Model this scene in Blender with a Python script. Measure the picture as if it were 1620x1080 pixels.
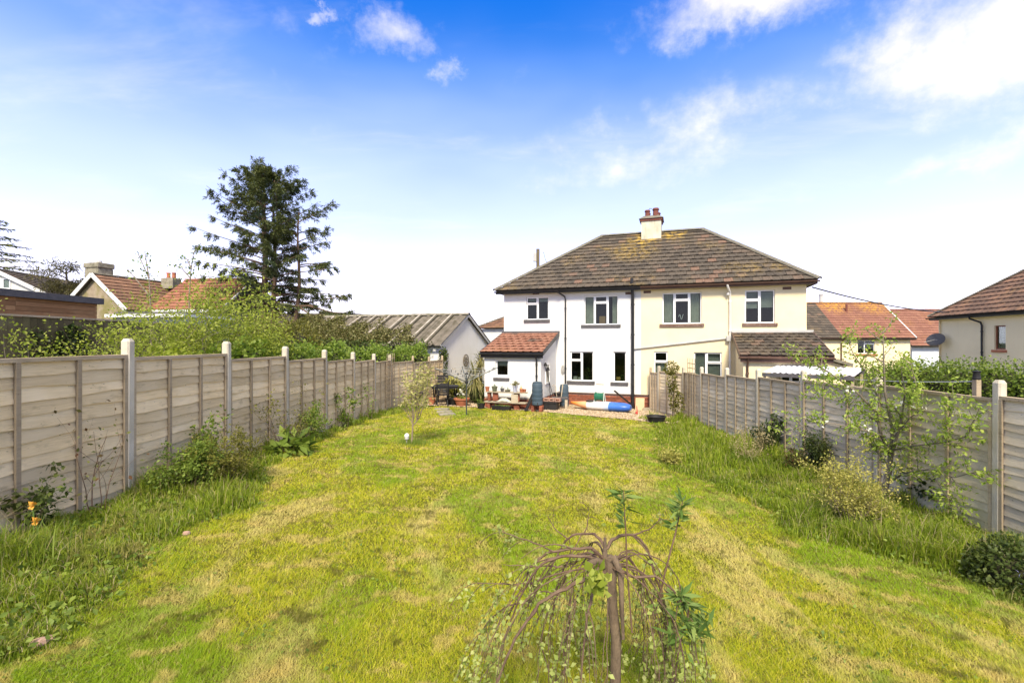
import bpy, math, random
import numpy as np
from mathutils import Vector, Matrix
scene = bpy.context.scene
for o in list(bpy.data.objects): bpy.data.objects.remove(o)
COL = scene.collection
R = math.radians
rnd = random.Random(7)
rng = np.random.default_rng(11)

# ------------------------------------------------------------------ camera
ZC = 1.9                 # eye height above the ground under the camera
F = 750.0                # focal length in pixels of the 1620 px photograph
CX, CY = 822.0, 540.0
cd = bpy.data.cameras.new('camera'); cam = bpy.data.objects.new('camera', cd); COL.objects.link(cam)
cam.location = (0, 0, ZC); cam.rotation_euler = (R(90), 0, 0)
cd.sensor_width = 36; cd.lens = 36*F/1620; cd.shift_x = -(CX-810)/1620; cd.clip_start = .05; cd.clip_end = 3000
scene.camera = cam
scene.view_settings.view_transform = 'Standard'; scene.view_settings.look = 'None'
scene.view_settings.exposure = 1.06; scene.view_settings.gamma = 1

# ------------------------------------------------------------------ sun and sky
SUN_AZ, SUN_EL = R(183), R(45)        # compass bearing of the sun (0 = +Y, clockwise) and height
SKYK = 1.0
sd = bpy.data.lights.new('sun', 'SUN'); sun = bpy.data.objects.new('sun', sd); COL.objects.link(sun)
sd.energy = 3.3; sd.angle = R(13); sd.color = (1, .91, .74)
sv = Vector((math.sin(SUN_AZ)*math.cos(SUN_EL), math.cos(SUN_AZ)*math.cos(SUN_EL), math.sin(SUN_EL)))
sun.rotation_euler = sv.to_track_quat('Z', 'Y').to_euler(); sun.location = (0, -5, 30)

class NT:                              # tiny node helper
    def __init__(s, tree): s.t = tree; s.n = tree.nodes; s.l = tree.links
    def node(s, typ, **kw):
        nd = s.n.new(typ)
        for k, v in kw.items(): setattr(nd, k, v)
        return nd
    def put(s, sock, v):
        if isinstance(v, bpy.types.NodeSocket): s.l.new(v, sock)
        elif v is not None:
            if isinstance(v, (tuple, list)) and len(v) == 3 and sock.type == 'RGBA': v = (*v, 1)
            sock.default_value = v
    def math(s, op, a, b=None, c=None, clamp=False):
        nd = s.node('ShaderNodeMath', operation=op, use_clamp=clamp)
        for i, v in enumerate((a, b, c)):
            if v is not None: s.put(nd.inputs[i], v)
        return nd.outputs[0]
    def vmath(s, op, a, b=None):
        nd = s.node('ShaderNodeVectorMath', operation=op)
        s.put(nd.inputs[0], a)
        if b is not None: s.put(nd.inputs[1], b)
        return nd.outputs['Value'] if op in ('LENGTH', 'DOT_PRODUCT', 'DISTANCE') else nd.outputs[0]
    def mix(s, f, a, b, blend='MIX'):
        nd = s.node('ShaderNodeMix', data_type='RGBA', blend_type=blend)
        s.put(nd.inputs[0], f); s.put(nd.inputs[6], a); s.put(nd.inputs[7], b)
        return nd.outputs[2]
    def noise(s, vec, scale, detail=4, rough=.55, dist=0):
        nd = s.node('ShaderNodeTexNoise'); s.put(nd.inputs['Vector'], vec)
        nd.inputs['Scale'].default_value = scale; nd.inputs['Detail'].default_value = detail
        nd.inputs['Roughness'].default_value = rough; nd.inputs['Distortion'].default_value = dist
        return nd.outputs['Fac']
    def smooth(s, v, lo, hi, a=0., b=1.):
        nd = s.node('ShaderNodeMapRange', interpolation_type='SMOOTHSTEP')
        s.put(nd.inputs[0], v); nd.inputs[1].default_value = lo; nd.inputs[2].default_value = hi
        nd.inputs[3].default_value = a; nd.inputs[4].default_value = b
        return nd.outputs[0]
    def mapping(s, vec, scale=(1, 1, 1), loc=(0, 0, 0)):
        nd = s.node('ShaderNodeMapping'); s.put(nd.inputs[0], vec)
        nd.inputs['Scale'].default_value = scale; nd.inputs['Location'].default_value = loc
        return nd.outputs[0]

def pixdir(x, y):
    return Vector((x-CX, F, CY-y)).normalized()

def make_world():
    w = bpy.data.worlds.new('World'); scene.world = w; w.use_nodes = True
    t = NT(w.node_tree); t.n.clear()
    out = t.node('ShaderNodeOutputWorld'); bg = t.node('ShaderNodeBackground')
    tc = t.node('ShaderNodeTexCoord').outputs['Generated']
    sky = t.node('ShaderNodeTexSky', sky_type='NISHITA', sun_disc=False, sun_elevation=SUN_EL, sun_rotation=SUN_AZ,
                 air_density=1.0, dust_density=.3, ozone_density=3.0)
    d = t.vmath('NORMALIZE', tc)
    sx = t.node('ShaderNodeSeparateXYZ'); t.put(sx.inputs[0], d); z = sx.outputs[2]
    hs = t.node('ShaderNodeHueSaturation'); hs.inputs['Saturation'].default_value = 1.8; hs.inputs['Value'].default_value = SKYK
    t.put(hs.inputs['Color'], sky.outputs[0])
    blue = t.mix(1.0, hs.outputs[0], (.01, 1.05, 1.80), 'MULTIPLY')
    blue = t.mix(1.0, blue, (.10, 1.15, 4.3), 'DARKEN')      # no brighter towards the sun than in view
    # thin white air towards the horizon
    zc = t.math('MAXIMUM', z, 0.0)
    wob = t.noise(t.mapping(d, (1.2, 1.2, 3)), 1.6, 3)
    zw = t.math('MAXIMUM', t.math('ADD', zc, t.math('MULTIPLY', t.math('SUBTRACT', wob, .5), .14)), 0.0)
    hz = t.math('EXPONENT', t.math('MULTIPLY', t.math('POWER', zw, 4.0), -1/.032))
    h2 = t.math('DIVIDE', zc, .13); h2 = t.math('EXPONENT', t.math('MULTIPLY', t.math('MULTIPLY', h2, h2), -1.))
    col = t.mix(1.0, blue, t.mix(hz, (0, 0, 0), (4.35, 3.95, 4.0)), 'ADD')
    col = t.mix(1.0, col, t.mix(h2, (0, 0, 0), (6.5, 5.3, 3.8)), 'ADD')  # added warm horizon glow, brighter than white, to light upright walls
    # clouds on a high flat layer
    zz = t.math('ADD', zc, .12)
    pv = t.node('ShaderNodeCombineXYZ')
    t.put(pv.inputs[0], t.math('DIVIDE', sx.outputs[0], zz)); t.put(pv.inputs[1], t.math('DIVIDE', sx.outputs[1], zz))
    n1 = t.noise(pv.outputs[0], 2.1, 8, .58, .15); n2 = t.noise(t.mapping(pv.outputs[0], (.7, 1.5, 1), (3, 1, 0)), 1.5, 6, .6, .4)
    nd3 = t.noise(d, 9, 6, .6)
    wn = t.node('ShaderNodeTexNoise'); t.put(wn.inputs['Vector'], d); wn.inputs['Scale'].default_value = 11; wn.inputs['Detail'].default_value = 7; wn.inputs['Roughness'].default_value = .65
    dw = t.vmath('ADD', d, t.vmath('MULTIPLY', t.vmath('SUBTRACT', wn.outputs['Color'], (.5, .5, .5)), (.17, .17, .10)))
    mask = None
    for (px, py, rx, ry, k) in ((1540, 70, 250, 150, .95), (1300, 190, 150, 60, .35), (1560, 235, 200, 45, .42), (1180, 0, 230, 55, .75), (1020, 235, 280, 80, .5),
                                (620, 48, 85, 42, .62), (708, 110, 36, 26, .6), (515, 18, 34, 12, .5)):
        c = pixdir(px, py); D = math.hypot(F, math.hypot(px-CX, py-CY))
        v = t.vmath('SUBTRACT', dw, tuple(c))
        v = t.vmath('MULTIPLY', v, (D/rx, D/rx, D/ry))
        m = t.smooth(t.vmath('LENGTH', v), .1, 1.25, k, 0.)
        mask = m if mask is None else t.math('MAXIMUM', mask, m)
    mask = t.math('MAXIMUM', mask, t.smooth(z, .60, .76, 0., 1.1))      # unseen cloud added overhead as bright neutral fill light
    nn = t.math('ADD', t.math('MULTIPLY', n1, .55), t.math('MULTIPLY', nd3, .45))
    cl = t.smooth(t.math('ADD', nn, t.math('MULTIPLY', mask, .40)), .56, 1.0)
    wisp = t.math('MULTIPLY', t.smooth(n2, .50, .80), .22)
    up = t.smooth(z, .02, .12)
    cov = t.math('MULTIPLY', t.math('MULTIPLY', t.math('MAXIMUM', cl, wisp), up), .88)
    col = t.mix(cov, col, t.mix(nd3, (5.6, 5.3, 5.0), (9.0, 8.0, 6.7)))
    t.put(bg.inputs[0], col); bg.inputs[1].default_value = .10
    t.l.new(bg.outputs[0], out.inputs[0])
make_world()

# ------------------------------------------------------------------ materials
MATS = {}
def principled(name):
    m = bpy.data.materials.new(name); m.use_nodes = True
    t = NT(m.node_tree); b = t.n['Principled BSDF']; return m, t, b
def rand(t):            # a random value for each object and each loose piece
    oi = t.node('ShaderNodeObjectInfo').outputs['Random']
    gi = t.node('ShaderNodeNewGeometry').outputs['Random Per Island']
    return t.math('FRACT', t.math('ADD', oi, gi))
def ramp(t, f, stops):
    r = t.node('ShaderNodeValToRGB'); e = r.color_ramp.elements
    while len(e) < len(stops): e.new(.5)
    for el, (p, c) in zip(e, stops): el.position = p; el.color = (*c, 1)
    t.put(r.inputs[0], f); return r.outputs[0]
def pm(name, a, b=None, scale=3., rough=.7, bump=.0, bscale=40., stretch=(1, 1, 1), var=.0, metal=0., spec=.3, world=False, streak=None):
    if name in MATS: return MATS[name]
    m, t, bs = principled(name); b = b or a
    vec = t.node('ShaderNodeNewGeometry').outputs['Position'] if world else t.node('ShaderNodeTexCoord').outputs['Object']
    if var:
        off = t.node('ShaderNodeCombineXYZ'); r = rand(t); t.put(off.inputs[0], t.math('MULTIPLY', r, 37.)); t.put(off.inputs[1], t.math('MULTIPLY', r, 11.))
        vec = t.vmath('ADD', vec, off.outputs[0])
    vs = t.mapping(vec, stretch)
    n = t.smooth(t.noise(vs, scale, 5), .3, .7)
    c = t.mix(n, a, b)
    if streak:
        s = t.smooth(t.noise(t.mapping(vec, streak[1]), streak[2], 5), streak[3], streak[4]); c = t.mix(t.math('MULTIPLY', s, streak[5]), c, streak[0])
    if var:
        k = t.math('ADD', t.math('MULTIPLY', rand(t), var), 1-var/2)
        kc = t.node('ShaderNodeCombineColor'); [t.put(kc.inputs[i], k) for i in range(3)]
        c = t.mix(1., c, kc.outputs[0], 'MULTIPLY')
    t.put(bs.inputs['Base Color'], c); bs.inputs['Roughness'].default_value = rough
    bs.inputs['Metallic'].default_value = metal; bs.inputs['Specular IOR Level'].default_value = spec
    if bump:
        bn = t.node('ShaderNodeBump'); bn.inputs['Strength'].default_value = bump; bn.inputs['Distance'].default_value = .02
        t.put(bn.inputs['Height'], t.noise(vs, bscale, 6, .6)); t.l.new(bn.outputs[0], bs.inputs['Normal'])
    MATS[name] = m; return m
def leafmat(name, stops, trans=.35, pos=None, rough=.5):
    if name in MATS: return MATS[name]
    m, t, bs = principled(name)
    r = rand(t)
    c = ramp(t, r, stops)
    if pos:                                        # (scale, colour, lo, hi, amount) patches in the plant itself
        p = t.node('ShaderNodeNewGeometry').outputs['Position']
        for (sc, colr, lo, hi, am) in pos:
            c = t.mix(t.math('MULTIPLY', t.smooth(t.noise(p, sc, 3), lo, hi), am), c, colr)
    t.put(bs.inputs['Base Color'], c); bs.inputs['Roughness'].default_value = rough; bs.inputs['Specular IOR Level'].default_value = .2
    tr = t.node('ShaderNodeBsdfTranslucent'); t.put(tr.inputs[0], t.mix(1., c, (1.15, 1.2, .7), 'MULTIPLY'))
    mx = t.node('ShaderNodeMixShader'); mx.inputs[0].default_value = trans
    t.l.new(bs.outputs[0], mx.inputs[1]); t.l.new(tr.outputs[0], mx.inputs[2])
    t.l.new(mx.outputs[0], t.n['Material Output'].inputs[0])
    MATS[name] = m; return m
def tilemat(name, stops, lichen=(.55, .36, .06), lam=.35, spots=(), dark=(.05, .045, .04), dam=.5):
    m, t, bs = principled(name)
    c = ramp(t, rand(t), stops)
    p = t.node('ShaderNodeNewGeometry').outputs['Position']
    c = t.mix(t.math('MULTIPLY', t.smooth(t.noise(p, 9, 6, .7), .45, .7), dam), c, dark)
    patch = t.smooth(t.noise(p, .55, 4), .52, .72, 0, lam)
    for (cx, cy, cz, r, k) in spots:
        dd = t.vmath('DISTANCE', p, (cx, cy, cz)); patch = t.math('MAXIMUM', patch, t.smooth(dd, r*.3, r, k, 0.))
    c = t.mix(t.math('MULTIPLY', patch, t.smooth(t.noise(p, 5, 6, .7), .40, .62)), c, lichen)
    c = t.mix(t.math('MULTIPLY', t.smooth(t.noise(p, 40, 3), .62, .72), .45), c, (.45, .43, .38))
    t.put(bs.inputs['Base Color'], c); bs.inputs['Roughness'].default_value = .85; bs.inputs['Specular IOR Level'].default_value = .15
    bn = t.node('ShaderNodeBump'); bn.inputs['Strength'].default_value = .5; bn.inputs['Distance'].default_value = .01
    t.put(bn.inputs['Height'], t.noise(p, 60, 5)); t.l.new(bn.outputs[0], bs.inputs['Normal'])
    MATS[name] = m; return m
def glassmat():
    m = bpy.data.materials.new('window_glass'); m.use_nodes = True; t = NT(m.node_tree); t.n.clear()
    out = t.node('ShaderNodeOutputMaterial'); g = t.node('ShaderNodeBsdfGlossy'); g.inputs['Roughness'].default_value = .02
    tr = t.node('ShaderNodeBsdfTransparent'); tr.inputs[0].default_value = (.72, .77, .75, 1)
    fr = t.node('ShaderNodeFresnel'); fr.inputs[0].default_value = 1.5
    mx = t.node('ShaderNodeMixShader'); t.put(mx.inputs[0], t.math('MULTIPLY', fr.outputs[0], .55, clamp=True))
    t.l.new(tr.outputs[0], mx.inputs[1]); t.l.new(g.outputs[0], mx.inputs[2]); t.l.new(mx.outputs[0], out.inputs[0]); MATS['glass'] = m; return m

M_GLASS = glassmat()
M_WHITE = pm('white_render', (.70, .69, .665), (.65, .64, .61), 1.3, .85, .35, 70, streak=((.50, .48, .42), (3, 3, .25), 2.2, .58, .85, .25))
M_WHITE2 = pm('old_white_paint', (.84, .82, .78), (.79, .77, .72), 1.3, .85, .35, 40, streak=((.55, .50, .40), (3, 3, .25), 1.6, .55, .8, .35))
M_CREAM = pm('cream_render', (.82, .70, .45), (.77, .65, .40), 1.1, .85, .35, 60, streak=((.55, .47, .30), (3, 3, .25), 2.0, .58, .85, .25))
M_CREAM2 = pm('pale_cream_render', (.92, .77, .48), (.88, .73, .45), 1., .85, .3, 50, streak=((.48, .40, .27), (3, 3, .2), 2.0, .58, .85, .25))
M_UPVC = pm('white_upvc', (.82, .82, .81), (.78, .78, .77), 2, .35)
M_SILLG = pm('dark_grey_sill', (.075, .072, .072), (.11, .10, .10), 8, .7, .2)
M_SILLB = pm('brown_sill', (.13, .072, .05), (.20, .13, .10), 9, .75, .3, streak=((.55, .5, .45), (1, 1, 1), 14, .62, .7, .7))
M_BLACKP = pm('black_plastic', (.018, .018, .02), (.035, .034, .034), 5, .4)
M_BROWNP = pm('brown_plastic', (.10, .055, .04), (.14, .08, .055), 5, .5)
M_WHITEP = pm('white_pipe', (.78, .75, .68), (.70, .67, .60), 3, .5)
M_GREYP = pm('grey_pipe', (.42, .41, .38), (.52, .50, .46), 3, .5)
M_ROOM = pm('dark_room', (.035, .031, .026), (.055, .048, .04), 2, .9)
M_CURT = pm('pale_curtain', (.62, .60, .48), (.50, .48, .38), 6, .9, .2, 20)
M_BLIND = pm('blind_slats', (.55, .54, .47), (.47, .46, .40), 6, .7)
M_BRICK = pm('red_brick', (.30, .095, .05), (.22, .075, .045), 6, .85, .3, 60, var=.7, streak=((.46, .30, .20), (1, 1, 1), 5, .6, .75, .5))
M_MORTAR = pm('mortar', (.42, .36, .29), (.34, .29, .23), 6, .95, .4, 60)
M_CONC = pm('concrete', (.58, .52, .41), (.47, .42, .32), 5, .9, .4, 90, var=.15, streak=((.20, .19, .12), (2, 2, .6), 3, .55, .8, .5))
M_STONE = pm('weathered_stone', (.33, .30, .22), (.20, .18, .13), 5, .95, .5, 30, streak=((.10, .10, .06), (2, 2, .5), 3, .5, .75, .6))
M_CHIM = pm('stained_chimney_render', (.62, .58, .46), (.50, .46, .34), 2, .9, .4, 50, streak=((.22, .21, .12), (4, 4, .35), 2.0, .48, .75, .7))
M_TERRA = pm('terracotta', (.42, .15, .075), (.33, .12, .06), 5, .8, .2, 50, var=.3)
M_POT2 = pm('dark_red_chimney_pot', (.20, .065, .045), (.13, .05, .04), 6, .8, .3)
M_LEAD = pm('grey_mortar_cap', (.20, .18, .14), (.13, .12, .09), 5, .9, .4, streak=((.42, .30, .08), (1, 1, 1), 3, .55, .7, .5))
M_WOODP = pm('pale_plank', (.47, .40, .29), (.36, .30, .21), 4, .85, .3, 30, (1, 8, 8), var=.3)
def fencewood(name, a, b, c):
    m, t, bs = principled(name)
    tc = t.node('ShaderNodeTexCoord').outputs['Object']; r = rand(t)
    off = t.node('ShaderNodeCombineXYZ'); t.put(off.inputs[0], t.math('MULTIPLY', r, 53.)); t.put(off.inputs[2], t.math('MULTIPLY', r, 17.))
    v = t.vmath('ADD', tc, off.outputs[0])
    grain = t.noise(t.mapping(v, (1.3, 30, 30)), 3.0, 6, .65, .3); big = t.noise(v, 1.4, 3); blotch = t.noise(t.mapping(v, (2, 6, 6)), 2.2, 5, .6)
    col = t.mix(t.smooth(grain, .3, .7), a, b); col = t.mix(t.math('MULTIPLY', t.smooth(big, .4, .68), .7), col, c)
    col = t.mix(t.math('MULTIPLY', t.smooth(blotch, .56, .74), .55), col, tuple(x*.45 for x in a))
    col = t.mix(t.math('MULTIPLY', t.smooth(t.noise(t.mapping(v, (3, 9, 9)), 6, 2), .70, .76), .8), col, (.07, .05, .035))
    gp = t.node('ShaderNodeNewGeometry').outputs['Position']; col = t.mix(t.math('MULTIPLY', t.smooth(t.noise(gp, 1.7, 5, .6), .55, .75), .22), col, (.30, .27, .16))   # damp, algae-stained patches
    k = t.math('ADD', t.math('MULTIPLY', r, .42), .79); kc = t.node('ShaderNodeCombineColor'); [t.put(kc.inputs[i], k) for i in range(3)]
    col = t.mix(1., col, kc.outputs[0], 'MULTIPLY')
    t.put(bs.inputs['Base Color'], col); bs.inputs['Roughness'].default_value = .9; bs.inputs['Specular IOR Level'].default_value = .12
    bn = t.node('ShaderNodeBump'); bn.inputs['Strength'].default_value = .6; bn.inputs['Distance'].default_value = .006
    t.put(bn.inputs['Height'], grain); t.l.new(bn.outputs[0], bs.inputs['Normal']); return m
M_FENL = fencewood('pale_weathered_wood', (.76, .59, .34), (.62, .475, .27), (.80, .65, .42))
M_FENR = fencewood('grey_weathered_wood', (.72, .59, .40), (.57, .47, .32), (.77, .66, .49))
M_FEND = fencewood('dark_mossy_wood', (.16, .125, .06), (.11, .085, .045), (.20, .165, .075))
M_CLAD = fencewood('orange_brown_cladding', (.36, .19, .085), (.28, .14, .06), (.42, .24, .11))
M_BATT = fencewood('brown_batten_wood', (.44, .345, .225), (.33, .255, .165), (.48, .38, .255))

M_TILE = tilemat('brown_concrete_tile', [(0, (.070, .058, .046)), (.35, (.094, .077, .060)), (.75, (.112, .090, .068)), (.93, (.125, .094, .07)), (1, (.19, .115, .08))],
                 lam=.35, spots=((5.6, 21.5, 6.6, 1.0, .75), (7.0, 21.5, 6.8, .8, .75), (5.0, 20.8, 6.1, 1.4, .40)))
M_TILER = tilemat('orange_red_tile', [(0, (.28, .13, .085)), (.4, (.33, .155, .10)), (.75, (.37, .185, .12)), (.93, (.31, .14, .09)), (1, (.15, .105, .08))], lam=.10, dam=.4)
M_TILED = tilemat('dark_brown_tile', [(0, (.07, .058, .047)), (.5, (.10, .082, .063)), (.85, (.125, .097, .072)), (1, (.18, .12, .085))], lam=.15)
M_TILEF = tilemat('red_brown_tile', [(0, (.22, .10, .07)), (.5, (.25, .115, .08)), (1, (.28, .135, .09))], lam=.15, lichen=(.62, .33, .04), dam=.25,
                  spots=((25.2, 43.2, 5.2, 2.2, .95), (28.5, 43.4, 5.3, 2.0, .8), (32, 43.4, 5.3, 2.2, .7)))
M_TILEO = tilemat('cottage_tile', [(0, (.24, .10, .062)), (.5, (.30, .125, .075)), (1, (.36, .16, .10))], lam=.25)
M_TILEB = tilemat('brown_cottage_tile', [(0, (.16, .09, .06)), (.5, (.22, .12, .075)), (1, (.28, .15, .09))], lam=.4)
M_TILEN = tilemat('neighbour_tile', [(0, (.135, .085, .062)), (.5, (.18, .108, .074)), (1, (.25, .14, .09))], lam=.12)
# ------------------------------------------------------------------ builders
def tag(o, label=None, cat=None, group=None, kind=None):
    if label: o['label'] = label
    if cat: o['category'] = cat
    if group: o['group'] = group
    if kind: o['kind'] = kind
    return o
def link(o, parent=None):
    COL.objects.link(o)
    if parent is not None: o.parent = parent
    return o
def empty(name, loc=(0, 0, 0), rz=0., label=None, cat=None, group=None):
    o = bpy.data.objects.new(name, None); o.empty_display_size = .2; o.location = loc; o.rotation_euler = (0, 0, rz)
    link(o); return tag(o, label, cat, group)
def meshobj(name, verts, faces, mat, parent=None, smooth=False):
    me = bpy.data.meshes.new(name); me.from_pydata([tuple(v) for v in verts], [], faces); me.materials.append(mat); me.update()
    if smooth: me.shade_smooth()
    return link(bpy.data.objects.new(name, me), parent)
def npmesh(name, V, nper, mat, parent=None, tri=None):
    """V: (n, nper, 3) array; one polygon of nper corners per item, or triangles given by tri over the nper verts"""
    V = np.ascontiguousarray(V, dtype=np.float32); n = V.shape[0]
    me = bpy.data.meshes.new(name); me.vertices.add(n*nper); me.vertices.foreach_set('co', V.ravel())
    tri = np.array([list(range(nper))] if tri is None else tri, dtype=np.int32); k, c = tri.shape
    idx = (np.arange(n, dtype=np.int32)[:, None, None]*nper + tri[None]).ravel()
    me.loops.add(len(idx)); me.loops.foreach_set('vertex_index', idx)
    me.polygons.add(n*k); me.polygons.foreach_set('loop_start', np.arange(n*k, dtype=np.int32)*c); me.polygons.foreach_set('loop_total', np.full(n*k, c, dtype=np.int32))
    me.materials.append(mat); me.update(calc_edges=True); me.validate()
    return link(bpy.data.objects.new(name, me), parent)
class MB:
    def __init__(s): s.v = []; s.f = []
    def add(s, vs, fs):
        b = len(s.v); s.v += [tuple(v) for v in vs]; s.f += [tuple(i+b for i in f) for f in fs]; return s
    def box(s, x0, x1, y0, y1, z0, z1, M=None, bev=0):
        vs = [Vector((x, y, z)) for z in (z0, z1) for y in (y0, y1) for x in (x0, x1)]
        if M is not None: vs = [M @ v for v in vs]
        return s.add(vs, [(0, 2, 3, 1), (4, 5, 7, 6), (0, 1, 5, 4), (2, 6, 7, 3), (0, 4, 6, 2), (1, 3, 7, 5)])
    def bar(s, a, b, w, h=None, up=(0, 0, 1)):
        a = Vector(a); b = Vector(b); h = h or w; d = (b-a); L = d.length; d.normalize()
        u = Vector(up)
        if abs(d.dot(u)) > .98: u = Vector((0, 1, 0))
        x = d.cross(u).normalized(); y = x.cross(d)
        M = Matrix((x, d, y)).transposed().to_4x4(); M.translation = a
        return s.box(-w/2, w/2, 0, L, -h/2, h/2, M)
    def tube(s, pts, rad, n=6, cap=True):
        pts = [Vector(p) for p in pts]; m = len(pts)
        if not isinstance(rad, (list, tuple)): rad = [rad]*m
        vs = []; prev = None
        for i, p in enumerate(pts):
            d = (pts[min(i+1, m-1)]-pts[max(i-1, 0)])
            d = d.normalized() if d.length > 1e-9 else Vector((0, 0, 1))
            if prev is None:
                u = Vector((0, 0, 1)) if abs(d.z) < .9 else Vector((1, 0, 0)); x = d.cross(u).normalized()
            else:
                x = prev - d*prev.dot(d); x = x.normalized() if x.length > 1e-6 else d.orthogonal().normalized()
            prev = x; y = d.cross(x)
            for k in range(n):
                a = 2*math.pi*k/n; vs.append(p + (x*math.cos(a)+y*math.sin(a))*rad[i])
        fs = [(i*n+k, i*n+(k+1) % n, (i+1)*n+(k+1) % n, (i+1)*n+k) for i in range(m-1) for k in range(n)]
        if cap: fs += [tuple(range(n-1, -1, -1)), tuple((m-1)*n+k for k in range(n))]
        return s.add(vs, fs)
    def lathe(s, prof, n=16, c=(0, 0, 0)):
        vs = [(c[0]+r*math.cos(2*math.pi*k/n), c[1]+r*math.sin(2*math.pi*k/n), c[2]+z) for r, z in prof for k in range(n)]; m = len(prof)
        fs = [(i*n+k, i*n+(k+1) % n, (i+1)*n+(k+1) % n, (i+1)*n+k) for i in range(m-1) for k in range(n)]
        fs += [tuple(range(n-1, -1, -1)), tuple((m-1)*n+k for k in range(n))]
        return s.add(vs, fs)
    def build(s, name, mat, parent=None, smooth=False): return meshobj(name, s.v, s.f, mat, parent, smooth)
def autosmooth(o, ang=40):
    me = o.data; me.shade_smooth()
    try: me.set_sharp_from_angle(angle=R(ang))
    except Exception: pass
    return o
def bevel(o, w=.01, seg=2):
    md = o.modifiers.new('bevel', 'BEVEL'); md.width = w; md.segments = seg; md.limit_method = 'ANGLE'; return o

# ------------------------------------------------------------------ ground shape
def G(X, Y):
    Yc = min(max(Y, -6.), 18.5); l = -1.52-.0525*Yc; r = -2.175-.029*Yc
    t = min(max((X+4.6)/10.35, -.25), 1.25)
    return ZC + l + (r-l)*t
def Gn(X, Y):
    Yc = np.clip(Y, -6., 18.5); l = -1.52-.0525*Yc; r = -2.175-.029*Yc
    t = np.clip((X+4.6)/10.35, -.25, 1.25); return ZC + l + (r-l)*t
def W(x, y, Y): return Vector(((x-CX)*Y/F, Y, ZC+(CY-y)*Y/F))
def GP(x, Y): X = (x-CX)*Y/F; return Vector((X, Y, G(X, Y)))
def hit(x, y):                     # where on the ground the photograph shows (x, y)
    Y = 8.
    for _ in range(60):
        X = (x-CX)*Y/F; Y = .5*Y + .5*(ZC-G(X, Y))*F/(y-CY)
    return (x-CX)*Y/F, Y
class Frame:
    """a wall plane: local x along the wall, y into the building, z up from the floor"""
    def __init__(s, ox, oy, ang, zf): s.o = Vector((ox, oy, 0)); s.a = ang; s.zf = zf; s.d = Vector((math.cos(ang), math.sin(ang), 0)); s.n = Vector((-math.sin(ang), math.cos(ang), 0))
    def px(s, x, y, t=0.):
        k = (x-CX)/F; P = s.o+s.n*t           # (P.x+d.x*q) = k*(P.y+d.y*q)
        q = (k*P.y-P.x)/(s.d.x-k*s.d.y); Y = P.y+s.d.y*q
        return q, ZC+(CY-y)*Y/F-s.zf
    def w(s, q, t, z): v = s.o+s.d*q+s.n*t; return Vector((v.x, v.y, s.zf+z))
    def root(s, name, **kw): return empty(name, (s.o.x, s.o.y, s.zf), s.a, **kw)

# ------------------------------------------------------------------ building pieces
def wall(name, x0, x1, z0, z1, holes, mat, parent, th=.24, y=0., flip=False):
    """wall slab on y..y+th, with openings; outside faces -y"""
    xs = sorted({x0, x1, *[h[0] for h in holes], *[h[1] for h in holes]}); zs = sorted({z0, z1, *[h[2] for h in holes], *[h[3] for h in holes]})
    mb = MB()
    inside = lambda a, b: any(h[0]-1e-6 <= a and a <= h[1]+1e-6 and h[2]-1e-6 <= b and b <= h[3]+1e-6 for h in holes)
    for i in range(len(xs)-1):
        for j in range(len(zs)-1):
            if inside((xs[i]+xs[i+1])/2, (zs[j]+zs[j+1])/2): continue
            a, b, c, d = xs[i], xs[i+1], zs[j], zs[j+1]
            mb.add([(a, y, c), (b, y, c), (b, y, d), (a, y, d)], [(0, 1, 2, 3)]); mb.add([(a, y+th, c), (b, y+th, c), (b, y+th, d), (a, y+th, d)], [(3, 2, 1, 0)])
    for (a, b, c, d) in [(x0, x1, z0, z1)]+list(holes):
        s = -1 if (a, b, c, d) == (x0, x1, z0, z1) else 1
        r = [(a, c), (b, c), (b, d), (a, d)]
        for k in range(4):
            p, q = r[k], r[(k+1) % 4]; f = (0, 1, 2, 3) if s < 0 else (3, 2, 1, 0)
            mb.add([(p[0], y, p[1]), (p[0], y+th, p[1]), (q[0], y+th, q[1]), (q[0], y, q[1])], [f])
    return mb.build(name, mat, parent)
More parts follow.
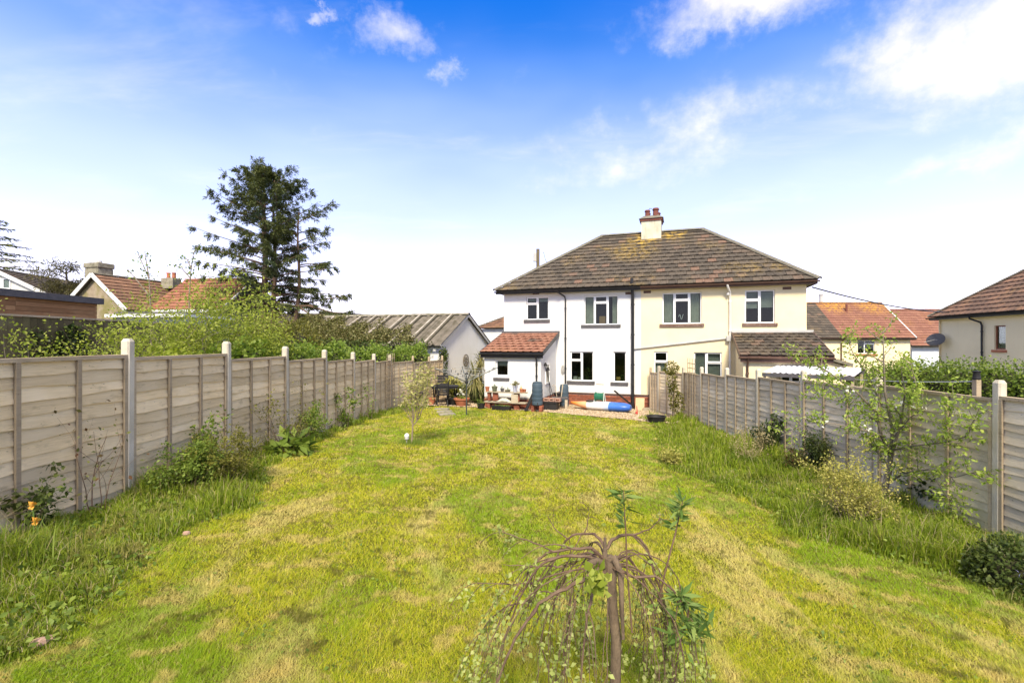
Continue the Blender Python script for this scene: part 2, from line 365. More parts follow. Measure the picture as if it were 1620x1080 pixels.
def window(parent, rect, panes, sill=None, sillmat=None, y=0., rec=.07, fw=.085, curtains=(), mat=None, blind=None, room=True, opening=()):
    x0, x1, z0, z1 = rect; mat = mat or M_UPVC; w = x1-x0; h = z1-z0
    mb = MB(); ya, yb = y+rec, y+rec+.06
    px = [(x0+a*w, x0+b*w, z0+c*h, z0+d*h) for a, b, c, d in panes]
    # frame = rectangle minus panes
    xs = sorted({round(v, 5) for v in (x0, x1, *[p[0]+fw/2 for p in px], *[p[1]-fw/2 for p in px])}); zs = sorted({round(v, 5) for v in (z0, z1, *[p[2]+fw/2 for p in px], *[p[3]-fw/2 for p in px])})
    inn = lambda a, b: any(p[0]+fw/2-1e-4 < a < p[1]-fw/2+1e-4 and p[2]+fw/2-1e-4 < b < p[3]-fw/2+1e-4 for p in px)
    for i in range(len(xs)-1):
        for j in range(len(zs)-1):
            if not inn((xs[i]+xs[i+1])/2, (zs[j]+zs[j+1])/2): mb.box(xs[i], xs[i+1], ya, yb, zs[j], zs[j+1])
    fr = mb.build('window', mat, parent)
    for k, p in enumerate(px):
        a, b, c, d = p[0]+fw/2, p[1]-fw/2, p[2]+fw/2, p[3]-fw/2
        MB().box(a, b, ya+.028, ya+.034, c, d).build('pane', M_GLASS, fr)
        if k in opening:                                       # an opening casement stands proud
            s = MB(); e = .035
            for q in ((a-e, b+e, d-.012, d+e), (a-e, b+e, c-e, c+.012), (a-e, a+.012, c+.012, d-.012), (b-.012, b+e, c+.012, d-.012)): s.box(q[0], q[1], ya-.025, ya-.001, q[2], q[3])
            s.build('casement', mat, fr)
        if k in curtains:
            n = 15; vs = []; side = curtains[k] if isinstance(curtains, dict) else 'full'
            aa, bb = (a, b) if side == 'full' else ((a, a+(b-a)*.62) if side == 'left' else (b-(b-a)*.62, b))
            for i in range(n): xx = aa+(bb-aa)*i/(n-1); yy = ya+.15+.025*math.sin(i*1.9); vs += [(xx, yy, c-.02), (xx, yy, d+.02)]
            meshobj('curtain', vs, [(2*i, 2*i+2, 2*i+3, 2*i+1) for i in range(n-1)], M_CURT, fr, True)
        if blind and k in blind:
            lo = d-(d-c)*blind[k]; s = MB(); zz = d-.02
            while zz > lo: s.box(a-.01, b+.01, ya+.10, ya+.125, zz-.032, zz); zz -= .045 if blind[k] > .7 else .034
            s.build('blind', M_BLIND, fr)
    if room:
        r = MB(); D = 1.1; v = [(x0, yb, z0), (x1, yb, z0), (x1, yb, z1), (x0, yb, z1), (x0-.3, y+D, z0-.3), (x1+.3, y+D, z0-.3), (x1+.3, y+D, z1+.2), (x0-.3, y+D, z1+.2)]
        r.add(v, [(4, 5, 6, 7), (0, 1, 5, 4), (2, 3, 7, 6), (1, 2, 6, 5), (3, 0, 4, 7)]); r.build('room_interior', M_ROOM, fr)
    if sill:
        a, b, c, d = sill; o = MB().box(a, b, y-.06, y+rec+.02, c, d).build('sill', sillmat, fr); bevel(o, .006)
    return fr
def clip(poly, hp):
    for (nx, ny, c) in hp:                         # keep nx*u+ny*v <= c
        out = []
        for i in range(len(poly)):
            p, q = poly[i], poly[(i+1) % len(poly)]; dp = nx*p[0]+ny*p[1]-c; dq = nx*q[0]+ny*q[1]-c
            if dp <= 0: out.append(p)
            if dp*dq < 0: k = dp/(dp-dq); out.append((p[0]+(q[0]-p[0])*k, p[1]+(q[1]-p[1])*k))
        poly = out
        if len(poly) < 3: return []
    return poly
def halfplanes(poly):                              # CCW polygon
    hp = []
    for i in range(len(poly)):
        p, q = poly[i], poly[(i+1) % len(poly)]; nx, ny = q[1]-p[1], -(q[0]-p[0]); L = math.hypot(nx, ny)
        if L > 1e-6: hp.append((nx/L, ny/L, (nx*p[0]+ny*p[1])/L))
    return hp
TILEMESH = {}
def tile_mesh(w, g, mat, roll):
    key = (round(w, 3), round(g, 3), mat.name, roll)
    if key not in TILEMESH:
        L = g+.05; t0, t1 = .058, .008
        prof = [(0, 0), (w*.68, 0), (w*.76, roll), (w*.92, roll), (w-.006, 0)] if roll else [(0, 0), (w-.006, 0)]
        vs = []
        for (v, th) in ((0, t0), (L, t1)): vs += [(u, v, th+b) for u, b in prof]
        m = len(prof); vs += [(u, 0, t0-.024+b*.8) for u, b in prof]; vs += [(u, .12, -.004) for u, b in prof]
        fs = [(i, i+1, m+i+1, m+i) for i in range(m-1)]+[(2*m+i, 2*m+i+1, i+1, i) for i in range(m-1)]
        fs += [(m-1, 2*m+m-1, 2*m-1), (0, m, 2*m)]+[(3*m+i, 3*m+i+1, 2*m+i+1, 2*m+i) for i in range(m-1)]
        me = bpy.data.meshes.new('tile'); me.from_pydata(vs, [], fs); me.materials.append(mat); TILEMESH[key] = me
    return TILEMESH[key]
def tiles(parent, O, U, Vv, poly, w, g, mat, roll=.0, maxobj=300, stagger=.5, name='tile', jit=.006):
    """cover polygon (u,v) of the plane O+uU+vV with overlapping tiles, children of parent (local coordinates)"""
    O, U, Vv = Vector(O), Vector(U).normalized(), Vector(Vv).normalized(); N = U.cross(Vv)
    hp = halfplanes(poly); u0 = min(p[0] for p in poly); u1 = max(p[0] for p in poly); v1 = max(p[1] for p in poly); v0 = min(p[1] for p in poly)
    full = tile_mesh(w, g, mat, roll); cnt = 0; rest = MB(); row = 0; v = v0
    while v < v1-.03:
        u = u0-w+(row % 2)*stagger*w
        while u < u1:
            q = [(u, v), (u+w-.006, v), (u+w-.006, v+g+.05), (u, v+g+.05)]; c = clip(q, hp)
            if c:
                area = abs(sum(c[i][0]*c[(i+1) % len(c)][1]-c[(i+1) % len(c)][0]*c[i][1] for i in range(len(c))))/2
                isfull = area > .985*(w-.006)*(g+.05)
                j = rnd.uniform(-jit, jit); sk = rnd.uniform(-.004, .004)
                if cnt < maxobj and area > .01:
                    if isfull: me = full; org = O+U*(u+sk)+Vv*(v+j)+N*rnd.uniform(0, .006)
                    else:
                        n = len(c); me = bpy.data.meshes.new('cut_tile'); th = lambda p: .058-.050*(p[1]-v)/(g+.05)
                        me.from_pydata([(a-u, b-v, th((a, b))) for a, b in c]+[(a-u, b-v, th((a, b))-.024) for a, b in c], [], [tuple(range(n))]+[(i, n+i, n+(i+1) % n, (i+1) % n) for i in range(n)])
                        me.materials.append(mat); org = O+U*u+Vv*v
                    ob = bpy.data.objects.new(name, me); M = Matrix((U, Vv, N)).transposed().to_4x4(); M.translation = org; ob.matrix_local = M; link(ob, parent); ob.matrix_local = M; cnt += 1
                elif area > .004:
                    n = len(c); P = [O+U*a+Vv*b+N*(.058-.050*(b-v)/(g+.05)+j*.5) for a, b in c]+[O+U*a+Vv*b+N*(.058-.050*(b-v)/(g+.05)+j*.5-.024) for a, b in c]
                    rest.add(P, [tuple(range(n))]+[(i, n+i, n+(i+1) % n, (i+1) % n) for i in range(n)])
            u += w
        v += g; row += 1
    if rest.v: tag(rest.build(name+'_courses', mat, parent), kind='stuff')
def gutter(parent, a, b, mat, r=.055, name='gutter'):
    a, b = Vector(a), Vector(b); mb = MB(); d = (b-a).normalized(); x = d.cross(Vector((0, 0, 1))).normalized(); n = 7; vs = []
    for p in (a, b):
        for rr in (r, r*.82):
            for k in range(n): t = math.pi*k/(n-1); vs.append(p+x*math.cos(t)*rr-Vector((0, 0, 1))*math.sin(t)*rr)
    fs = []
    for k in range(n-1): fs += [(k, k+1, 2*n+k+1, 2*n+k), (n+k+1, n+k, 3*n+k, 3*n+k+1), (k, n+k, n+k+1, k+1), (2*n+k, 2*n+k+1, 3*n+k+1, 3*n+k)]
    fs += [(0, 2*n, 3*n, n), (n-1, 2*n-1, 4*n-1, 3*n-1)]
    return mb.add(vs, fs).build(name, mat, parent)
def pipe(parent, pts, r, mat, name='downpipe', clips=True):
    o = MB().tube(pts, r, 10).build(name, mat, parent); autosmooth(o, 50)
    if clips:
        a, b = Vector(pts[-2]), Vector(pts[-1]); k = max(1, int((b-a).length/1.2))
        for i in range(k+1):
            p = a+(b-a)*((i+.3)/(k+.8)); MB().lathe([(r+.012, -.03), (r+.012, .03)], 10, p).build('pipe_bracket', mat, o)
    return o
def ridge_caps(parent, a, b, mat, r=.11, L=.42, name='ridge_tile'):
    a, b = Vector(a), Vector(b); d = (b-a); n = max(1, round(d.length/L)); st = d/n; dn = d.normalized(); x = dn.cross(Vector((0, 0, 1))).normalized(); up = x.cross(dn); l = st.length
    me = None; k = 7; vs = []
    for (q, rr) in ((0, r), (l*1.03, r*.93)):
        for i in range(k): t = math.pi*i/(k-1); vs.append((rr*1.15*math.cos(t), q, rr*.8*math.sin(t)-.01))
    for i in range(k): t = math.pi*i/(k-1); vs.append((r*.95*math.cos(t), 0, r*.6*math.sin(t)-.03))
    me = bpy.data.meshes.new(name); me.from_pydata(vs, [], [(i, i+1, k+i+1, k+i) for i in range(k-1)]+[(2*k+i, 2*k+i+1, i+1, i) for i in range(k-1)]); me.materials.append(mat)
    M = Matrix((x, dn, up)).transposed().to_4x4()
    for i in range(n):
        o = bpy.data.objects.new(name, me); link(o, parent); m = M.copy(); m.translation = a+st*i+Vector((0, 0, rnd.uniform(0, .008))); o.matrix_local = m
def bricks(mb, x0, x1, y, z0, z1, lx=.225, lz=.075, d=.025, axis=0):
    row = 0; z = z0
    while z+lz <= z1+.02:
        x = x0-(row % 2)*lx/2
        while x < x1:
            a, b = max(x, x0), min(x+lx-.012, x1)
            if b-a > .03:
                yy = y-d+rnd.uniform(-.003, .003)
                if axis == 0: mb.box(a, b, yy, y+.05, z, z+lz-.012)
                else: mb.box(yy, y+.05, a, b, z, z+lz-.012) if axis == 1 else mb.box(y-.05, -yy+2*y, a, b, z, z+lz-.012)
            x += lx
        z += lz; row += 1
    return mb
# ------------------------------------------------------------------ plants: helpers
LEAF = {}
def setup_leaves():
    L = LEAF
    L['bright'] = leafmat('bright_spring_leaf', [(0, (0.204, 0.264, 0.030)), (.5, (0.300, 0.348, 0.048)), (1, (0.432, 0.456, 0.096))], .45)
    L['apple'] = leafmat('apple_leaf', [(0, (0.182, 0.280, 0.035)), (.5, (0.308, 0.406, 0.063)), (1, (0.476, 0.532, 0.126))], .45)
    L['yellow'] = leafmat('variegated_yellow_leaf', [(0, (.36, .34, .07)), (.5, (.50, .45, .13)), (1, (.30, .31, .07))], .4)
    L['pale'] = leafmat('pale_cream_leaf', [(0, (.42, .40, .14)), (.6, (.55, .50, .22)), (1, (.26, .29, .07))], .4)
    L['dark'] = leafmat('dark_evergreen_leaf', [(0, (.018, .03, .008)), (.6, (.035, .055, .013)), (1, (.065, .09, .022))], .15, rough=.4)
    L['ivy'] = leafmat('ivy_leaf', [(0, (.035, .055, .012)), (.6, (.07, .10, .02)), (1, (.12, .15, .035))], .25, pos=((.9, (.13, .12, .04), .5, .68, .35),))
    L['ivydry'] = leafmat('dry_ivy_leaf', [(0, (.16, .13, .05)), (.5, (.13, .14, .04)), (1, (.24, .21, .09))], .25)
    L['mid'] = leafmat('mid_green_leaf', [(0, (0.091, 0.143, 0.021)), (.5, (0.156, 0.221, 0.034)), (1, (0.260, 0.325, 0.058))], .35)
    L['fresh'] = leafmat('fresh_ground_elder_leaf', [(0, (.12, .19, .025)), (.5, (.19, .27, .04)), (1, (.28, .34, .07))], .4)
    L['olive'] = leafmat('olive_leaf', [(0, (.10, .105, .016)), (.5, (.16, .155, .025)), (1, (.22, .20, .045))], .35)
    L['dull'] = leafmat('houseplant_leaf', [(0, (.05, .10, .02)), (1, (.10, .17, .04))], .3)
    L['spruce'] = leafmat('spruce_needle', [(0, (0.056, 0.073, 0.025)), (.5, (0.095, 0.115, 0.036)), (1, (0.154, 0.161, 0.049))], .2, pos=((.35, (.030, .062, .040), .5, .7, .6),))
    L['pine'] = leafmat('pine_needle', [(0, (.09, .085, .03)), (1, (.15, .13, .05))], .2)
    L['willow'] = leafmat('young_willow_leaf', [(0, (0.253, 0.322, 0.063)), (.5, (0.380, 0.437, 0.115)), (1, (0.529, 0.552, 0.218))], .45)
    L['bluegreen'] = leafmat('narrow_blue_green_leaf', [(0, (.09, .16, .03)), (.6, (.15, .23, .05)), (1, (.26, .33, .09))], .35)
    L['straw'] = leafmat('straw', [(0, (.34, .27, .13)), (1, (.50, .42, .24))], .3)
    L['yucca'] = leafmat('yucca_leaf', [(0, (.14, .15, .04)), (.5, (.28, .25, .09)), (1, (.42, .36, .16))], .25)
    L['red'] = leafmat('reddish_leaf', [(0, (.14, .055, .025)), (.4, (.09, .085, .025)), (1, (.17, .19, .05))], .3)
    L['white'] = leafmat('white_petal', [(0, (.72, .70, .62)), (1, (.80, .79, .74))], .3)
    L['orange'] = leafmat('orange_petal', [(0, (.70, .33, .05)), (1, (.74, .46, .10))], .3)
    L['violet'] = leafmat('violet_petal', [(0, (.24, .24, .52)), (1, (.38, .38, .66))], .3)
setup_leaves()
BARK = pm('brown_bark', (.17, .125, .085), (.11, .08, .055), 9, .9, .4, 40, (1, 1, .3))
BARKG = pm('grey_bark', (.24, .20, .15), (.16, .13, .095), 9, .9, .4, 40, (1, 1, .3))
BARKR = pm('purple_brown_twig', (.12, .07, .045), (.17, .105, .065), 9, .8)
TWIGL = pm('tan_bark', (.30, .235, .155), (.20, .155, .10), 14, .85, .5, 50)
def leafobj(name, P, size, aspect, mat, parent=None, dirs=None, up=.35, fold=.25, seed=None, spread=1.):
    """each leaf a folded diamond of two triangles"""
    P = np.asarray(P, dtype=float); n = len(P); g = np.random.default_rng(seed if seed is not None else n+7)
    d = g.normal(size=(n, 3)); d /= np.linalg.norm(d, axis=1, keepdims=True)
    if dirs is not None: d = d*spread + np.asarray(dirs)
    d[:, 2] += 0 if dirs is not None else -.1
    d /= np.linalg.norm(d, axis=1, keepdims=True)+1e-9
    nn = g.normal(size=(n, 3)); nn[:, 2] += up*3
    s = np.cross(d, nn); s /= np.linalg.norm(s, axis=1, keepdims=True)+1e-9; nn = np.cross(s, d)
    L = size*g.uniform(.6, 1.25, n)[:, None]; w = L*aspect*.5
    V = np.stack([P, P+d*L*.45+s*w+nn*w*fold, P+d*L, P+d*L*.45-s*w+nn*w*fold], 1)
    return npmesh(name, V, 4, mat, parent, [(0, 1, 2), (0, 2, 3)])
def rotv(v, ax, a): return Matrix.Rotation(a, 3, ax) @ v
def branch(mb, tips, p, d, L, r, depth, seed, bend=.25, up=.15, nsub=3, ratio=.65, seg=5, r1=None, keepall=False, ang=(25, 60), sides=5):
    pts = [p.copy()]; rad = [r]; d = d.normalized(); r1 = r1 if r1 is not None else r*.35
    for i in range(seg):
        d = (d+Vector((seed.gauss(0, bend), seed.gauss(0, bend), seed.gauss(0, bend)+up))*.5).normalized(); p = p+d*(L/seg); pts.append(p.copy()); rad.append(r+(r1-r)*(i+1)/seg)
        if depth == 0 or (keepall and i > 1): tips.append((p.copy(), d.copy()))
    mb.tube(pts, rad, sides if depth else 4, False)
    if depth > 0:
        for k in range(nsub):
            i = seed.randint(max(1, seg//3), seg); a = d.orthogonal().normalized(); a = rotv(a, d, seed.uniform(0, 6.28))
            nd = (rotv(d, a, R(seed.uniform(*ang)))).normalized()
            branch(mb, tips, pts[i], nd, L*ratio*seed.uniform(.7, 1.15), rad[i]*.7, depth-1, seed, bend, up, nsub, ratio, seg, None, keepall, ang, sides)
        tips.append((pts[-1].copy(), d.copy()))
def around(tips, per, rad, seed, zk=1.):
    g = np.random.default_rng(seed); T = np.array([t[0][:] for t in tips]); P = np.repeat(T, per, 0); o = g.normal(size=P.shape)*rad; o[:, 2] *= zk; return P+o
def shrub(name, base, label, cat, h=1.5, spread=.6, nst=7, depth=2, leaf='bright', per=5, size=.06, aspect=.6, bark=None, seed=1, rad=.05, r0=.018, up=.12, nsub=3, group=None, lean=(0, 0), bend=.22, ratio=.6, ang=(25, 60)):
    sd_ = random.Random(seed); o = empty(name, base, 0, label, cat, group); mb = MB(); tips = []
    for k in range(nst):
        a = 6.283*k/nst+sd_.uniform(-.4, .4); t = sd_.uniform(.15, 1)*spread
        d = Vector((math.cos(a)*t+lean[0], math.sin(a)*t+lean[1], 1)); branch(mb, tips, Vector((.06*math.cos(a), .06*math.sin(a), -.05)), d, h*sd_.uniform(.55, .8), r0*sd_.uniform(.7, 1.1), depth, sd_, bend, up, nsub, ratio, 5, None, True, ang)
    mb.build('stems', bark or BARK, o); P = around(tips, per, rad, seed)
    z = P[:, 2]; P = P[z > .03]; leafobj('foliage', P, size, aspect, LEAF[leaf], o, seed=seed); return o
def mass(name, base, label, cat, blobs, n, size, leaf, aspect=.75, seed=1, core=True, group=None, parent=None, up=.5, shell_=.35, corem=None, kind=None):
    """a dense clump: leaves spread through the outer part of several lobes around an uneven dark core"""
    g = np.random.default_rng(seed); o = parent or empty(name, base, 0, label, cat, group)
    if kind: o['kind'] = kind
    B = np.array([list(b[:3])+list(b[3]) for b in blobs], float); vol = (B[:, 3]*B[:, 4]+B[:, 3]*B[:, 5]+B[:, 4]*B[:, 5]); pick = g.choice(len(B), n, p=vol/vol.sum())
    u = g.normal(size=(n, 3)); u /= np.linalg.norm(u, axis=1, keepdims=True)
    k = 1-shell_*g.random(n)**1.6*1.2+.10*np.sin(u[:, 0]*7+pick)*np.sin(u[:, 1]*6+u[:, 2]*5+pick*2)+g.normal(size=n)*.035
    P = B[pick, :3]+u*B[pick, 3:]*k[:, None]
    leafobj('foliage', P, size, aspect, LEAF[leaf], o, dirs=u*.8+np.array([0, 0, -.25]), seed=seed, up=up)
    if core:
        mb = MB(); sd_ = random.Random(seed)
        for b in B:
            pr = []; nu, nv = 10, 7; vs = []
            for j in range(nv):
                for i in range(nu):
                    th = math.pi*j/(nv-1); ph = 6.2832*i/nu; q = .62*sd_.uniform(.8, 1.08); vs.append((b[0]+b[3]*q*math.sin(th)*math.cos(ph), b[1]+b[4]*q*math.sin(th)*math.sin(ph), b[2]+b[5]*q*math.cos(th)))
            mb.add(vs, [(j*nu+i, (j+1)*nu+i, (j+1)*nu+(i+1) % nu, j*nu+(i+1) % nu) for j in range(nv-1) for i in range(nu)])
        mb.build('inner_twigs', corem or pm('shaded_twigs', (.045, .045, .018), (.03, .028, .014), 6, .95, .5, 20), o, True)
    return o
# ------------------------------------------------------------------ ground, lawn, gravel
LB = [(-40, 1065), (0, 1045), (100, 1000), (210, 930), (235, 865), (400, 800), (440, 724), (590, 663), (690, 643)]
RB = [(1030, 670), (1045, 738), (1190, 792), (1260, 850), (1520, 920), (1620, 955), (1680, 975)]
lbw = sorted([hit(*p) for p in LB], key=lambda p: p[1]); rbw = sorted([hit(*p) for p in RB], key=lambda p: p[1])
GE = sorted([hit(*p) for p in ((690, 642), (760, 645), (860, 652), (950, 660), (1012, 666), (1036, 669))])
def xl(Y): return np.interp(Y, [p[1] for p in lbw], [p[0] for p in lbw]) + .05*np.sin(Y*5.1)+.04*np.sin(Y*11.7+1)
def xr(Y): return np.interp(Y, [p[1] for p in rbw], [p[0] for p in rbw]) + .06*np.sin(Y*4.3)+.04*np.sin(Y*10.1+2)
def yg(X): return np.interp(X, [p[0] for p in GE], [p[1] for p in GE]) + .03*np.sin(X*6)
def lump(X, Y): return .018*np.sin(X*2.1+Y*.7)*np.sin(Y*1.3-X*.4)+.010*np.sin(X*5.3+1)*np.sin(Y*4.7)

def lawnmat(name, soil=False):
    m, t, bs = principled(name); p = t.node('ShaderNodeNewGeometry').outputs['Position']
    if soil: c = t.mix(t.smooth(t.noise(p, 2.2, 6), .35, .65), (.075, .060, .030), (.060, .085, .022))
    else: c = t.mix(t.smooth(t.noise(p, 1.1, 6, .65), .35, .65), (.085, .085, .014), (.21, .165, .05))
    t.put(bs.inputs['Base Color'], c); bs.inputs['Roughness'].default_value = .95; bs.inputs['Specular IOR Level'].default_value = .05
    bn = t.node('ShaderNodeBump'); bn.inputs['Strength'].default_value = .8; bn.inputs['Distance'].default_value = .03
    t.put(bn.inputs['Height'], t.noise(p, 45, 6, .7)); t.l.new(bn.outputs[0], bs.inputs['Normal']); return m
def sheet(name, xs, ys, zf, keep, mat):
    X, Y = np.meshgrid(xs, ys); Z = zf(X, Y); V = np.stack([X, Y, Z], -1).reshape(-1, 3); nx = len(xs); fs = []
    xc = (xs[:-1]+xs[1:])/2; yc = (ys[:-1]+ys[1:])/2; K = keep(*np.meshgrid(xc, yc))
    for j in range(len(ys)-1):
        for i in range(nx-1):
            if K[j, i]: b = j*nx+i; fs.append((b, b+1, b+nx+1, b+nx))
    used = np.unique(np.array(fs)); mp = {int(u): k for k, u in enumerate(used)}
    o = meshobj(name, V[used], [tuple(mp[i] for i in f) for f in fs], mat, None, True); return tag(o, kind='structure')
M_SOIL = lawnmat('soil_and_moss', True); M_LAWN = lawnmat('lawn_thatch')
far = np.array([12, 16, 22, 30, 45, 70, 120, 220, 450, 900.])
gx = np.concatenate([-far[::-1], np.arange(-9, 10, .5), far]); gy = np.concatenate([-far[::-1][:6], np.arange(-6, 24, .5), 14+far])
gy = np.unique(np.concatenate([np.array([-60, -30, -15.]), np.arange(-6, 24, .5), 14+far]))
sheet('ground', gx, gy, lambda X, Y: Gn(X, Y)-.03, lambda X, Y: X == X, M_SOIL)
sheet('lawn', np.arange(-6, 7, .12), np.arange(1.2, 19.5, .12), lambda X, Y: Gn(X, Y)+lump(X, Y)*.6+.0, lambda X, Y: (X > xl(Y)-.1) & (X < xr(Y)+.1) & (Y < yg(X)+.05), M_LAWN)
m, t, bs = principled('gravel_bed'); p_ = t.node('ShaderNodeNewGeometry').outputs['Position']
vo = t.node('ShaderNodeTexVoronoi'); vo.inputs['Scale'].default_value = 28; t.put(vo.inputs['Vector'], p_)
t.put(bs.inputs['Base Color'], t.mix(t.math('MULTIPLY', vo.outputs['Distance'], 1.3, clamp=True), t.mix(t.smooth(vo.outputs['Color'], .2, .8), (.50, .38, .23), (.40, .29, .17)), (.26, .19, .11)))
bs.inputs['Roughness'].default_value = .95; bn = t.node('ShaderNodeBump'); bn.inputs['Strength'].default_value = 1; bn.inputs['Distance'].default_value = .02; bn.invert = True
t.put(bn.inputs['Height'], vo.outputs['Distance']); t.l.new(bn.outputs[0], bs.inputs['Normal']); M_GRAV = m
HF = Frame(-.68, 20.64, R(-18.57), ZC-2.66)
def front(X, Y): return (X-HF.o.x)*HF.n.x+(Y-HF.o.y)*HF.n.y          # distance behind the house wall
sheet('gravel_patio', np.arange(-4.2, 5.6, .15), np.arange(14.5, 24, .15), lambda X, Y: Gn(X, Y)+.02, lambda X, Y: (Y > yg(X)-.02) & (X > -4.1) & (X < 5.5) & (front(X, Y) < 2.5), M_GRAV)
# loose pebbles
def pebbles():
    n = 9000; X = rng.uniform(-3.9, 5.3, n*3); Y = rng.uniform(14.8, 21, n*3); k = (Y > yg(X)-.05) & (front(X, Y) < -.02); X, Y = X[k][:n], Y[k][:n]; n = len(X)
    s = rng.uniform(.012, .032, n); base = np.array([(1, 0, 0), (-1, 0, 0), (0, 1, 0), (0, -1, 0), (0, 0, .7), (0, 0, -.5)])
    a = rng.uniform(0, 6.28, n); c, sn = np.cos(a), np.sin(a); B = base[None]*rng.uniform(.7, 1.2, (n, 6, 1))
    V = np.stack([B[..., 0]*c[:, None]-B[..., 1]*sn[:, None], B[..., 0]*sn[:, None]+B[..., 1]*c[:, None], B[..., 2]], -1)*s[:, None, None]
    V += np.stack([X, Y, Gn(X, Y)+.026], -1)[:, None]
    tri = [(0, 2, 4), (2, 1, 4), (1, 3, 4), (3, 0, 4), (2, 0, 5), (1, 2, 5), (3, 1, 5), (0, 3, 5)]
    mt = leafmat('pebble_stone', [(0, (.50, .38, .24)), (.5, (.60, .47, .31)), (.8, (.40, .28, .17)), (1, (.68, .60, .48))], .0, rough=.8)
    tag(npmesh('loose_gravel', V, 6, mt, None, tri), 'golden loose gravel pebbles on the patio below the house', 'gravel', kind='stuff')
pebbles()

# ------------------------------------------------------------------ the semi-detached house
def main_house():
    H = HF.root('semi_detached_house', label='semi-detached house pair, white left half, cream right half, under brown hipped roof', cat='house')
    px = HF.px; L = 11.55; zp = .53; ze = 4.80; D = 7.0
    sp = px(1014, 500)[0]
    def rect(xa, ya, xb, yb):
        (a, z1), (b, z0) = px(xa, (ya+yb)/2), px(xb, (ya+yb)/2)
        z1 = px((xa+xb)/2, ya)[1]; z0 = px((xa+xb)/2, yb)[1]; return (a, b, z0, z1)
    sm = 2; T3 = [(0, .31, 0, 1), (.31, .69, 0, .76), (.31, .69, .76, 1), (.69, 1, 0, 1)]; TL = [(0, .5, 0, .70), (0, .5, .70, 1), (.5, 1, 0, 1)]; TR = [(0, .45, 0, 1), (.45, 1, 0, .66), (.45, 1, .66, 1)]
    wins = [((832.6, 469.6, 867.8, 505.5), TL, (829, 870, 505.5, 510), M_SILLG, {}, {2: .16, 1: .5}, (1,)),
            ((924, 467.5, 978, 513.5), T3, (919.5, 982, 513.5, 517.8), M_SILLG, {0: 'full', 3: 'right'}, None, (2,)),
            ((902, 555.8, 938.5, 602.5), TL, (897, 941, 602.5, 607), M_SILLG, {}, None, (1,)),
            ((970.5, 556, 990.5, 604.5), [(0, 1, 0, 1)], (966, 994, 604.5, 608.8), M_SILLG, {}, None, ()),
            ((1048, 462.6, 1110, 512), T3, (1043.5, 1114, 512.2, 517), M_SILLB, {0: 'full', 3: 'full'}, None, (2,)),
            ((1178.5, 458.5, 1226, 511), TL, (1174, 1230, 511.2, 516), M_SILLB, {}, {0: .3, 1: .9, 2: .52}, (1,)),
            ((1034.8, 556, 1056.5, 603), [(0, 1, 0, .66), (0, 1, .66, 1)], None, None, {0: 'full'}, None, (1,)),
            ((1098, 557, 1142, 606), TR, None, None, {}, {0: 1., 1: 1., 2: 1.}, (2,))]
    wh, ch = [], []
    for k, (r, lay, sl, smt, cu, bl, op) in enumerate(wins):
        q = rect(*r); (wh if q[1] < sp else ch).append(q)
        s = None
        if sl: a = px(sl[0], sl[2])[0]; b = px(sl[1], sl[2])[0]; xm = (sl[0]+sl[1])/2; s = (a, b, px(xm, sl[3])[1], px(xm, sl[2])[1])
        fr = window(H, q, lay, s, smt, curtains=cu, blind=bl, opening=op)
        if k == 1: bevel(MB().box(q[0]+.42*(q[1]-q[0]), q[0]+.60*(q[1]-q[0]), .28, .4, q[2]+.02, q[2]+.36).build('cardboard_box', pm('cardboard', (.50, .28, .10), (.44, .24, .09), 4, .8), fr), .004)
        if k in (2, 3):                                              # things on the inner sill
            g = MB(); w = q[1]-q[0]
            if k == 2: g.box(q[0]+.10*w, q[0]+.26*w, .2, .32, q[2]+.03, q[2]+.17); g.box(q[0]+.30*w, q[0]+.43*w, .2, .3, q[2]+.03, q[2]+.14)
            else: g.lathe([(.06, 0), (.10, .07), (.08, .16)], 10, (q[0]+.33*w, .25, q[2]+.04))
            g.build('sill_ornament', M_CURT if k == 2 else pm('yellow_jar', (.55, .36, .09), None, 3, .5), fr)
            LV = []
            for i in range(26): LV.append((q[0]+(.72+rnd.uniform(-.1, .12))*w, .26+rnd.uniform(-.05, .05), q[2]+.06+rnd.random()*.42))
            leafobj('house_plant', np.array(LV), .13, .4, LEAF['dull'], fr)
        elif k == 4: MB().tube([(q[0]+.42*(q[1]-q[0])+.02*i, .3+.02*math.sin(i), q[2]+.28+.10*math.sin(i*.9)) for i in range(10)], .012, 5).build('window_ornament', M_UPVC, fr)
        elif k == 6: pass
    wall('white_wall', 0, sp, zp, ze, wh, M_WHITE, H); wall('cream_wall', sp+.002, L, zp, ze, ch, M_CREAM, H)
    MB().box(0, .24, .24, D, 0, ze).box(L-.24, L, .24, D, 0, ze).box(0, L, D-.24, D, 0, ze).build('outer_wall', M_CREAM, H)
    MB().box(.0, L, .02, .24, -.5, zp-.002).build('plinth_backing', M_MORTAR, H)
    tag(bricks(MB(), 0, 7.4, .02, -.12, zp, d=.042).build('brick_plinth', M_BRICK, H), kind='stuff')
    MB().box(2.4, 7.4, -.035, .0, zp-.004, zp+.028).build('bellcast_bead', pm('bead_brown', (.16, .09, .06), (.10, .06, .045), 5), H)
    # air bricks under the eaves
    for q in ((848, 470 - 7), (1024, 461), (1245, 455), (995, 463)):
        s, z = px(*q); MB().box(s-.14, s+.14, -.012, .02, z-.07, z+.03).build('air_brick', M_BROWNP, H)
    # roof
    oh = .3; x0, x1 = -oh, L+oh; zr = 7.66; r0, r1 = 3.72, 8.24; yr = 3.5; ez = 4.83
    A, B, C, E = (x0, -oh, ez), (x1, -oh, ez), (x1, D+oh, ez), (x0, D+oh, ez); P, Q = (r0, yr, zr), (r1, yr, zr)
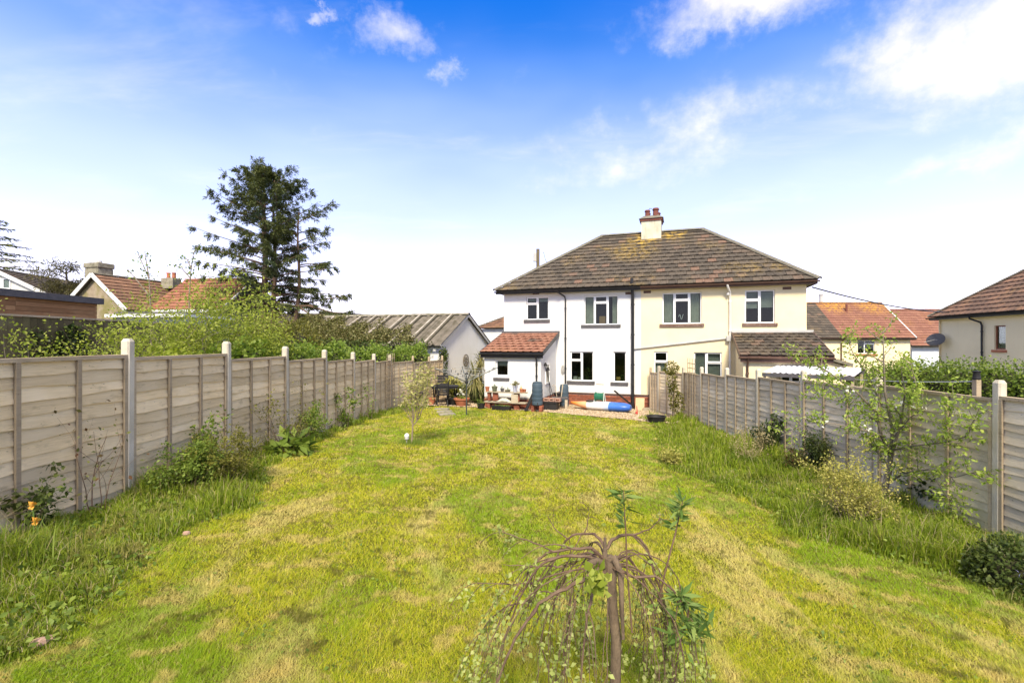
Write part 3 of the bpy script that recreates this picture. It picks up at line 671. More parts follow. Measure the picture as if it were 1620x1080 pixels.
    roof = meshobj('roof', [A, B, C, E, P, Q], [(0, 1, 5, 4), (1, 2, 5), (2, 3, 4, 5), (3, 0, 4), (3, 2, 1, 0)], M_TILED, H)
    sl = math.hypot(yr+oh, zr-ez); Vv = Vector((0, yr+oh, zr-ez))
    tiles(roof, (x0, -oh-.03, ez-.01), (1, 0, 0), Vv, [(0, 0), (x1-x0, 0), (r1-x0, sl), (r0-x0, sl)], .325, .325, M_TILE, roll=.014, maxobj=300, name='roof_tile')
    for (O, U, b, q) in ((B, (0, 1, 0), D+2*oh, (x1-r1)), (E, (0, -1, 0), D+2*oh, (r0-x0)), (C, (-1, 0, 0), x1-x0, None)):
        if q is not None:
            up = Vector((-q if O == B else q, 0, zr-ez)); tiles(roof, O, U, up, [(0, 0), (b, 0), (b/2, up.length)], .325, .325, M_TILE, maxobj=0, name='hip_tile')
        else: tiles(roof, O, U, (0, -(yr+oh), zr-ez), [(0, 0), (b, 0), (x1-r0, sl), (x1-r1, sl)], .325, .325, M_TILE, maxobj=0, name='rear_tile')
    up = Vector((0, 0, .045))
    for a, b in ((A, P), (B, Q), (C, Q), (E, P), (P, Q)):
        a, b = Vector(a), Vector(b); ridge_caps(roof, a+up+(b-a).normalized()*-.05, b+up, M_LEAD, name='ridge_tile' if a.z > 7 else 'hip_cap')
    # fascia, soffit, gutters
    fm = pm('painted_soffit', (.42, .38, .30), (.36, .32, .25), 3, .7)
    MB().box(x0+.02, sp, -oh+.01, -oh+.03, ez-.15, ez-.03).build('fascia', M_BLACKP, H); MB().box(sp+.002, x1-.02, -oh+.01, -oh+.03, ez-.15, ez-.03).build('fascia', M_BROWNP, H)
    MB().box(x0+.03, x1-.03, -oh+.031, .0, ez-.10, ez-.08).box(L, x1-.03, .0, D, ez-.10, ez-.08).box(x0+.03, 0, 0, D, ez-.10, ez-.08).build('soffit', fm, H)
    MB().box(x1-.05, x1-.03, -oh+.03, D+oh, ez-.15, ez-.03).build('fascia', M_BROWNP, H)
    gutter(H, (x0-.03, -oh-.055, ez-.035), (sp, -oh-.055, ez-.035), M_BLACKP); gutter(H, (sp+.003, -oh-.055, ez-.03), (x1+.03, -oh-.055, ez-.03), M_BROWNP)
    # pipes
    s1, _ = px(894.5, 540, -.06); zt = px(894, 606)[1]
    pipe(H, [(s1-.28, -oh-.05, ez-.08), (s1-.26, -oh-.04, ez-.14), (s1-.03, -.07, ez-.30), (s1, -.06, ez-.42), (s1, -.06, zt)], .034, M_BLACKP)
    s2, _ = px(1001, 560, -.10); pipe(H, [(s2-.02, -oh+.06, ez+.32), (s2-.02, -oh+.06, ez-.0), (s2, -.10, ez-.35), (s2, -.10, -.05)], .062, M_BLACKP, 'soil_pipe')
    s3, _ = px(1155, 540, -.06); pipe(H, [(s3-.12, -oh-.05, ez-.06), (s3-.10, -oh-.03, ez-.16), (s3, -.06, ez-.34), (s3, -.06, .3)], .04, M_WHITEP)
    a = px(1004, 551.5, -.05); b = px(1150, 535, -.05); pipe(H, [(a[0], -.05, a[1]), (b[0], -.05, b[1])], .032, M_GREYP, 'waste_pipe', False)
    MB().box(b[0]-.02, b[0]+.14, -.16, -.002, b[1]-.10, b[1]+.10).build('hopper_head', M_GREYP, H)
    # chimney
    t = 3.02; ca = px(1014.5, 380, t)[0]; cb = px(1046, 380, t)[0]; zt = px(1030, 349, t)[1]
    ch_ = MB().box(ca, cb, t, t+.95, zr-1.0, zt).build('chimney', M_CHIM, H)
    MB().box(ca-.05, cb+.05, t-.05, t+1.0, zt, zt+.10).build('chimney_collar', M_BROWNP and M_POT2, ch_)
    q = MB(); e = .10; q.add([(ca-e, t-e, zt+.10), (cb+e, t-e, zt+.10), (cb+e, t+.95+e, zt+.10), (ca-e, t+.95+e, zt+.10), (ca+.12, t+.14, zt+.27), (cb-.12, t+.14, zt+.27), (cb-.12, t+.81, zt+.27), (ca+.12, t+.81, zt+.27)],
                            [(3, 2, 1, 0), (4, 5, 6, 7), (0, 1, 5, 4), (1, 2, 6, 5), (2, 3, 7, 6), (3, 0, 4, 7)]); q.build('chimney_flaunching', M_LEAD, ch_)
    for i, (u, v, hgt, r) in enumerate(((.30, .24, .34, .115), (.72, .24, .40, .135), (.30, .70, .32, .11), (.80, .72, .30, .12))):
        c = (ca+(cb-ca)*u, t+.95*v, zt+.2); o = MB().lathe([(r*.98, 0), (r*.90, hgt*.75), (r*1.12, hgt*.78), (r*1.12, hgt*.90), (r*.95, hgt*.92), (r*.95, hgt), (r*.7, hgt), (r*.7, hgt*.6)], 14, c).build('chimney_pot', M_POT2, ch_); autosmooth(o)
    MB().tube([(ca+.36*(cb-ca), t+.24, zt+.55), (ca+.42*(cb-ca), t+.24, zt+.62), (ca+.52*(cb-ca), t+.24, zt+.6)], .012, 5).build('pot_wire', M_BLACKP, ch_)
    MB().box(ca-.12, cb+.10, t-.22, t+.02, zr-.43-.18, zr-.40-.18, Matrix.Identity(4)).build('lead_flashing', pm('lead', (.50, .48, .45), (.42, .40, .38), 5, .6), ch_)
    # lean-tos
    def leanto(sa, sb, dep, zf_, ztop, wm, tm, gm, win, side, roll, vent):
        e = dep+.16; top_l = ztop
        wall('lean_to_wall', sa, sb, -.1 if not side else zp, zf_, [win] if win else [], wm, H, th=.2, y=-dep)
        zs = lambda y: zf_+(top_l-.06-zf_)*(y+dep)/dep
        for (xx, nm) in ((sa, 'lean_to_side_wall'), (sb-.2, 'lean_to_side_wall')):
            zz = -.1 if not side else (zp if xx > sa else -.1)
            MB().add([(xx, -dep+.2, zz), (xx+.2, -dep+.2, zz), (xx+.2, -.002, zz), (xx, -.002, zz), (xx, -dep+.2, zs(-dep+.2)), (xx+.2, -dep+.2, zs(-dep+.2)), (xx+.2, -.002, zs(0)), (xx, -.002, zs(0))],
                     [(3, 2, 1, 0), (4, 5, 6, 7), (0, 1, 5, 4), (1, 2, 6, 5), (2, 3, 7, 6), (3, 0, 4, 7)]).build(nm, wm, H)
        if side:
            MB().box(sa+.004, sb-.02, -dep+.02, -dep+.2, -.4, zp-.003).box(sb-.2, sb-.02, -dep+.2, -.0, -.4, zp-.003).build('plinth_backing', M_MORTAR, H)
            tag(bricks(bricks(MB(), sa, sb+.02, -dep+.02, -.12, zp, d=.042), -dep+.05, -.02, sb-.02, -.12, zp, d=.042, axis=2).build('lean_to_plinth', M_BRICK, H), kind='stuff')
        sx0, sx1 = sa-.10, sb+.12; ez_ = zf_+.09
        rf = MB().add([(sx0, -e, ez_), (sx1, -e, ez_), (sx1, -.002, ztop), (sx0, -.002, ztop), (sx0, -e, ez_-.07), (sx1, -e, ez_-.07), (sx1, -.002, ztop-.07), (sx0, -.002, ztop-.07)],
                      [(0, 1, 2, 3), (7, 6, 5, 4), (4, 5, 1, 0), (5, 6, 2, 1), (7, 4, 0, 3)]).build('lean_to_roof', gm, H)
        Vd = Vector((0, e, ztop-ez_)); tiles(rf, (sx0, -e-.04, ez_+.005), (1, 0, 0), Vd, [(0, 0), (sx1-sx0, 0), (sx1-sx0, Vd.length), (0, Vd.length)], .30, .335, tm, roll=roll, maxobj=200, stagger=0.5, name='lean_to_tile')
        MB().box(sx0-.03, sx1+.03, -.10, -.001, ztop+.02, ztop+.10).build('flashing', M_SILLG if side else M_GREYP, rf)
        MB().bar((sx1+.012, -e, ez_-.02), (sx1+.012, -.002, ztop-.02), .022, .16).build('barge_board', gm, rf); MB().bar((sx0-.012, -e, ez_-.02), (sx0-.012, -.002, ztop-.02), .022, .16).build('barge_board', gm, rf)
        MB().box(sx0, sx1, -e+.02, -e+.045, ez_-.20, ez_-.072).build('fascia', gm, H); gutter(H, (sx0-.06, -e-.035, ez_-.04), (sx1+.04, -e-.035, ez_-.04), gm)
        return e, ez_
    wl = HF.px(784, 569, -2.35), HF.px(804, 595, -2.35); q = (wl[0][0], wl[1][0], wl[1][1], wl[0][1])
    sl_ = HF.px(781, 597, -2.35), HF.px(806, 601.5, -2.35)
    e, ez_ = leanto(.07, 2.34, 2.35, 2.15, 3.0, M_WHITE, M_TILER, M_BLACKP, q, True, .02, None)
    window(H, q, [(0, 1, 0, 1)], (sl_[0][0], sl_[1][0], sl_[1][1], sl_[0][1]), M_SILLG, y=-2.35, fw=.09, blind={0: .32})
    s, z = HF.px(848.5, 604, -2.42); pipe(H, [(s, -e-.03, ez_-.08), (s, -e+.02, ez_-.16), (s, -2.40, ez_-.28), (s, -2.40, z)], .032, M_BLACKP)
    # side window of the white lean-to
    f = MB(); y0, y1, z0, z1 = -1.75, -1.15, 1.02, 1.80
    for b in ((y0, y1, z1-.05, z1), (y0, y1, z0, z0+.05), (y0, y0+.05, z0+.05, z1-.05), (y1-.05, y1, z0+.05, z1-.05)): f.box(2.335, 2.375, *b)
    f = f.build('side_window', M_UPVC, H); MB().box(2.336, 2.35, y0+.05, y1-.05, z0+.05, z1-.05).build('pane', M_CURT, f)
    wr = HF.px(1236, 577, -2.35), HF.px(1262, 590, -2.35); q2 = (wr[0][0], wr[1][0]+.1, wr[1][1]-.3, wr[0][1])
    e, ez_ = leanto(9.21, 11.60, 2.35, 2.10, 2.97, M_CREAM, M_TILED, M_BROWNP, q2, False, .02, None)
    window(H, q2, [(0, .5, 0, 1), (.5, 1, 0, 1)], None, None, y=-2.35)
    pipe(H, [(9.33, -e-.03, ez_-.08), (9.33, -e+.02, ez_-.16), (9.33, -2.40, ez_-.28), (9.33, -2.40, .2)], .034, M_BROWNP)
    # wall lamp and cable bracket
    s, z = px(1151, 466); MB().lathe([(.03, 0), (.05, .03), (.05, .09), (.02, .12)], 10, (s, -.12, z-.05)).box(s-.02, s+.02, -.12, 0, z, z+.03).build('wall_light', M_GREYP, H)
    return H

def roof_faces(parent, kind, L, D, ze, zr, oh, tm, maxobj=0, w=.33, g=.34, roll=.014, fascia=None, caps=M_LEAD, under=None):
    x0, x1, y0, y1 = -oh, L+oh, -oh, D+oh
    k = oh*(zr-ze)/(D/2 if kind != 'gy' else L/2); e = ze-k*.0
    if kind == 'hip':
        i = (D/2+oh); P, Q = (x0+i, D/2, zr), (x1-i, D/2, zr); A, B, C, E = (x0, y0, e), (x1, y0, e), (x1, y1, e), (x0, y1, e)
        rf = meshobj('roof', [A, B, C, E, P, Q], [(0, 1, 5, 4), (1, 2, 5), (2, 3, 4, 5), (3, 0, 4), (3, 2, 1, 0)], under or M_TILED, parent)
        s = math.hypot(i, zr-e)
        tiles(rf, A, (1, 0, 0), (0, i, zr-e), [(0, 0), (x1-x0, 0), (x1-x0-i, s), (i, s)], w, g, tm, roll, maxobj, name='roof_tile')
        tiles(rf, E, (0, -1, 0), (i, 0, zr-e), [(0, 0), (2*i, 0), (i, s)], w, g, tm, roll, 0, name='hip_tile'); tiles(rf, B, (0, 1, 0), (-i, 0, zr-e), [(0, 0), (2*i, 0), (i, s)], w, g, tm, roll, 0, name='hip_tile')
        up = Vector((0, 0, .04))
        for a, b in ((A, P), (B, Q), (C, Q), (E, P), (P, Q)): ridge_caps(rf, Vector(a)+up, Vector(b)+up, caps, name='ridge_tile')
    elif kind == 'gx':
        h = D/2+oh; s = math.hypot(h, zr-e); T = .12
        vs = [(x0, y0, e), (x1, y0, e), (x1, D/2, zr), (x0, D/2, zr), (x0, y1, e), (x1, y1, e)]; vs += [(a, b, c-T) for a, b, c in vs]
        rf = meshobj('roof', vs, [(0, 1, 2, 3), (3, 2, 5, 4), (7, 6, 9, 8), (8, 9, 10, 11), (0, 3, 9, 6), (3, 4, 10, 9), (2, 1, 7, 8), (5, 2, 8, 11), (1, 0, 6, 7), (4, 5, 11, 10)], under or M_TILED, parent)
        tiles(rf, (x0, y0-.02, e), (1, 0, 0), (0, h, zr-e), [(0, 0), (x1-x0, 0), (x1-x0, s), (0, s)], w, g, tm, roll, maxobj, name='roof_tile')
        tiles(rf, (x1, y1+.02, e), (-1, 0, 0), (0, -h, zr-e), [(0, 0), (x1-x0, 0), (x1-x0, s), (0, s)], w, g, tm, roll, 0, name='rear_tile')
        ridge_caps(rf, (x0, D/2, zr+.03), (x1, D/2, zr+.03), caps)
    else:
        h = L/2+oh; s = math.hypot(h, zr-e); T = .12
        vs = [(x0, y0, e), (L/2, y0, zr), (x1, y0, e), (x0, y1, e), (L/2, y1, zr), (x1, y1, e)]; vs += [(a, b, c-T) for a, b, c in vs]
        rf = meshobj('roof', vs, [(0, 1, 4, 3), (1, 2, 5, 4), (9, 10, 7, 6), (10, 11, 8, 7), (1, 0, 6, 7), (2, 1, 7, 8), (3, 4, 10, 9), (4, 5, 11, 10), (0, 3, 9, 6), (5, 2, 8, 11)], under or M_TILED, parent)
        tiles(rf, (x0-.02, y1, e), (0, -1, 0), (h, 0, zr-e), [(0, 0), (y1-y0, 0), (y1-y0, s), (0, s)], w, g, tm, roll, 0, name='roof_tile')
        tiles(rf, (x1+.02, y0, e), (0, 1, 0), (-h, 0, zr-e), [(0, 0), (y1-y0, 0), (y1-y0, s), (0, s)], w, g, tm, roll, maxobj, name='roof_tile')
        ridge_caps(rf, (L/2, y0, zr+.03), (L/2, y1, zr+.03), caps)
        if fascia:
            for a, b in (((x0, y0-.02, e-.02), (L/2, y0-.02, zr-.02)), ((x1, y0-.02, e-.02), (L/2, y0-.02, zr-.02))): MB().bar(a, b, .04, .24, (0, 0, 1)).build('barge_board', fascia, parent)
    return rf
def gable_infill(parent, kind, L, D, ze, zr, mat, th=.2):
    if kind == 'gy':
        for y in (0, D-th): MB().add([(0, y, ze), (L, y, ze), (L/2, y, zr-.13), (0, y+th, ze), (L, y+th, ze), (L/2, y+th, zr-.13)], [(0, 1, 2), (5, 4, 3), (0, 2, 5, 3), (1, 4, 5, 2)]).build('gable', mat, parent)
    else:
        for x in (0, L-th): MB().add([(x, 0, ze), (x, D, ze), (x, D/2, zr-.13), (x+th, 0, ze), (x+th, D, ze), (x+th, D/2, zr-.13)], [(2, 1, 0), (3, 4, 5), (0, 3, 5, 2), (1, 2, 5, 4)]).build('gable', mat, parent)
def shell(parent, L, D, z0, ze, mat, holes=(), front_mat=None):
    wall('front_wall', 0, L, z0, ze, list(holes), front_mat or mat, parent)
    MB().box(0, .22, .241, D, z0, ze).box(L-.22, L, .241, D, z0, ze).box(.221, L-.221, D-.22, D, z0, ze).build('outer_wall', mat, parent)

def neighbours():
    M_FASW = pm('white_fascia', (.74, .73, .70), (.66, .65, .62), 3, .6)
    # --- garage with fibre-cement roof and white gable
    ang = R(-18.57)
    F1 = Frame(-2.826-.3185*2.88-.948*10.2, 25.23-.948*2.88+.32*10.2, ang, ZC-2.9)
    g = F1.root('garage', label='long outbuilding with white gable end and ribbed grey sheet roof overgrown with ivy', cat='garage')
    L, D, ze, zr = 10.2, 5.76, 2.83, 4.31
    shell(g, L, D, -.4, ze, M_WHITE2); gable_infill(g, 'gx', L, D, ze, zr, M_WHITE2)
    MB().box(L, L+.015, .3, D-.1, -.35, .48).build('dark_base', M_SILLG, g)
    sheetm = pm('fibre_cement', (.20, .17, .135), (.13, .112, .085), 2.2, .95, .4, 30, world=True, streak=((.09, .08, .05), (1, 1, 1), 2.6, .46, .66, .75), var=.3)
    mossm = pm('mossy_ridge', (.30, .27, .22), (.16, .15, .09), 4, .95, .5, 30)
    e = .25; sl = Vector((0, D/2+e, (zr-ze)*(D/2+e)/(D/2))); n = 11; wd = (L+.3)/n; ez = zr-sl.z
    for sgn in (0, 1):
        for k in range(n):
            prof = []; m = 14; off = [.0, .0]
            for i in range(m+1):
                u = i/m; b = .085 if (i % 7 in (0, 1)) else (.014*math.sin(i*math.pi)+(.006 if i % 2 else 0)); prof.append((u*wd*1.02, b))
            vs = []
            for v in (0, 1):
                for (u, b) in prof:
                    y = -e+sl.y*v; z = ez+sl.z*v+.02+b+.003*(k % 2)
                    vs.append((-.15+k*wd+u, y if not sgn else D-y, z))
            vs += [(x, y, z-.03) for x, y, z in vs]; q = m+1
            fs = [(i, i+1, q+i+1, q+i) for i in range(m)]+[(2*q+i, 2*q+i+1, i+1, i) for i in range(m)]+[(m, 2*q+m, 3*q+m, q+m), (0, q, 3*q, 2*q)]
            meshobj('roof_sheet', vs, fs if not sgn else [f[::-1] for f in fs], sheetm, g)
    palem = pm('pale_joint_strip', (.42, .37, .31), (.28, .25, .20), 3, .9, .4, 30); dkm = pm('painted_groove_shade', (.06, .055, .035), (.10, .085, .055), 5, .95)  # pale and dark strips paint lit ribs and shaded grooves into the roof
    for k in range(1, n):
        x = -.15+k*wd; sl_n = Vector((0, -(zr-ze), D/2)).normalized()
        A_ = Vector((x, -e, ez+.10)); B_ = Vector((x, D/2-.1, zr+.07)); MB().bar(A_, B_, .10, .05, (0, 0, 1)).build('joint_strip', palem, g); MB().bar(A_+Vector((.10, 0, -.025)), B_+Vector((.10, 0, -.025)), .09, .03).build('groove_shade_strip', dkm, g)
        if k % 2: MB().bar(A_+Vector((.45, 0, -.035)), B_+Vector((.45, 0, -.035)), .07, .04).build('groove_shade_strip', dkm, g)
    ridge_caps(g, (-.15, D/2, zr+.03), (L+.15, D/2, zr+.03), mossm, .14, .9)
    gutter(g, (-.15, -e-.05, ez-.01), (L+.15, -e-.05, ez-.01), M_BLACKP, .06)
    for a, b in (((L+.13, -e, ez-.03), (L+.13, D/2, zr-.03)), ((L+.13, D+e, ez-.03), (L+.13, D/2, zr-.03))): MB().bar(a, b, .03, .13).build('barge_board', M_GREYP, g)
    # ornament on the gable
    s = Frame(F1.w(L, 0, 0).x, F1.w(L, 0, 0).y, ang+R(90), F1.zf); q = s.px(736, 570); w = s.w(q[0], -.05, q[1])
    o = empty('wall_ornament', w, ang+R(90), label='round bronze filigree ornament hanging on the white gable wall', cat='ornament')
    m = MB(); rr = .31
    m.tube([(rr*math.cos(a), 0, rr*math.sin(a)) for a in np.linspace(0, 6.2832, 25)], .022, 6, False)
    m.tube([(.11*math.cos(a), 0, .11*math.sin(a)) for a in np.linspace(0, 6.2832, 15)], .018, 6, False)
    m.build('ring', pm('bronze', (.12, .09, .055), (.18, .14, .08), 9, .5, metal=.5), o)
    for k in range(8): a = k*math.pi/4; MB().tube([(.1*math.cos(a), 0, .1*math.sin(a)), (.2*math.cos(a+.25), -.01, .2*math.sin(a+.25)), (rr*math.cos(a), 0, rr*math.sin(a))], .014, 5).build('spoke', MATS['bronze'], o)
    # --- small white house behind
    F2 = Frame(-3.0, 36, R(-18.57), ZC-3.6)
    h = F2.root('white_house', label='small white house with brown hipped roof, behind the garage gable and white house half', cat='house')
    shell(h, 9, 7, -.5, 4.55, M_WHITE); roof_faces(h, 'hip', 9, 7, 4.6, 6.5, .3, M_TILEB)
    # --- red-roofed row on the right
    F3 = Frame(24.0, 40, 0., ZC-4.6)
    h = F3.root('terraced_house', label='cream house with long red-brown tiled roof and orange lichen along its ridge', cat='house')
    q = [F3.px(a, b) for a, b in ((1357, 538), (1384, 559))]; w1 = (q[0][0], q[1][0], q[1][1], q[0][1]); q = [F3.px(a, b) for a, b in ((1284, 538), (1301, 560))]; w2 = (q[0][0], q[1][0], q[1][1], q[0][1])
    Lw = (1440-CX)*40/F-24.0; ze = 4.6+.30
    shell(h, Lw, 7.0, -.5, ze, M_CREAM2, [w1, w2], M_CREAM2)
    sb = F3.px(1330, 540)[0]; sb = sb
    gable_infill(h, 'gx', Lw, 7.0, ze, 8.15, M_CREAM2)
    e = .3; x1 = Lw+.25; zr = 8.1; yr = 3.5; sl = math.hypot(yr+e, zr-ze)
    rf = meshobj('roof', [(-.3, -e, ze), (x1, -e, ze), (x1, yr, zr), (-.3, yr, zr), (-.3, 7+e, ze), (x1, 7+e, ze)], [(0, 1, 2, 3), (3, 2, 5, 4)], M_TILEF, h)
    tiles(rf, (sb, -e, ze), (1, 0, 0), (0, yr+e, zr-ze), [(0, 0), (x1-sb, 0), (x1-sb, sl), (0, sl)], .33, .34, M_TILEF, .02, 0, 0, 'roof_tile')
    tiles(rf, (-.3, -e, ze), (1, 0, 0), (0, yr+e, zr-ze), [(0, 0), (sb+.3, 0), (sb+.3, sl), (0, sl)], .33, .34, M_TILEB and M_TILED, .02, 0, .5, 'grey_roof_tile')
    MB().box(-.3, x1, -e-.03, -e+.02, ze-.16, ze-.02).build('fascia', M_BROWNP, h); gutter(h, (-.3, -e-.08, ze-.04), (x1, -e-.08, ze-.04), M_BLACKP, .06)
    MB().bar((x1+.02, -e, ze), (x1+.02, yr, zr), .08, .12).build('barge_board', M_FASW, rf); ridge_caps(rf, (-.3, yr, zr+.03), (x1, yr, zr+.03), M_TILEF)
    s, z = F3.px(1338, 494, 2.6); MB().tube([(s, 2.5, z-.9), (s, 2.5, z+.75)], .09, 8).build('vent_pipe', M_POT2, rf)
    s, z = F3.px(1300, 474, 3.5); MB().lathe([(.16, -.3), (.16, .5), (.2, .52), (.2, .6)], 10, (s, 3.6, z-.1)).build('flue', M_GREYP, rf)
    s, z = F3.px(1330, 540); pipe(h, [(s, -e-.08, ze-.1), (s, -.08, ze-.5), (s, -.08, 1.)], .05, M_BROWNP)
    q = [F3.px(a, b) for a, b in ((1354, 559.5), (1388, 563))]
    window(h, w1, [(0, .42, 0, 1), (.42, 1, 0, .72), (.42, 1, .72, 1)], (q[0][0], q[1][0], q[1][1], q[0][1]), M_TERRA, opening=(2,)); window(h, w2, [(0, 1, 0, .6), (0, 1, .6, 1)], None, None, blind={0: 1.})
    F3b = Frame((1443-CX)*44/F, 44, 0., ZC-4.6)
    h = F3b.root('lower_house', label='white house with lower red roof, right of the lichened red-roofed house', cat='house')
    shell(h, 8, 6.5, -.5, 4.15, pm('bluish_white_render', (.70, .72, .74), (.64, .66, .68), 2, .8)); gable_infill(h, 'gx', 8, 6.5, 4.15, 7.7, M_CREAM2); roof_faces(h, 'gx', 8, 6.5, 4.2, 7.75, .3, M_TILEF, caps=M_TILEF)
    gutter(h, (-.3, -.4, 4.15), (8.3, -.4, 4.15), M_BLACKP, .06)
    # --- right neighbour
    F4 = Frame(23.46, 26.5, R(-99.4), ZC-3.3)
    h = F4.root('cream_neighbour_house', label='cream rendered house with hipped brown roof and satellite dish at the right edge', cat='house')
    q = [F4.px(a, b) for a, b in ((1573, 515), (1591, 553))]; w1 = (q[0][0], q[1][0], q[1][1], q[0][1]); ze = 4.62
    shell(h, 11, 8, -.5, ze, M_CREAM2, [w1]); roof_faces(h, 'hip', 11, 8, 4.66, 8.2, .35, M_TILEN, maxobj=260, w=.36, g=.36)
    gutter(h, (-.4, -.40, 4.62), (11.4, -.40, 4.62), M_BLACKP, .065); MB().box(-.3, 11.3, -.34, -.32, 4.5, 4.63).box(-.34, -.32, -.3, 8.3, 4.5, 4.63).build('fascia', M_BLACKP, h)
    MB().box(-.31, 11.3, -.315, 0, 4.52, 4.55).build('soffit', M_FASW, h)
    q = [F4.px(a, b) for a, b in ((1570, 553), (1593, 557.5))]
    window(h, w1, [(0, 1, 0, 1)], (q[0][0], q[1][0], q[1][1], q[0][1]), M_TERRA, mat=pm('red_brown_frame', (.27, .10, .05), (.22, .08, .04), 4, .6), curtains={0: 'full'}, fw=.12)
    s, z = F4.px(1556, 560); pipe(h, [(s-.35, -.4, 4.58), (s-.34, -.38, 4.45), (s-.05, -.1, 4.25), (s, -.08, 4.1), (s, -.08, .2)], .045, M_BLACKP)
    MB().tube([(.1, -.05, 4.5), (.1, -.05, .6), (-.6, -.05, .2)], .035, 8).build('cream_pipe', M_CREAM2, h)
    s, z = F4.px(1485, 537, -.3); dm = MB(); rr = .42
    prof = [(0.001, .10)]+[(rr*k/6, .10*(1-(k/6)**2)) for k in range(1, 7)]+[(rr*.98, -.012), (.001, .085)]
    dm.lathe([(r, -zz) for r, zz in prof], 18); dish = dm.build('satellite_dish', pm('dark_dish', (.10, .095, .09), (.13, .125, .12), 3, .6), h, True)
    dish.location = (s, -.45, z); dish.rotation_euler = (R(68), 0, R(25)); dish.scale = (1.15, .9, 1)
    MB().tube([(s, -.45, z-.02), (s, -.02, z-.14)], .02, 6).tube([(s, -.48, z), (s-.1, -.95, z-.15)], .012, 5).build('dish_arm', M_GREYP, h)
    # --- cottage far left
    C1 = Frame(-27.4, 28.6, math.atan2(-.25, .97), ZC-3.0)
    h = C1.root('stone_cottage', label='stone cottage with white-edged gable, big square chimney and red tiled wing beyond the left fence', cat='house')
    L, D = 4.9, 8; ze, zr = 4.85, 6.95; sm = pm('ivy_stone', (.36, .29, .20), (.27, .21, .14), 3, .95, .5, 14, streak=((.19, .17, .05), (1, 1, 1), .8, .42, .6, .9))
    shell(h, L, D, -.5, ze, sm); gable_infill(h, 'gy', L, D, ze, zr, sm); roof_faces(h, 'gy', L, D, ze-.05, zr, .22, M_TILEB, fascia=M_FASW)
    s, z = C1.px(157, 420, 1.2); bevel(MB().box(s-.55, s+.55, .75, 1.65, zr-1., z-.2).box(s-.60, s+.60, .70, 1.70, z-.2, z+.12).build('chimney', M_STONE, h), .05); MB().lathe([(.16, 0), (.14, .2)], 10, (s, 1.2, z+.1)).build('chimney_pot', M_GREYP, h)
    # red wing of the cottage
    Cb = Frame(-21.9, 28.7, R(-6), ZC-3.0); ex = empty('cottage_wing', (Cb.o.x, Cb.o.y, Cb.zf), Cb.a, label='low red-tiled cottage wing with white eaves board, behind the bright green shrubs', cat='house')
    a = Cb.px(240, 490)[0]; b = Cb.px(352, 490)[0]; L = b-a; ex.location = Cb.w(a, 0, 0); zeb = Cb.px(300, 490)[1]
    wq = (1.6, 2.05, zeb-.62, zeb-.2); shell(ex, L, 5.4, -.5, zeb, M_STONE, [wq]); gable_infill(ex, 'gx', L, 5.4, zeb, zeb+2.15, M_STONE); roof_faces(ex, 'gx', L, 5.4, zeb, zeb+2.15, .15, M_TILEO, caps=M_TILEO); window(ex, wq, [(0, 1, 0, 1)])
    MB().box(-.1, L+.1, -.22, -.17, zeb-.16, zeb).build('fascia', M_FASW, ex); MB().bar((L+.17, -.18, zeb+.08), (L+.17, 2.7, zeb+2.2), .10, .10).build('verge_strip', M_FASW, ex)
    s = Cb.px(270, 440, 2.7)[0]-a; ck = MB().box(s-.42, s+.42, 2.4, 3.1, zeb+1.6, zeb+2.3).build('chimney', M_STONE, ex)
    for k in (-.2, .2): autosmooth(MB().lathe([(.12, 0), (.11, .32), (.13, .33), (.13, .4)], 10, (s+k, 2.75, zeb+2.28)).build('chimney_pot', M_TERRA, ck))
    # low conservatory in front of it
    F5 = Frame(-18.9, 22.0, R(-4), ZC-2.8); h = F5.root('garden_lean_to', label='low grey lean-to with white roof edge, half hidden by bright green shrubs', cat='outbuilding')
    a = F5.px(178, 505)[0]; b = F5.px(292, 505)[0]; zt = F5.px(240, 497)[1]; gm_ = pm('grey_boarding', (.42, .43, .44), (.36, .37, .38), 3, .8)
    MB().box(a, b, .02, 3, -.4, zt-.15).build('wall', gm_, h); MB().box(a-.15, b+.15, -.25, 3.2, zt-.14, zt).build('white_roof_edge', M_FASW, h); MB().box(a, b, .1, 3.1, zt+.003, zt+.12).build('roof', M_SILLG, h)
    k0 = a
    for k in range(1, 5): MB().box(k0+k*.62, k0+k*.62+.05, -.02, .018, -.4, zt-.15).build('post', M_FASW, h)
    MB().box(b-.62, b-.40, -.03, .0, zt-.62, zt-.2).build('blue_panel', pm('blue_paint', (.05, .12, .42), None, 3, .5), h)
    # --- white bungalow far left
    F6 = Frame(-37.5, 31.0, R(12), ZC-3.0); h = F6.root('white_bungalow', label='white boarded house gable with one window at the far left edge', cat='house')
    q = [F6.px(a, b) for a, b in ((4, 440), (17, 457))]; w1 = (q[0][0], q[1][0], q[1][1], q[0][1]); L = 2*(F6.px(0, 440)[0]); zr = F6.px(0, 426)[1]; ze = F6.px(72, 465)[1]; L = F6.px(72, 465)[0]+F6.px(-72, 465)[0]
    x_l, x_r = F6.px(-90, 466)[0], F6.px(70, 466)[0]; h.location = F6.w(x_l, 0, 0); L = x_r-x_l; w1 = (w1[0]-x_l, w1[1]-x_l, w1[2], w1[3])
    mb_ = pm('white_boarding', (.74, .72, .64), (.68, .66, .58), 2, .7); wall('gable_wall', .3, L-.3, -.5, ze, [], mb_, h); xm = L/2
    MB().add([(.3, .02, ze), (L-.3, .02, ze), (L/2, .02, zr-.1), (.3, .2, ze), (L-.3, .2, ze), (L/2, .2, zr-.1)], [(0, 1, 2), (5, 4, 3), (0, 2, 5, 3), (1, 4, 5, 2)]).build('gable', mb_, h)
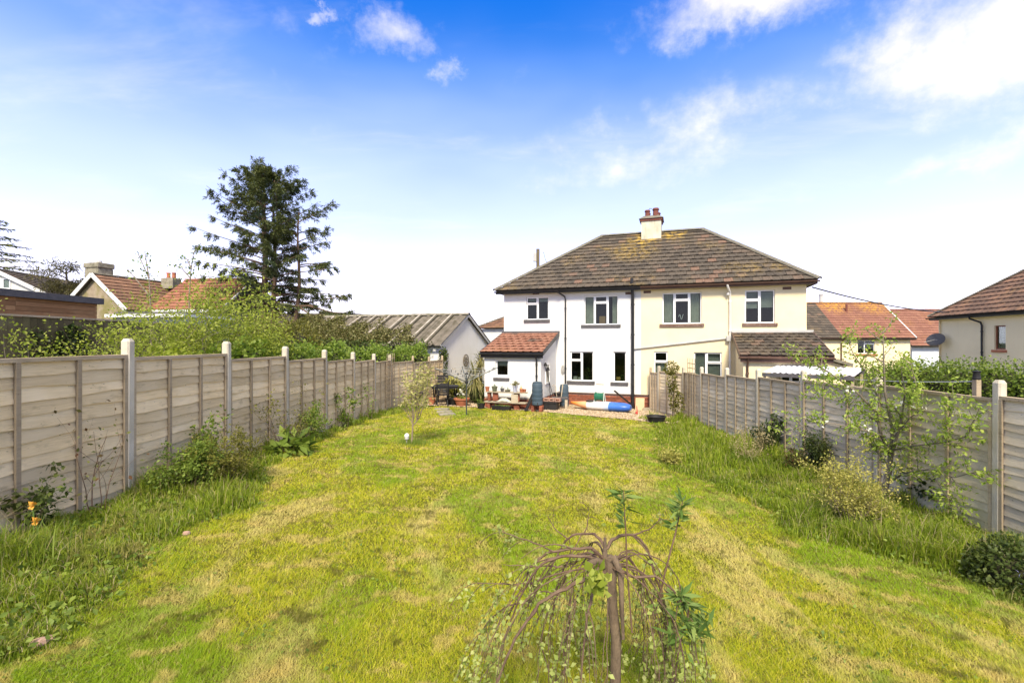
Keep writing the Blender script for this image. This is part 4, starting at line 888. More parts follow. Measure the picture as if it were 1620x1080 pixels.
    window(h, w1, [(0, 1, 0, 1)], y=-.10, room=False, fw=.14, curtains={0: 'full'}); roof_faces(h, 'gy', L, 7, ze, zr, .2, M_TILED, fascia=M_FASW)
    # --- timber garden room and dark fence
    F7 = Frame(-11.6, 13.3, R(-90), ZC-1.9); h = F7.root('garden_room', label='flat-roofed garden room clad in orange-brown boards with dark grey roof edge', cat='outbuilding')
    zt = 1.9+1.02; Lr = 7.0; h.location = (-11.6, 6.0, ZC-1.9)
    # local x runs along the fence and outside (-y) faces the lawn
    h.rotation_euler = (0, 0, R(90)); MB().box(.02, Lr-.02, .03, 3.5, -.3, zt-.01).build('wall', M_FEND, h)
    k = 0; z = .6
    while z < zt-.04:
        for (a, b) in ((0, 2.4), (2.404, 4.9), (4.904, Lr)): MB().box(a, b, -.012+.004*(k % 2), .028, z, z+.105).build('board', M_CLAD, h)
        z += .112; k += 1
    MB().box(4.55, 4.67, -.03, -.014, .6, zt).build('corner_post', M_CLAD, h); MB().box(-.12, Lr+.1, -.12, 3.6, zt, zt+.16).build('roof', M_SILLG, h)
    f = empty('board_fence', (-10.5, 4, ZC-1.7), 0, label='dark mossy vertical board fence beyond the left garden, below the garden room', cat='fence')
    y = 0
    while y < 11.5:
        MB().box(0, .02, y+.003, y+.147, -.2, 1.7+.52+rnd.uniform(-.008, .008)).build('board', M_FEND, f); y += .15
    MB().box(-.04, .05, 0, 11.5, 2.225, 2.265).build('capping', M_BATT, f); MB().box(-.08, -.003, 0, 11.5, 1.6, 1.7).box(-.08, -.003, 0, 11.5, .5, .6).build('rail', M_BATT, f)
    # far chimneys / roofs over the trees
    for (x, y, Y, lab) in ((403, 482, 44, 'far brick chimney with red pots left of the conifer trunk'), (535, 497, 60, 'far brick chimney above the outbuilding ridge')):
        w = W(x, y+6, Y); o = empty('distant_house', (w.x, w.y, G(0, 30)-.5), 0, label='distant roof with ' + lab[4:], cat='house'); zz = w.z-o.location.z
        shell(o, 6, 5, -.3, zz-2.2, M_CREAM2); MB().add([(-.2, -.2, zz-2.2), (6.2, -.2, zz-2.2), (6.2, 5.2, zz-2.2), (-.2, 5.2, zz-2.2), (-.2, 2.5, zz-.3), (6.2, 2.5, zz-.3)], [(0, 1, 5, 4), (2, 3, 4, 5), (0, 4, 3), (1, 2, 5)]).build('roof', M_TILED, o)
        c = MB().box(-.5, .9, 2.1, 2.9, zz-1.5, zz+.1).build('chimney', M_BRICK, o)
        for k in range(4): MB().lathe([(.15, 0), (.13, .4), (.16, .42), (.16, .5)], 8, (-.25+k*.32, 2.5, zz+.1)).build('chimney_pot', M_TERRA, c)
    w = W(494, 506, 34); o = empty('grey_gable_house', (w.x-.6, w.y, G(0, 30)), R(-30), label='grey-white house gable peeping out right of the olive bush', cat='house'); zz = w.z-o.location.z
    shell(o, 4, 5, -.3, zz-1.2, M_WHITE); gable_infill(o, 'gy', 4, 5, zz-1.2, zz+.35, M_WHITE); roof_faces(o, 'gy', 4, 5, zz-1.25, zz+.45, .2, M_TILED)
    # utility pole and wires
    w = W(851, 394, 42); o = empty('utility_pole', (w.x, w.y, G(0, 30)), 0, label='wooden utility pole rising behind the left hip of the house roof', cat='pole'); zz = w.z-o.location.z
    MB().tube([(0, 0, -.5), (0, 0, zz)], [.18, .15], 10).build('pole', pm('pole_wood', (.17, .13, .08), (.12, .10, .06), 4, .9, .3, 20, (1, 1, .1)), o)
    MB().box(-.42, -.14, -.15, .15, zz-1.1, zz-.35).build('junction_box', M_GREYP, o); MB().bar((0, 0, zz-.25), (.5, -.2, zz-.35), .05).build('bracket', M_GREYP, o)
    def wire(name, a, b, sag, lab, r=.014):
        a, b = Vector(a), Vector(b); tag(MB().tube([a.lerp(b, i/14)-Vector((0, 0, sag*4*(i/14)*(1-i/14))) for i in range(15)], r, 5).build(name, M_BLACKP), lab, 'cable')
    wire('overhead_cable', HF.w(11.8, .3, 4.62), Frame(23.46, 26.5, R(-99.4), ZC-3.3).w(1.2, -.3, 4.85), .18, 'dark overhead cable between the cream house corner and right-hand house roof', .03)
    wire('service_wire', (w.x+.5, w.y-.2, w.z-.3), HF.w(1.6, 1.6, 6.2), .25, 'thin service wire from the wooden pole to the tiled roof', .015)
main_house()
neighbours()
# ------------------------------------------------------------------ garden fences
BOARDS = {}
def board_mesh(w, k, mat):
    key = (round(w, 2), k, mat.name)
    if key not in BOARDS:
        s = random.Random(k*13+5); n = 9; H = .165; vs = []; ph = s.uniform(0, 6)
        for i in range(n+1):
            u = i/n*w; lo = -.010*math.sin(ph+u*3.1)-.008*math.sin(ph*2+u*7.7)+s.uniform(-.003, .003); t = .002*math.sin(u*5+ph)
            vs += [(u, -.024-t, lo), (u, -.000-t, H), (u, -.008-t, lo), (u, .008, H)]
        fs = []
        for i in range(n):
            a, b = 4*i, 4*i+4; fs += [(a, b, b+1, a+1), (a+2, a+3, b+3, b+2), (a, a+2, b+2, b), (a+1, b+1, b+3, a+3)]
        fs += [(0, 1, 3, 2), (4*n, 4*n+2, 4*n+3, 4*n+1)]
        me = bpy.data.meshes.new('board'); me.from_pydata(vs, [], fs); me.materials.append(mat); BOARDS[key] = me
    return BOARDS[key]
POSTM = {}
def fence(name, posts, tops, label, wmat, hgt=1.62, thick=None, side=1, nb=13, postextra=.2, wood=()):
    """posts: (X, Y) points; tops: world z of the panel top in each bay"""
    root = empty(name, (posts[0][0], posts[0][1], G(*posts[0])), 0, label, 'fence'); o = root.location.copy()
    for i, (X, Y) in enumerate(posts):
        z1 = max(tops[max(i-1, 0)], tops[min(i, len(tops)-1)])+postextra; z0 = G(X, Y)-.3; hw = .052 if i not in wood else .04
        d = Vector(posts[min(i+1, len(posts)-1)])-Vector(posts[max(i-1, 0)]); a = math.atan2(d.y, d.x)
        m = MB(); c = .018; zt = z1-z0
        ring = [(-hw+c, -hw), (hw-c, -hw), (hw, -hw+c), (hw, hw-c), (hw-c, hw), (-hw+c, hw), (-hw, hw-c), (-hw, -hw+c)]
        vs = [(x, y, 0) for x, y in ring]+[(x, y, zt-.035) for x, y in ring]+[(x*.62, y*.62, zt) for x, y in ring]
        m.add(vs, [(k, (k+1) % 8, 8+(k+1) % 8, 8+k) for k in range(8)]+[(8+k, 8+(k+1) % 8, 16+(k+1) % 8, 16+k) for k in range(8)]+[tuple(range(16, 24))])
        p = m.build('post', M_CONC if i not in wood else M_BATT, root); p.location = (X-o.x, Y-o.y, z0-o.z); p.rotation_euler = (rnd.uniform(-.006, .006), rnd.uniform(-.006, .006), a)
    for i in range(len(posts)-1):
        A, B = Vector((*posts[i], 0)), Vector((*posts[i+1], 0)); d = (B-A); Ln = d.length-.075; d.normalize(); a = math.atan2(d.y, d.x)
        s = A+d*.038; top = tops[i]; w = Ln; fl = math.pi if side < 0 else 0
        if side < 0: s = B-d*.038; a += math.pi
        bt = MB(); nbat = 2; zb = -hgt-.02
        bt.box(0, w, -.046, .030, -.028, .012); bt.box(0, w, -.036, -.0155, -.085, -.0285) if False else None
        for x in [0]+[w*(k+1)/(nbat+1)-.022 for k in range(nbat)]+[w-.044]: bt.box(x, x+.044, -.048, -.0265, zb, -.0285)
        for x in [0, w*.5-.02, w-.044]: bt.box(x, x+.044, .010, .03, zb, -.0285)
        pn = bt.build('fence_panel', M_BATT, root); pn.location = (s.x-o.x, s.y-o.y, top-o.z); pn.rotation_euler = (0, 0, a)
        st = hgt/nb; ks = list(range(6)); rnd.shuffle(ks)
        for k in range(nb):
            b = bpy.data.objects.new('board', board_mesh(w, ks[k % 6], wmat)); link(b, pn); hh = rnd.uniform(-.012, .012) if 0 < k < nb-1 else 0
            b.location = (0, 0, -.025-st*(k+1)+hh-.005); b.rotation_euler = (0, rnd.uniform(-.004, .004), 0)
        zz = top-hgt-.03; gz = G(*((A+B)/2)[:2])-.2
        gb = MB().box(0, w, -.02, .02, gz-zz, 0).build('gravel_board', M_CONC, pn); gb.location = (0, 0, -hgt-.03)
    return root
XLF, XRF = -4.6, 5.75
lp = [(XLF, 5.55+1.88*k) for k in range(-3, 7)]+[(-4.2, 18.66), (-3.86, 20.2), (-3.50, 21.5)]
lt = []
for i in range(len(lp)-1):
    ym = (lp[i][1]+lp[i+1][1])/2; lt.append(ZC-np.interp(ym, [1, 4.6, 6.5, 12.87, 16.8, 19.5, 21.5], [.04, .165, .20, .53, .72, .85, .84]))
fence('lap_fence', lp, lt, 'pale waney-lap fence panels with concrete posts along the left side of the lawn', M_FENL, side=1, wood=(10, 11, 12))
rp = [(XRF, 3.75), (XRF, 5.69), (XRF, 7.6), (XRF, 9.6), (XRF, 11.4), (XRF, 13.15), (XRF, 14.95), (XRF-.02, 16.5), (5.22, 17.75), (5.06, 18.35)]
rt = [ZC-np.interp((rp[i][1]+rp[i+1][1])/2, [4.6, 6.6, 8.6, 10.5, 12.3, 14., 15.7, 17.2, 18.2], [.66, .70, .78, .86, .93, 1.0, 1.08, 1.12, 1.20]) for i in range(len(rp)-1)]
fence('lap_fence', rp, rt, 'greyer waney-lap fence panels with concrete posts along the right side of the lawn', M_FENR, side=-1, hgt=1.60, wood=(9,))

# ------------------------------------------------------------------ things by the house
M_BLK = pm('black_garden_metal', (.018, .017, .017), (.03, .028, .027), 5, .55)
def gz(v, dz=0.): return Vector((v.x, v.y, G(v.x, v.y)+.02+dz))
def lathe_thing(name, loc, prof, mat, label, cat, n=20, group=None):
    o = MB().lathe(prof, n).build(name, mat); o.location = loc; autosmooth(o, 35); return tag(o, label, cat, group)
def butt(x, Y, h, r, label, plinth=True):
    p = gz(GP(x, Y)); o = empty('water_butt', (p.x, p.y, p.z+(.24 if plinth else 0)), 0, label, 'water butt', 'water butts by the wall'); m = pm('blue_grey_plastic', (.055, .085, .11), (.07, .10, .125), 3, .5)
    pr = [(r*.88, 0), (r*.93, .02)]; nb = 5
    for k in range(nb):
        z = h*.9*(k/nb); z2 = h*.9*((k+1)/nb); pr += [(r*(.93+.07*math.sin(math.pi*min(1, k/nb+.25))), z+.03), (r*(.95+.06*math.sin(math.pi*min(1, (k+.8)/nb+.1))), z2-.02), (r*.93, z2-.008)]
    pr += [(r*.92, h*.93), (r*.80, h*.97)]
    autosmooth(MB().lathe(pr, 20).build('barrel', m, o), 30); autosmooth(MB().lathe([(r*.84, 0), (r*.86, .025), (r*.6, .05)], 20, (0, 0, h*.965)).build('lid', m, o), 30)
    MB().tube([(0, -r*.9, .1), (0, -r-.06, .1), (0, -r-.07, .05)], .015, 6).build('tap', M_BLK, o)
    if plinth:
        st = empty('brick_stand', p, HF.a, 'red brick stand under the blue-grey water butt at the lean-to corner', 'stand')
        for lv in range(3):
            for sx in (-1, 1):
                b = MB().box(-.0525, .0525, -.11, .11, .078*lv, .078*lv+.072).build('brick', M_BRICK, st); b.location = (sx*.15+rnd.uniform(-.01, .01), rnd.uniform(-.01, .01), 0)
        b = MB().box(-.24, .24, -.13, .13, 0, .0).build('brick', M_BRICK, st) if False else None
    return o
butt(850, 17.05, .82, .20, 'blue-grey water butt on red bricks at the corner of the white lean-to')
butt(892.5, 19.15, .86, .19, 'darker water butt in the corner below the white wall downpipe', False)
def planks_table():
    s0, z0 = HF.px(769, 640, -2.85); s1, _ = HF.px(831, 640, -2.85); w = s1-s0; p = HF.w(s0, -2.85, 0); zg = G(p.x, p.y)+.02
    o = empty('brick_shelf', (p.x, p.y, zg), HF.a, 'two-tier plank shelf on red brick piers in front of the lean-to', 'shelf'); top = .62
    for xx in (.10, .34, w-.36):
        n = 8
        for k in range(n):
            if abs(k*.075-.225) < .01: continue
            b = MB().box(-.1, .1, -.05, .05, 0, .066).build('brick', M_BRICK, o); b.location = (xx+rnd.uniform(-.008, .008), .1+rnd.uniform(-.01, .01), k*.075); b.rotation_euler = (0, 0, rnd.uniform(-.1, .1)+(1.57 if xx < .2 else 0))
    for z, e in ((.605, .0), (.228, .06)):
        for y in (-.04, .12): bevel(MB().box(-.02-e, w+.02, y, y+.15, z, z+.035).build('plank', M_WOODP, o), .004)
    bevel(MB().box(1.0 if w > 1.3 else .8, 1.26 if w > 1.3 else 1.06, -.0, .12, .265, .56).build('block', M_WOODP, o), .006)
    m = MB(); vs = []
    for i in range(9):
        for j in range(5): vs.append((.42+.07*i, -.05+.06*j, .265+.14*math.sin(math.pi*i/8)*math.sin(math.pi*(j+.3)/4.6)+.012*math.sin(i*2.3+j)))
    m.add(vs, [(i*5+j, i*5+j+1, i*5+j+6, i*5+j+5) for i in range(8) for j in range(4)]); so = m.build('sack', M_CURT, o, True); so.modifiers.new('solid', 'SOLIDIFY').thickness = .012
    T = lambda x: HF.px(x, 620, -2.8)[0]-s0
    wl = lambda lx, ly, lz: Vector((p.x, p.y, zg))+HF.d*lx+HF.n*ly+Vector((0, 0, lz))
    pot = lambda r, h: [(r*.70, 0), (r*.92, h*.78), (r*1.02, h*.79), (r*1.02, h), (r*.9, h), (r*.85, h*.85), (r*.01, h*.84)]
    zt = .642; pp = [(771, .085, .17, M_TERRA, 'terracotta plant pot at the left end of the plank shelf'), (782.5, .11, .19, pm('mossy_pot', (.14, .14, .09), (.10, .11, .06), 6, .9), 'mossy green-grey pot, second from the left on the plank shelf'),
          (794.5, .075, .12, M_SILLG, 'small dark pot near the middle of the plank shelf'), (803, .12, .08, M_STONE, 'shallow stone bowl near the middle of the plank shelf'), (815, .095, .24, pm('pale_lilac_pot', (.46, .47, .54), (.40, .41, .48), 5, .6), 'pale lilac pot with a bushy plant on the plank shelf'),
          (825, .075, .13, M_TERRA, 'terracotta pot at the right end of the plank shelf'), (828.5, .07, .11, M_TERRA, 'smaller terracotta pot at the very right end of the shelf')]
    for i, (x, r, h, mt, lab) in enumerate(pp):
        q = wl(T(x), .05 if i != 6 else .14, zt); pt = lathe_thing('plant_pot', q, pot(r, h), mt, lab, 'pot', 16, 'pots on the plank shelf')
        if i == 4: leafobj('pot_plant', np.random.default_rng(4).normal(size=(160, 3))*np.array([.07, .07, .045])+np.array([0, 0, h+.06]), .06, .6, LEAF['ivydry'], pt)
        if i in (1, 2, 3): leafobj('pot_plant', np.random.default_rng(i).normal(size=(40, 3))*np.array([.03, .03, .035])+np.array([0, 0, h+.02]), .07, .2, LEAF['dull'], pt)
    q = wl(T(823.5), .12, zt); autosmooth(tag(MB().lathe([(.03, 0), (.045, .02), (.04, .16), (.012, .20), (.012, .25)], 12, q).build('candle_bottle', pm('orange_glaze', (.62, .34, .14), None, 4, .4)), 'orange bottle standing among the shelf pots', 'bottle'))
    q = wl(.72, -.24, 0); tr = MB(); a, b, h = .36, .14, .16
    tr.add([(-a*.9, -b*.85, 0), (a*.9, -b*.85, 0), (a*.9, b*.85, 0), (-a*.9, b*.85, 0), (-a, -b, h), (a, -b, h), (a, b, h), (-a, b, h), (-a*.94, -b*.9, h), (a*.94, -b*.9, h), (a*.94, b*.9, h), (-a*.94, b*.9, h), (-a*.9, -b*.85, h-.04), (a*.9, -b*.85, h-.04), (a*.9, b*.85, h-.04), (-a*.9, b*.85, h-.04)],
           [(3, 2, 1, 0), (0, 1, 5, 4), (1, 2, 6, 5), (2, 3, 7, 6), (3, 0, 4, 7), (4, 5, 9, 8), (5, 6, 10, 9), (6, 7, 11, 10), (7, 4, 8, 11), (8, 9, 13, 12), (9, 10, 14, 13), (10, 11, 15, 14), (11, 8, 12, 15), (12, 13, 14, 15)])
    t_ = tr.build('planter_trough', M_BLK); t_.location = q; t_.rotation_euler = (0, 0, HF.a); tag(t_, 'black trough of seedlings below the plank shelf', 'planter')
    tag(leafobj('seedlings', np.random.default_rng(9).uniform((-.3, -.09, h-.03), (.3, .09, h+.04), (120, 3)), .05, .5, LEAF['fresh'], t_), kind='stuff')
    q = wl(-.18, -.06, 0); t_ = lathe_thing('dark_planter', q, [(.12, 0), (.16, .2), (.15, .2), (.14, .16), (.01, .16)], M_BLK, 'small dark planter at the left foot of the plank shelf', 'planter'); tag(leafobj('plant', np.random.default_rng(2).normal(size=(90, 3))*.06+np.array([0, 0, .22]), .07, .5, LEAF['mid'], t_), kind='stuff')
    pb = wl(w+.06, -.12, 0); tag(MB().bar(pb, pb+HF.d*.24+HF.n*.42+Vector((0, 0, .78)), .14, .03).build('leaning_board', M_BLK), 'dark board leaning beside the water butt', 'board')
planks_table()
def crates():
    p = GP(872, 17.9); p.z += .02; o = empty('crate_pile', p, HF.a, 'black plastic crate with garden oddments at the brick corner', 'crate'); m = MB()
    for (x0, x1, y0, y1, z0, z1) in ((-.25, .25, -.2, -.18, 0, .3), (-.25, .25, .18, .2, 0, .3), (-.25, -.23, -.18, .18, 0, .3), (.23, .25, -.18, .18, 0, .3), (-.23, .23, -.18, .18, 0, .02)): m.box(x0, x1, y0, y1, z0, z1)
    m.build('crate_body', M_BLK, o); MB().box(-.27, .27, -.22, -.2, .26, .32).box(-.27, .27, .2, .22, .26, .32).build('rim', M_BLK, o)
    b = empty('paving_blocks', (p.x+.02, p.y-.06, p.z+.325), HF.a, 'row of pinkish hollow blocks lying on the black crate', 'block')
    for k in range(3):
        m = MB(); x = -.30+k*.22; m.box(x, x+.2, -.1, .1, 0, .03).box(x, x+.2, -.1, .1, .09, .12).box(x, x+.035, -.1, .1, .03, .09).box(x+.165, x+.2, -.1, .1, .03, .09); m.build('hollow_block', pm('pinkish_block', (.45, .27, .20), (.36, .21, .16), 6, .9, .3), b)
    q = GP(886, 18.3); q.z += .02; t_ = empty('slab_bench', q, HF.a+.2, 'low grey slab on wooden legs between the two water butts', 'bench'); bevel(MB().box(-.32, .30, -.2, .22, .40, .45).build('slab', M_SILLG, t_), .008)
    for x in (-.25, .24): MB().box(x-.05, x+.05, -.16, .16, 0, .40).build('leg', M_WOODP, t_)
    for (dx, h, lab, nm) in ((-.12, .62, 'garden trowel handle leaning over the slab bench', 0), (.05, .66, 'wooden tool handle standing on the slab bench', 1)):
        a = Vector((q.x+dx, q.y+.05, q.z+.45)); e = a+Vector((-.05+.12*nm, .12, h-.2)); w_ = MB().tube([a, a.lerp(e, .5), e], [.018, .02, .024] if nm else [.012, .012, .012], 7)
        if not nm: w_.tube([e, e+Vector((-.06, 0, .03)), e+Vector((-.12, 0, -.02))], .014, 6)
        tag(w_.build('tool', M_WOODP), lab, 'tool')
    m = MB(); c = gz(GP(883, 18.55), .475); m.lathe([(.14, 0), (.19, .12), (.18, .12), (.13, .02)], 14, c); tag(autosmooth(m.build('bucket', M_BLK)), 'black bucket on the slab bench beside the dark water butt', 'bucket')
crates()
def broom():
    a = HF.w(2.50, -1.35, 0); a.z = G(a.x, a.y)+.02; b = HF.w(2.38, -1.52, 1.55)
    o = empty('broom', a, 0, 'dark-headed broom standing head up against the lean-to side wall', 'broom'); d = b-a; MB().tube([(0, 0, 0), d], .013, 7).build('handle', M_BLK, o)
    m = MB(); m.bar(d+HF.n*-.17, d+HF.n*.17, .07, .06); 
    for k in range(40): q = d+HF.n*rnd.uniform(-.16, .16)+HF.d*rnd.uniform(-.03, .03); m.bar(q, q+Vector((rnd.uniform(-.03, .03), rnd.uniform(-.03, .03), .10)), .012)
    m.build('broom_head', M_BLK, o)
    p = HF.w(2.58, -1.0, 0); p.z = G(p.x, p.y)+.02; o = tag(MB().tube([p, HF.w(2.365, -1.9, 1.75)], .012, 6).lathe([(.05, 0), (.07, .05), (.02, .14)], 8, HF.w(2.40, -1.9, 1.72)).build('mop', M_BLK), 'dark mop leaning against the lean-to beside the broom', 'mop')
broom()
# oval sieve hung by the downpipe
s_, z_ = HF.px(890.5, 584, -.08); w_ = HF.w(s_, -.06, z_); o = empty('hanging_basket', w_, HF.a, 'oval wire basket hanging on the white wall beside the downpipe', 'basket')
m_ = MB(); m_.tube([(.075*math.cos(a), 0, .17*math.sin(a)) for a in np.linspace(0, 6.2832, 22)], .01, 5, False); m_.build('rim', M_GREYP, o); m_ = MB()
for k in range(-4, 5): x = k*.016; h = .17*math.sqrt(max(0, 1-(x/.075)**2)); m_.tube([(x, -.01, -h), (x, -.05, 0), (x, -.01, h)], .005, 4)
for k in range(-7, 8): z = k*.022; h = .075*math.sqrt(max(0, 1-(z/.17)**2)); m_.tube([(-h, -.01, z), (0, -.05, z), (h, -.01, z)], .005, 4)
m_.build('mesh', M_GREYP, o)
def kayak():
    a = GP(903.5, 18.55); b = GP(998, 17.45); c = (a+b)/2; L = (b-a).length; o = empty('kayak', (c.x, c.y, G(c.x, c.y)+.03), math.atan2((b-a).y, (b-a).x), 'orange, white and blue kayak lying on the gravel below the white wall', 'kayak')
    def seg(x0, x1, mat, nm):
        n = 12; k = 14; vs = []
        for i in range(n+1):
            x = x0+(x1-x0)*i/n; u = (x+L/2)/L; 
            taper = min(1, (u/.34))**.75 if u < .34 else (1 if u < .80 else max(.0, 1-((u-.80)/.2)**3*.5)); hw = .02+.27*taper; hh = .02+.145*taper; zc = .17+(.07*(1-u/.34)**2 if u < .34 else 0)
            for j in range(k): t = 6.2832*j/k; cz = math.sin(t); vs.append((x, hw*math.copysign(abs(math.cos(t))**.75, math.cos(t)), zc+hh*(cz if cz > 0 else cz*1.02)))
        fs = [(i*k+j, i*k+(j+1) % k, (i+1)*k+(j+1) % k, (i+1)*k+j)[::-1] for i in range(n) for j in range(k)]+[tuple(range(k)), tuple(n*k+j for j in range(k))[::-1]]
        return autosmooth(meshobj(nm, vs, fs, mat, o), 50)
    def grad(name, c0, c1, x0, x1):
        m, t, bs = principled(name); sx = t.node('ShaderNodeSeparateXYZ'); t.put(sx.inputs[0], t.node('ShaderNodeTexCoord').outputs['Object'])
        n = t.noise(t.node('ShaderNodeTexCoord').outputs['Object'], 9, 4); t.put(bs.inputs['Base Color'], t.mix(t.smooth(t.math('ADD', sx.outputs[0], t.math('MULTIPLY', n, .15)), x0, x1), c0, c1)); bs.inputs['Roughness'].default_value = .4; return m
    seg(-L/2, -L/2+L*.30, grad('orange_hull', (.78, .24, .04), (.80, .40, .20), -L*.42, -L*.20), 'bow'); seg(-L/2+L*.30, L/2-L*.33, grad('white_hull', (.74, .73, .70), (.45, .55, .72), L*.05, L*.2), 'middle_hull'); seg(L/2-L*.33, L/2, grad('blue_hull', (.05, .16, .50), (.03, .12, .46), L*.2, L*.5), 'stern')
    MB().lathe([(.2, 0), (.21, .03), (.15, .05)], 16, (-.15*L, 0, .30)).build('hatch', M_BLK, o)
    # hose reel stands on it
    p = c+Vector((-.02, 0, 0)); r_ = empty('hose_reel', (p.x, p.y, G(p.x, p.y)+.345), o.rotation_euler.z, 'green garden hose reel with a tall white handle on the kayak', 'hose reel'); gm = pm('green_hose', (.02, .13, .07), (.04, .20, .12), 30, .5); wm = pm('pale_grey_tube', (.62, .64, .58), None, 4, .5)
    wd = .19
    for x in (-wd, wd): MB().tube([(x, -.10, 0), (x*.9, .0, .34), (x*.8, .06, .66)], .014, 7).build('side_tube', wm, r_); MB().tube([(x, .16, 0), (x*.95, .02, .34)], .014, 7).build('side_tube', wm, r_)
    MB().tube([(-wd*.8, .06, .66), (wd*.8, .06, .66)], .016, 7).build('handle', pm('tan_grip', (.40, .28, .17), None, 3, .6), r_); MB().tube([(-wd*1.1, -.12, 0.01), (wd*1.1, -.12, 0.01)], .015, 6).build('foot_bar', wm, r_)
    for x in (-.15, .15):
        q = MB().lathe([(.01, -.008), (.17, -.008), (.17, .008), (.01, .008)], 18); q.v = [(z+x, a, b+.20) for a, b, z in q.v]; q.build('reel_disc', pm('dark_green_plastic', (.03, .16, .09), None, 4, .5), r_)
    for k in range(9): q = [(-.13+.03*k, .13*math.cos(a)*(1-.04*(k % 3)), .20+.13*math.sin(a)) for a in np.linspace(0, 6.2832, 17)]; MB().tube(q, .014, 5, False).build('hose_coil', gm, r_)
kayak()
a = HF.px(972, 618, -.75); b = HF.px(1000, 640, -.18); pa = HF.w(a[0], -.75, a[1]); pb = HF.w(b[0], -.18, b[1]); pb.z = pb.z
tag(MB().bar(pa, pb+Vector((0, 0, -.02)), .07, .05).build('dark_pole', M_BLK), 'dark square pole propped between kayak and soil pipe', 'pole')
a = HF.px(1012, 640, -.5); p = HF.w(a[0], -.48, 0); p.z = G(p.x, p.y)+.02; o = bevel(MB().box(-.17, .17, -.012, .012, 0, .50).build('plywood_sheet', pm('plywood', (.56, .42, .25), (.50, .37, .21), 3, .8, .2, 20, (1, 1, 6))), .003); o.location = p+HF.n*.0; o.rotation_euler = (R(-22), 0, HF.a); tag(o, 'pale plywood sheet leaning against the brick plinth', 'board')
p = HF.w(a[0]+.25, -.42, 0); p.z = G(p.x, p.y)+.02; tag(MB().box(p.x-.16, p.x+.16, p.y-.1, p.y+.1, p.z, p.z+.07).box(p.x-.14, p.x+.14, p.y-.08, p.y+.08, p.z+.07, p.z+.11).build('timber_offcuts', M_WOODP), 'low stack of timber offcuts beside the plywood sheet', 'timber')
p = hit(1038, 668); p = Vector((p[0], p[1], G(*p)+.01)); o = lathe_thing('black_tub', p, [(.23, 0), (.29, .17), (.315, .185), (.315, .20), (.285, .20), (.25, .05), (.01, .05)], M_BLK, 'shallow black tub on the lawn edge by the right fence end', 'tub', 20)
p = gz(GP(1007, 17.0)); tag(MB().tube([p, p+Vector((.02, 0, .12)), p+Vector((.01, .02, .30))], [.03, .02, .012], 7).lathe([(.02, 0), (.05, .02), (.045, .07), (.02, .09)], 9, p).build('pump_tap', pm('red_plastic', (.45, .05, .04), None, 3, .5)), 'small red and black hand tool on the gravel by the soil pipe', 'tool')

def airer():
    p = Vector((*hit(738, 657), 0)); p.z = G(p.x, p.y); o = empty('rotary_airer', p, R(8), 'rotary washing line with open dark arms near the left patio edge', 'washing line'); zh = W(738, 604, p.y).z-p.z; zt = W(738, 582, p.y).z-p.z
    gm = pm('dark_green_grey_tube', (.06, .07, .065), (.09, .10, .09), 4, .45, metal=.3)
    MB().tube([(0, 0, -.1), (0, 0, zh+.26)], .024, 10).build('pole', gm, o); autosmooth(MB().lathe([(.03, 0), (.055, .02), (.055, .07), (.03, .10)], 12, (0, 0, zh-.05)).build('hub', M_BLK, o)); autosmooth(MB().lathe([(.03, 0), (.06, .02), (.05, .05), (.02, .07)], 12, (0, 0, zh+.24)).build('cap', M_BLK, o))
    r = 1.03; ends = []
    for k in range(4):
        a = k*math.pi/2+.12; e = Vector((r*math.cos(a), r*math.sin(a), zt)); ends.append(e); MB().tube([(0, 0, zh), e], .015, 7).build('arm', gm, o); MB().tube([(0, 0, zh+.26), e*.42+Vector((0, 0, zh*.58))], .008, 5).build('stay', M_GREYP, o)
    lm = pm('line_cord', (.42, .44, .42), None, 3, .6)
    for f in (1., .8, .6, .42):
        m = MB()
        for k in range(4):
            A = Vector((0, 0, zh)).lerp(ends[k], f); B = Vector((0, 0, zh)).lerp(ends[(k+1) % 4], f); m.tube([A.lerp(B, i/6)-Vector((0, 0, .10*f*(i/6)*(1-i/6)*2)) for i in range(7)], .0035, 4)
        m.build('line', lm, o)
    for k in range(34):
        f = rnd.choice((1., .8, .6)); q = rnd.randrange(4); A = Vector((0, 0, zh)).lerp(ends[q], f); B = Vector((0, 0, zh)).lerp(ends[(q+1) % 4], f); u = rnd.uniform(.08, .92); c = A.lerp(B, u)-Vector((0, 0, .2*f*u*(1-u)))
        pg = empty('clothes_peg', o.matrix_basis @ c, rnd.uniform(0, 3), 'small dark clothes peg clipped on the rotary washing line', 'peg', 'pegs on the washing line'); MB().bar((0, -.005, -.05), (.004, 0, .03), .012).bar((0, .005, -.05), (-.004, 0, .03), .012).build('jaw', M_BLK if k % 4 else M_WOODP, pg)
airer()
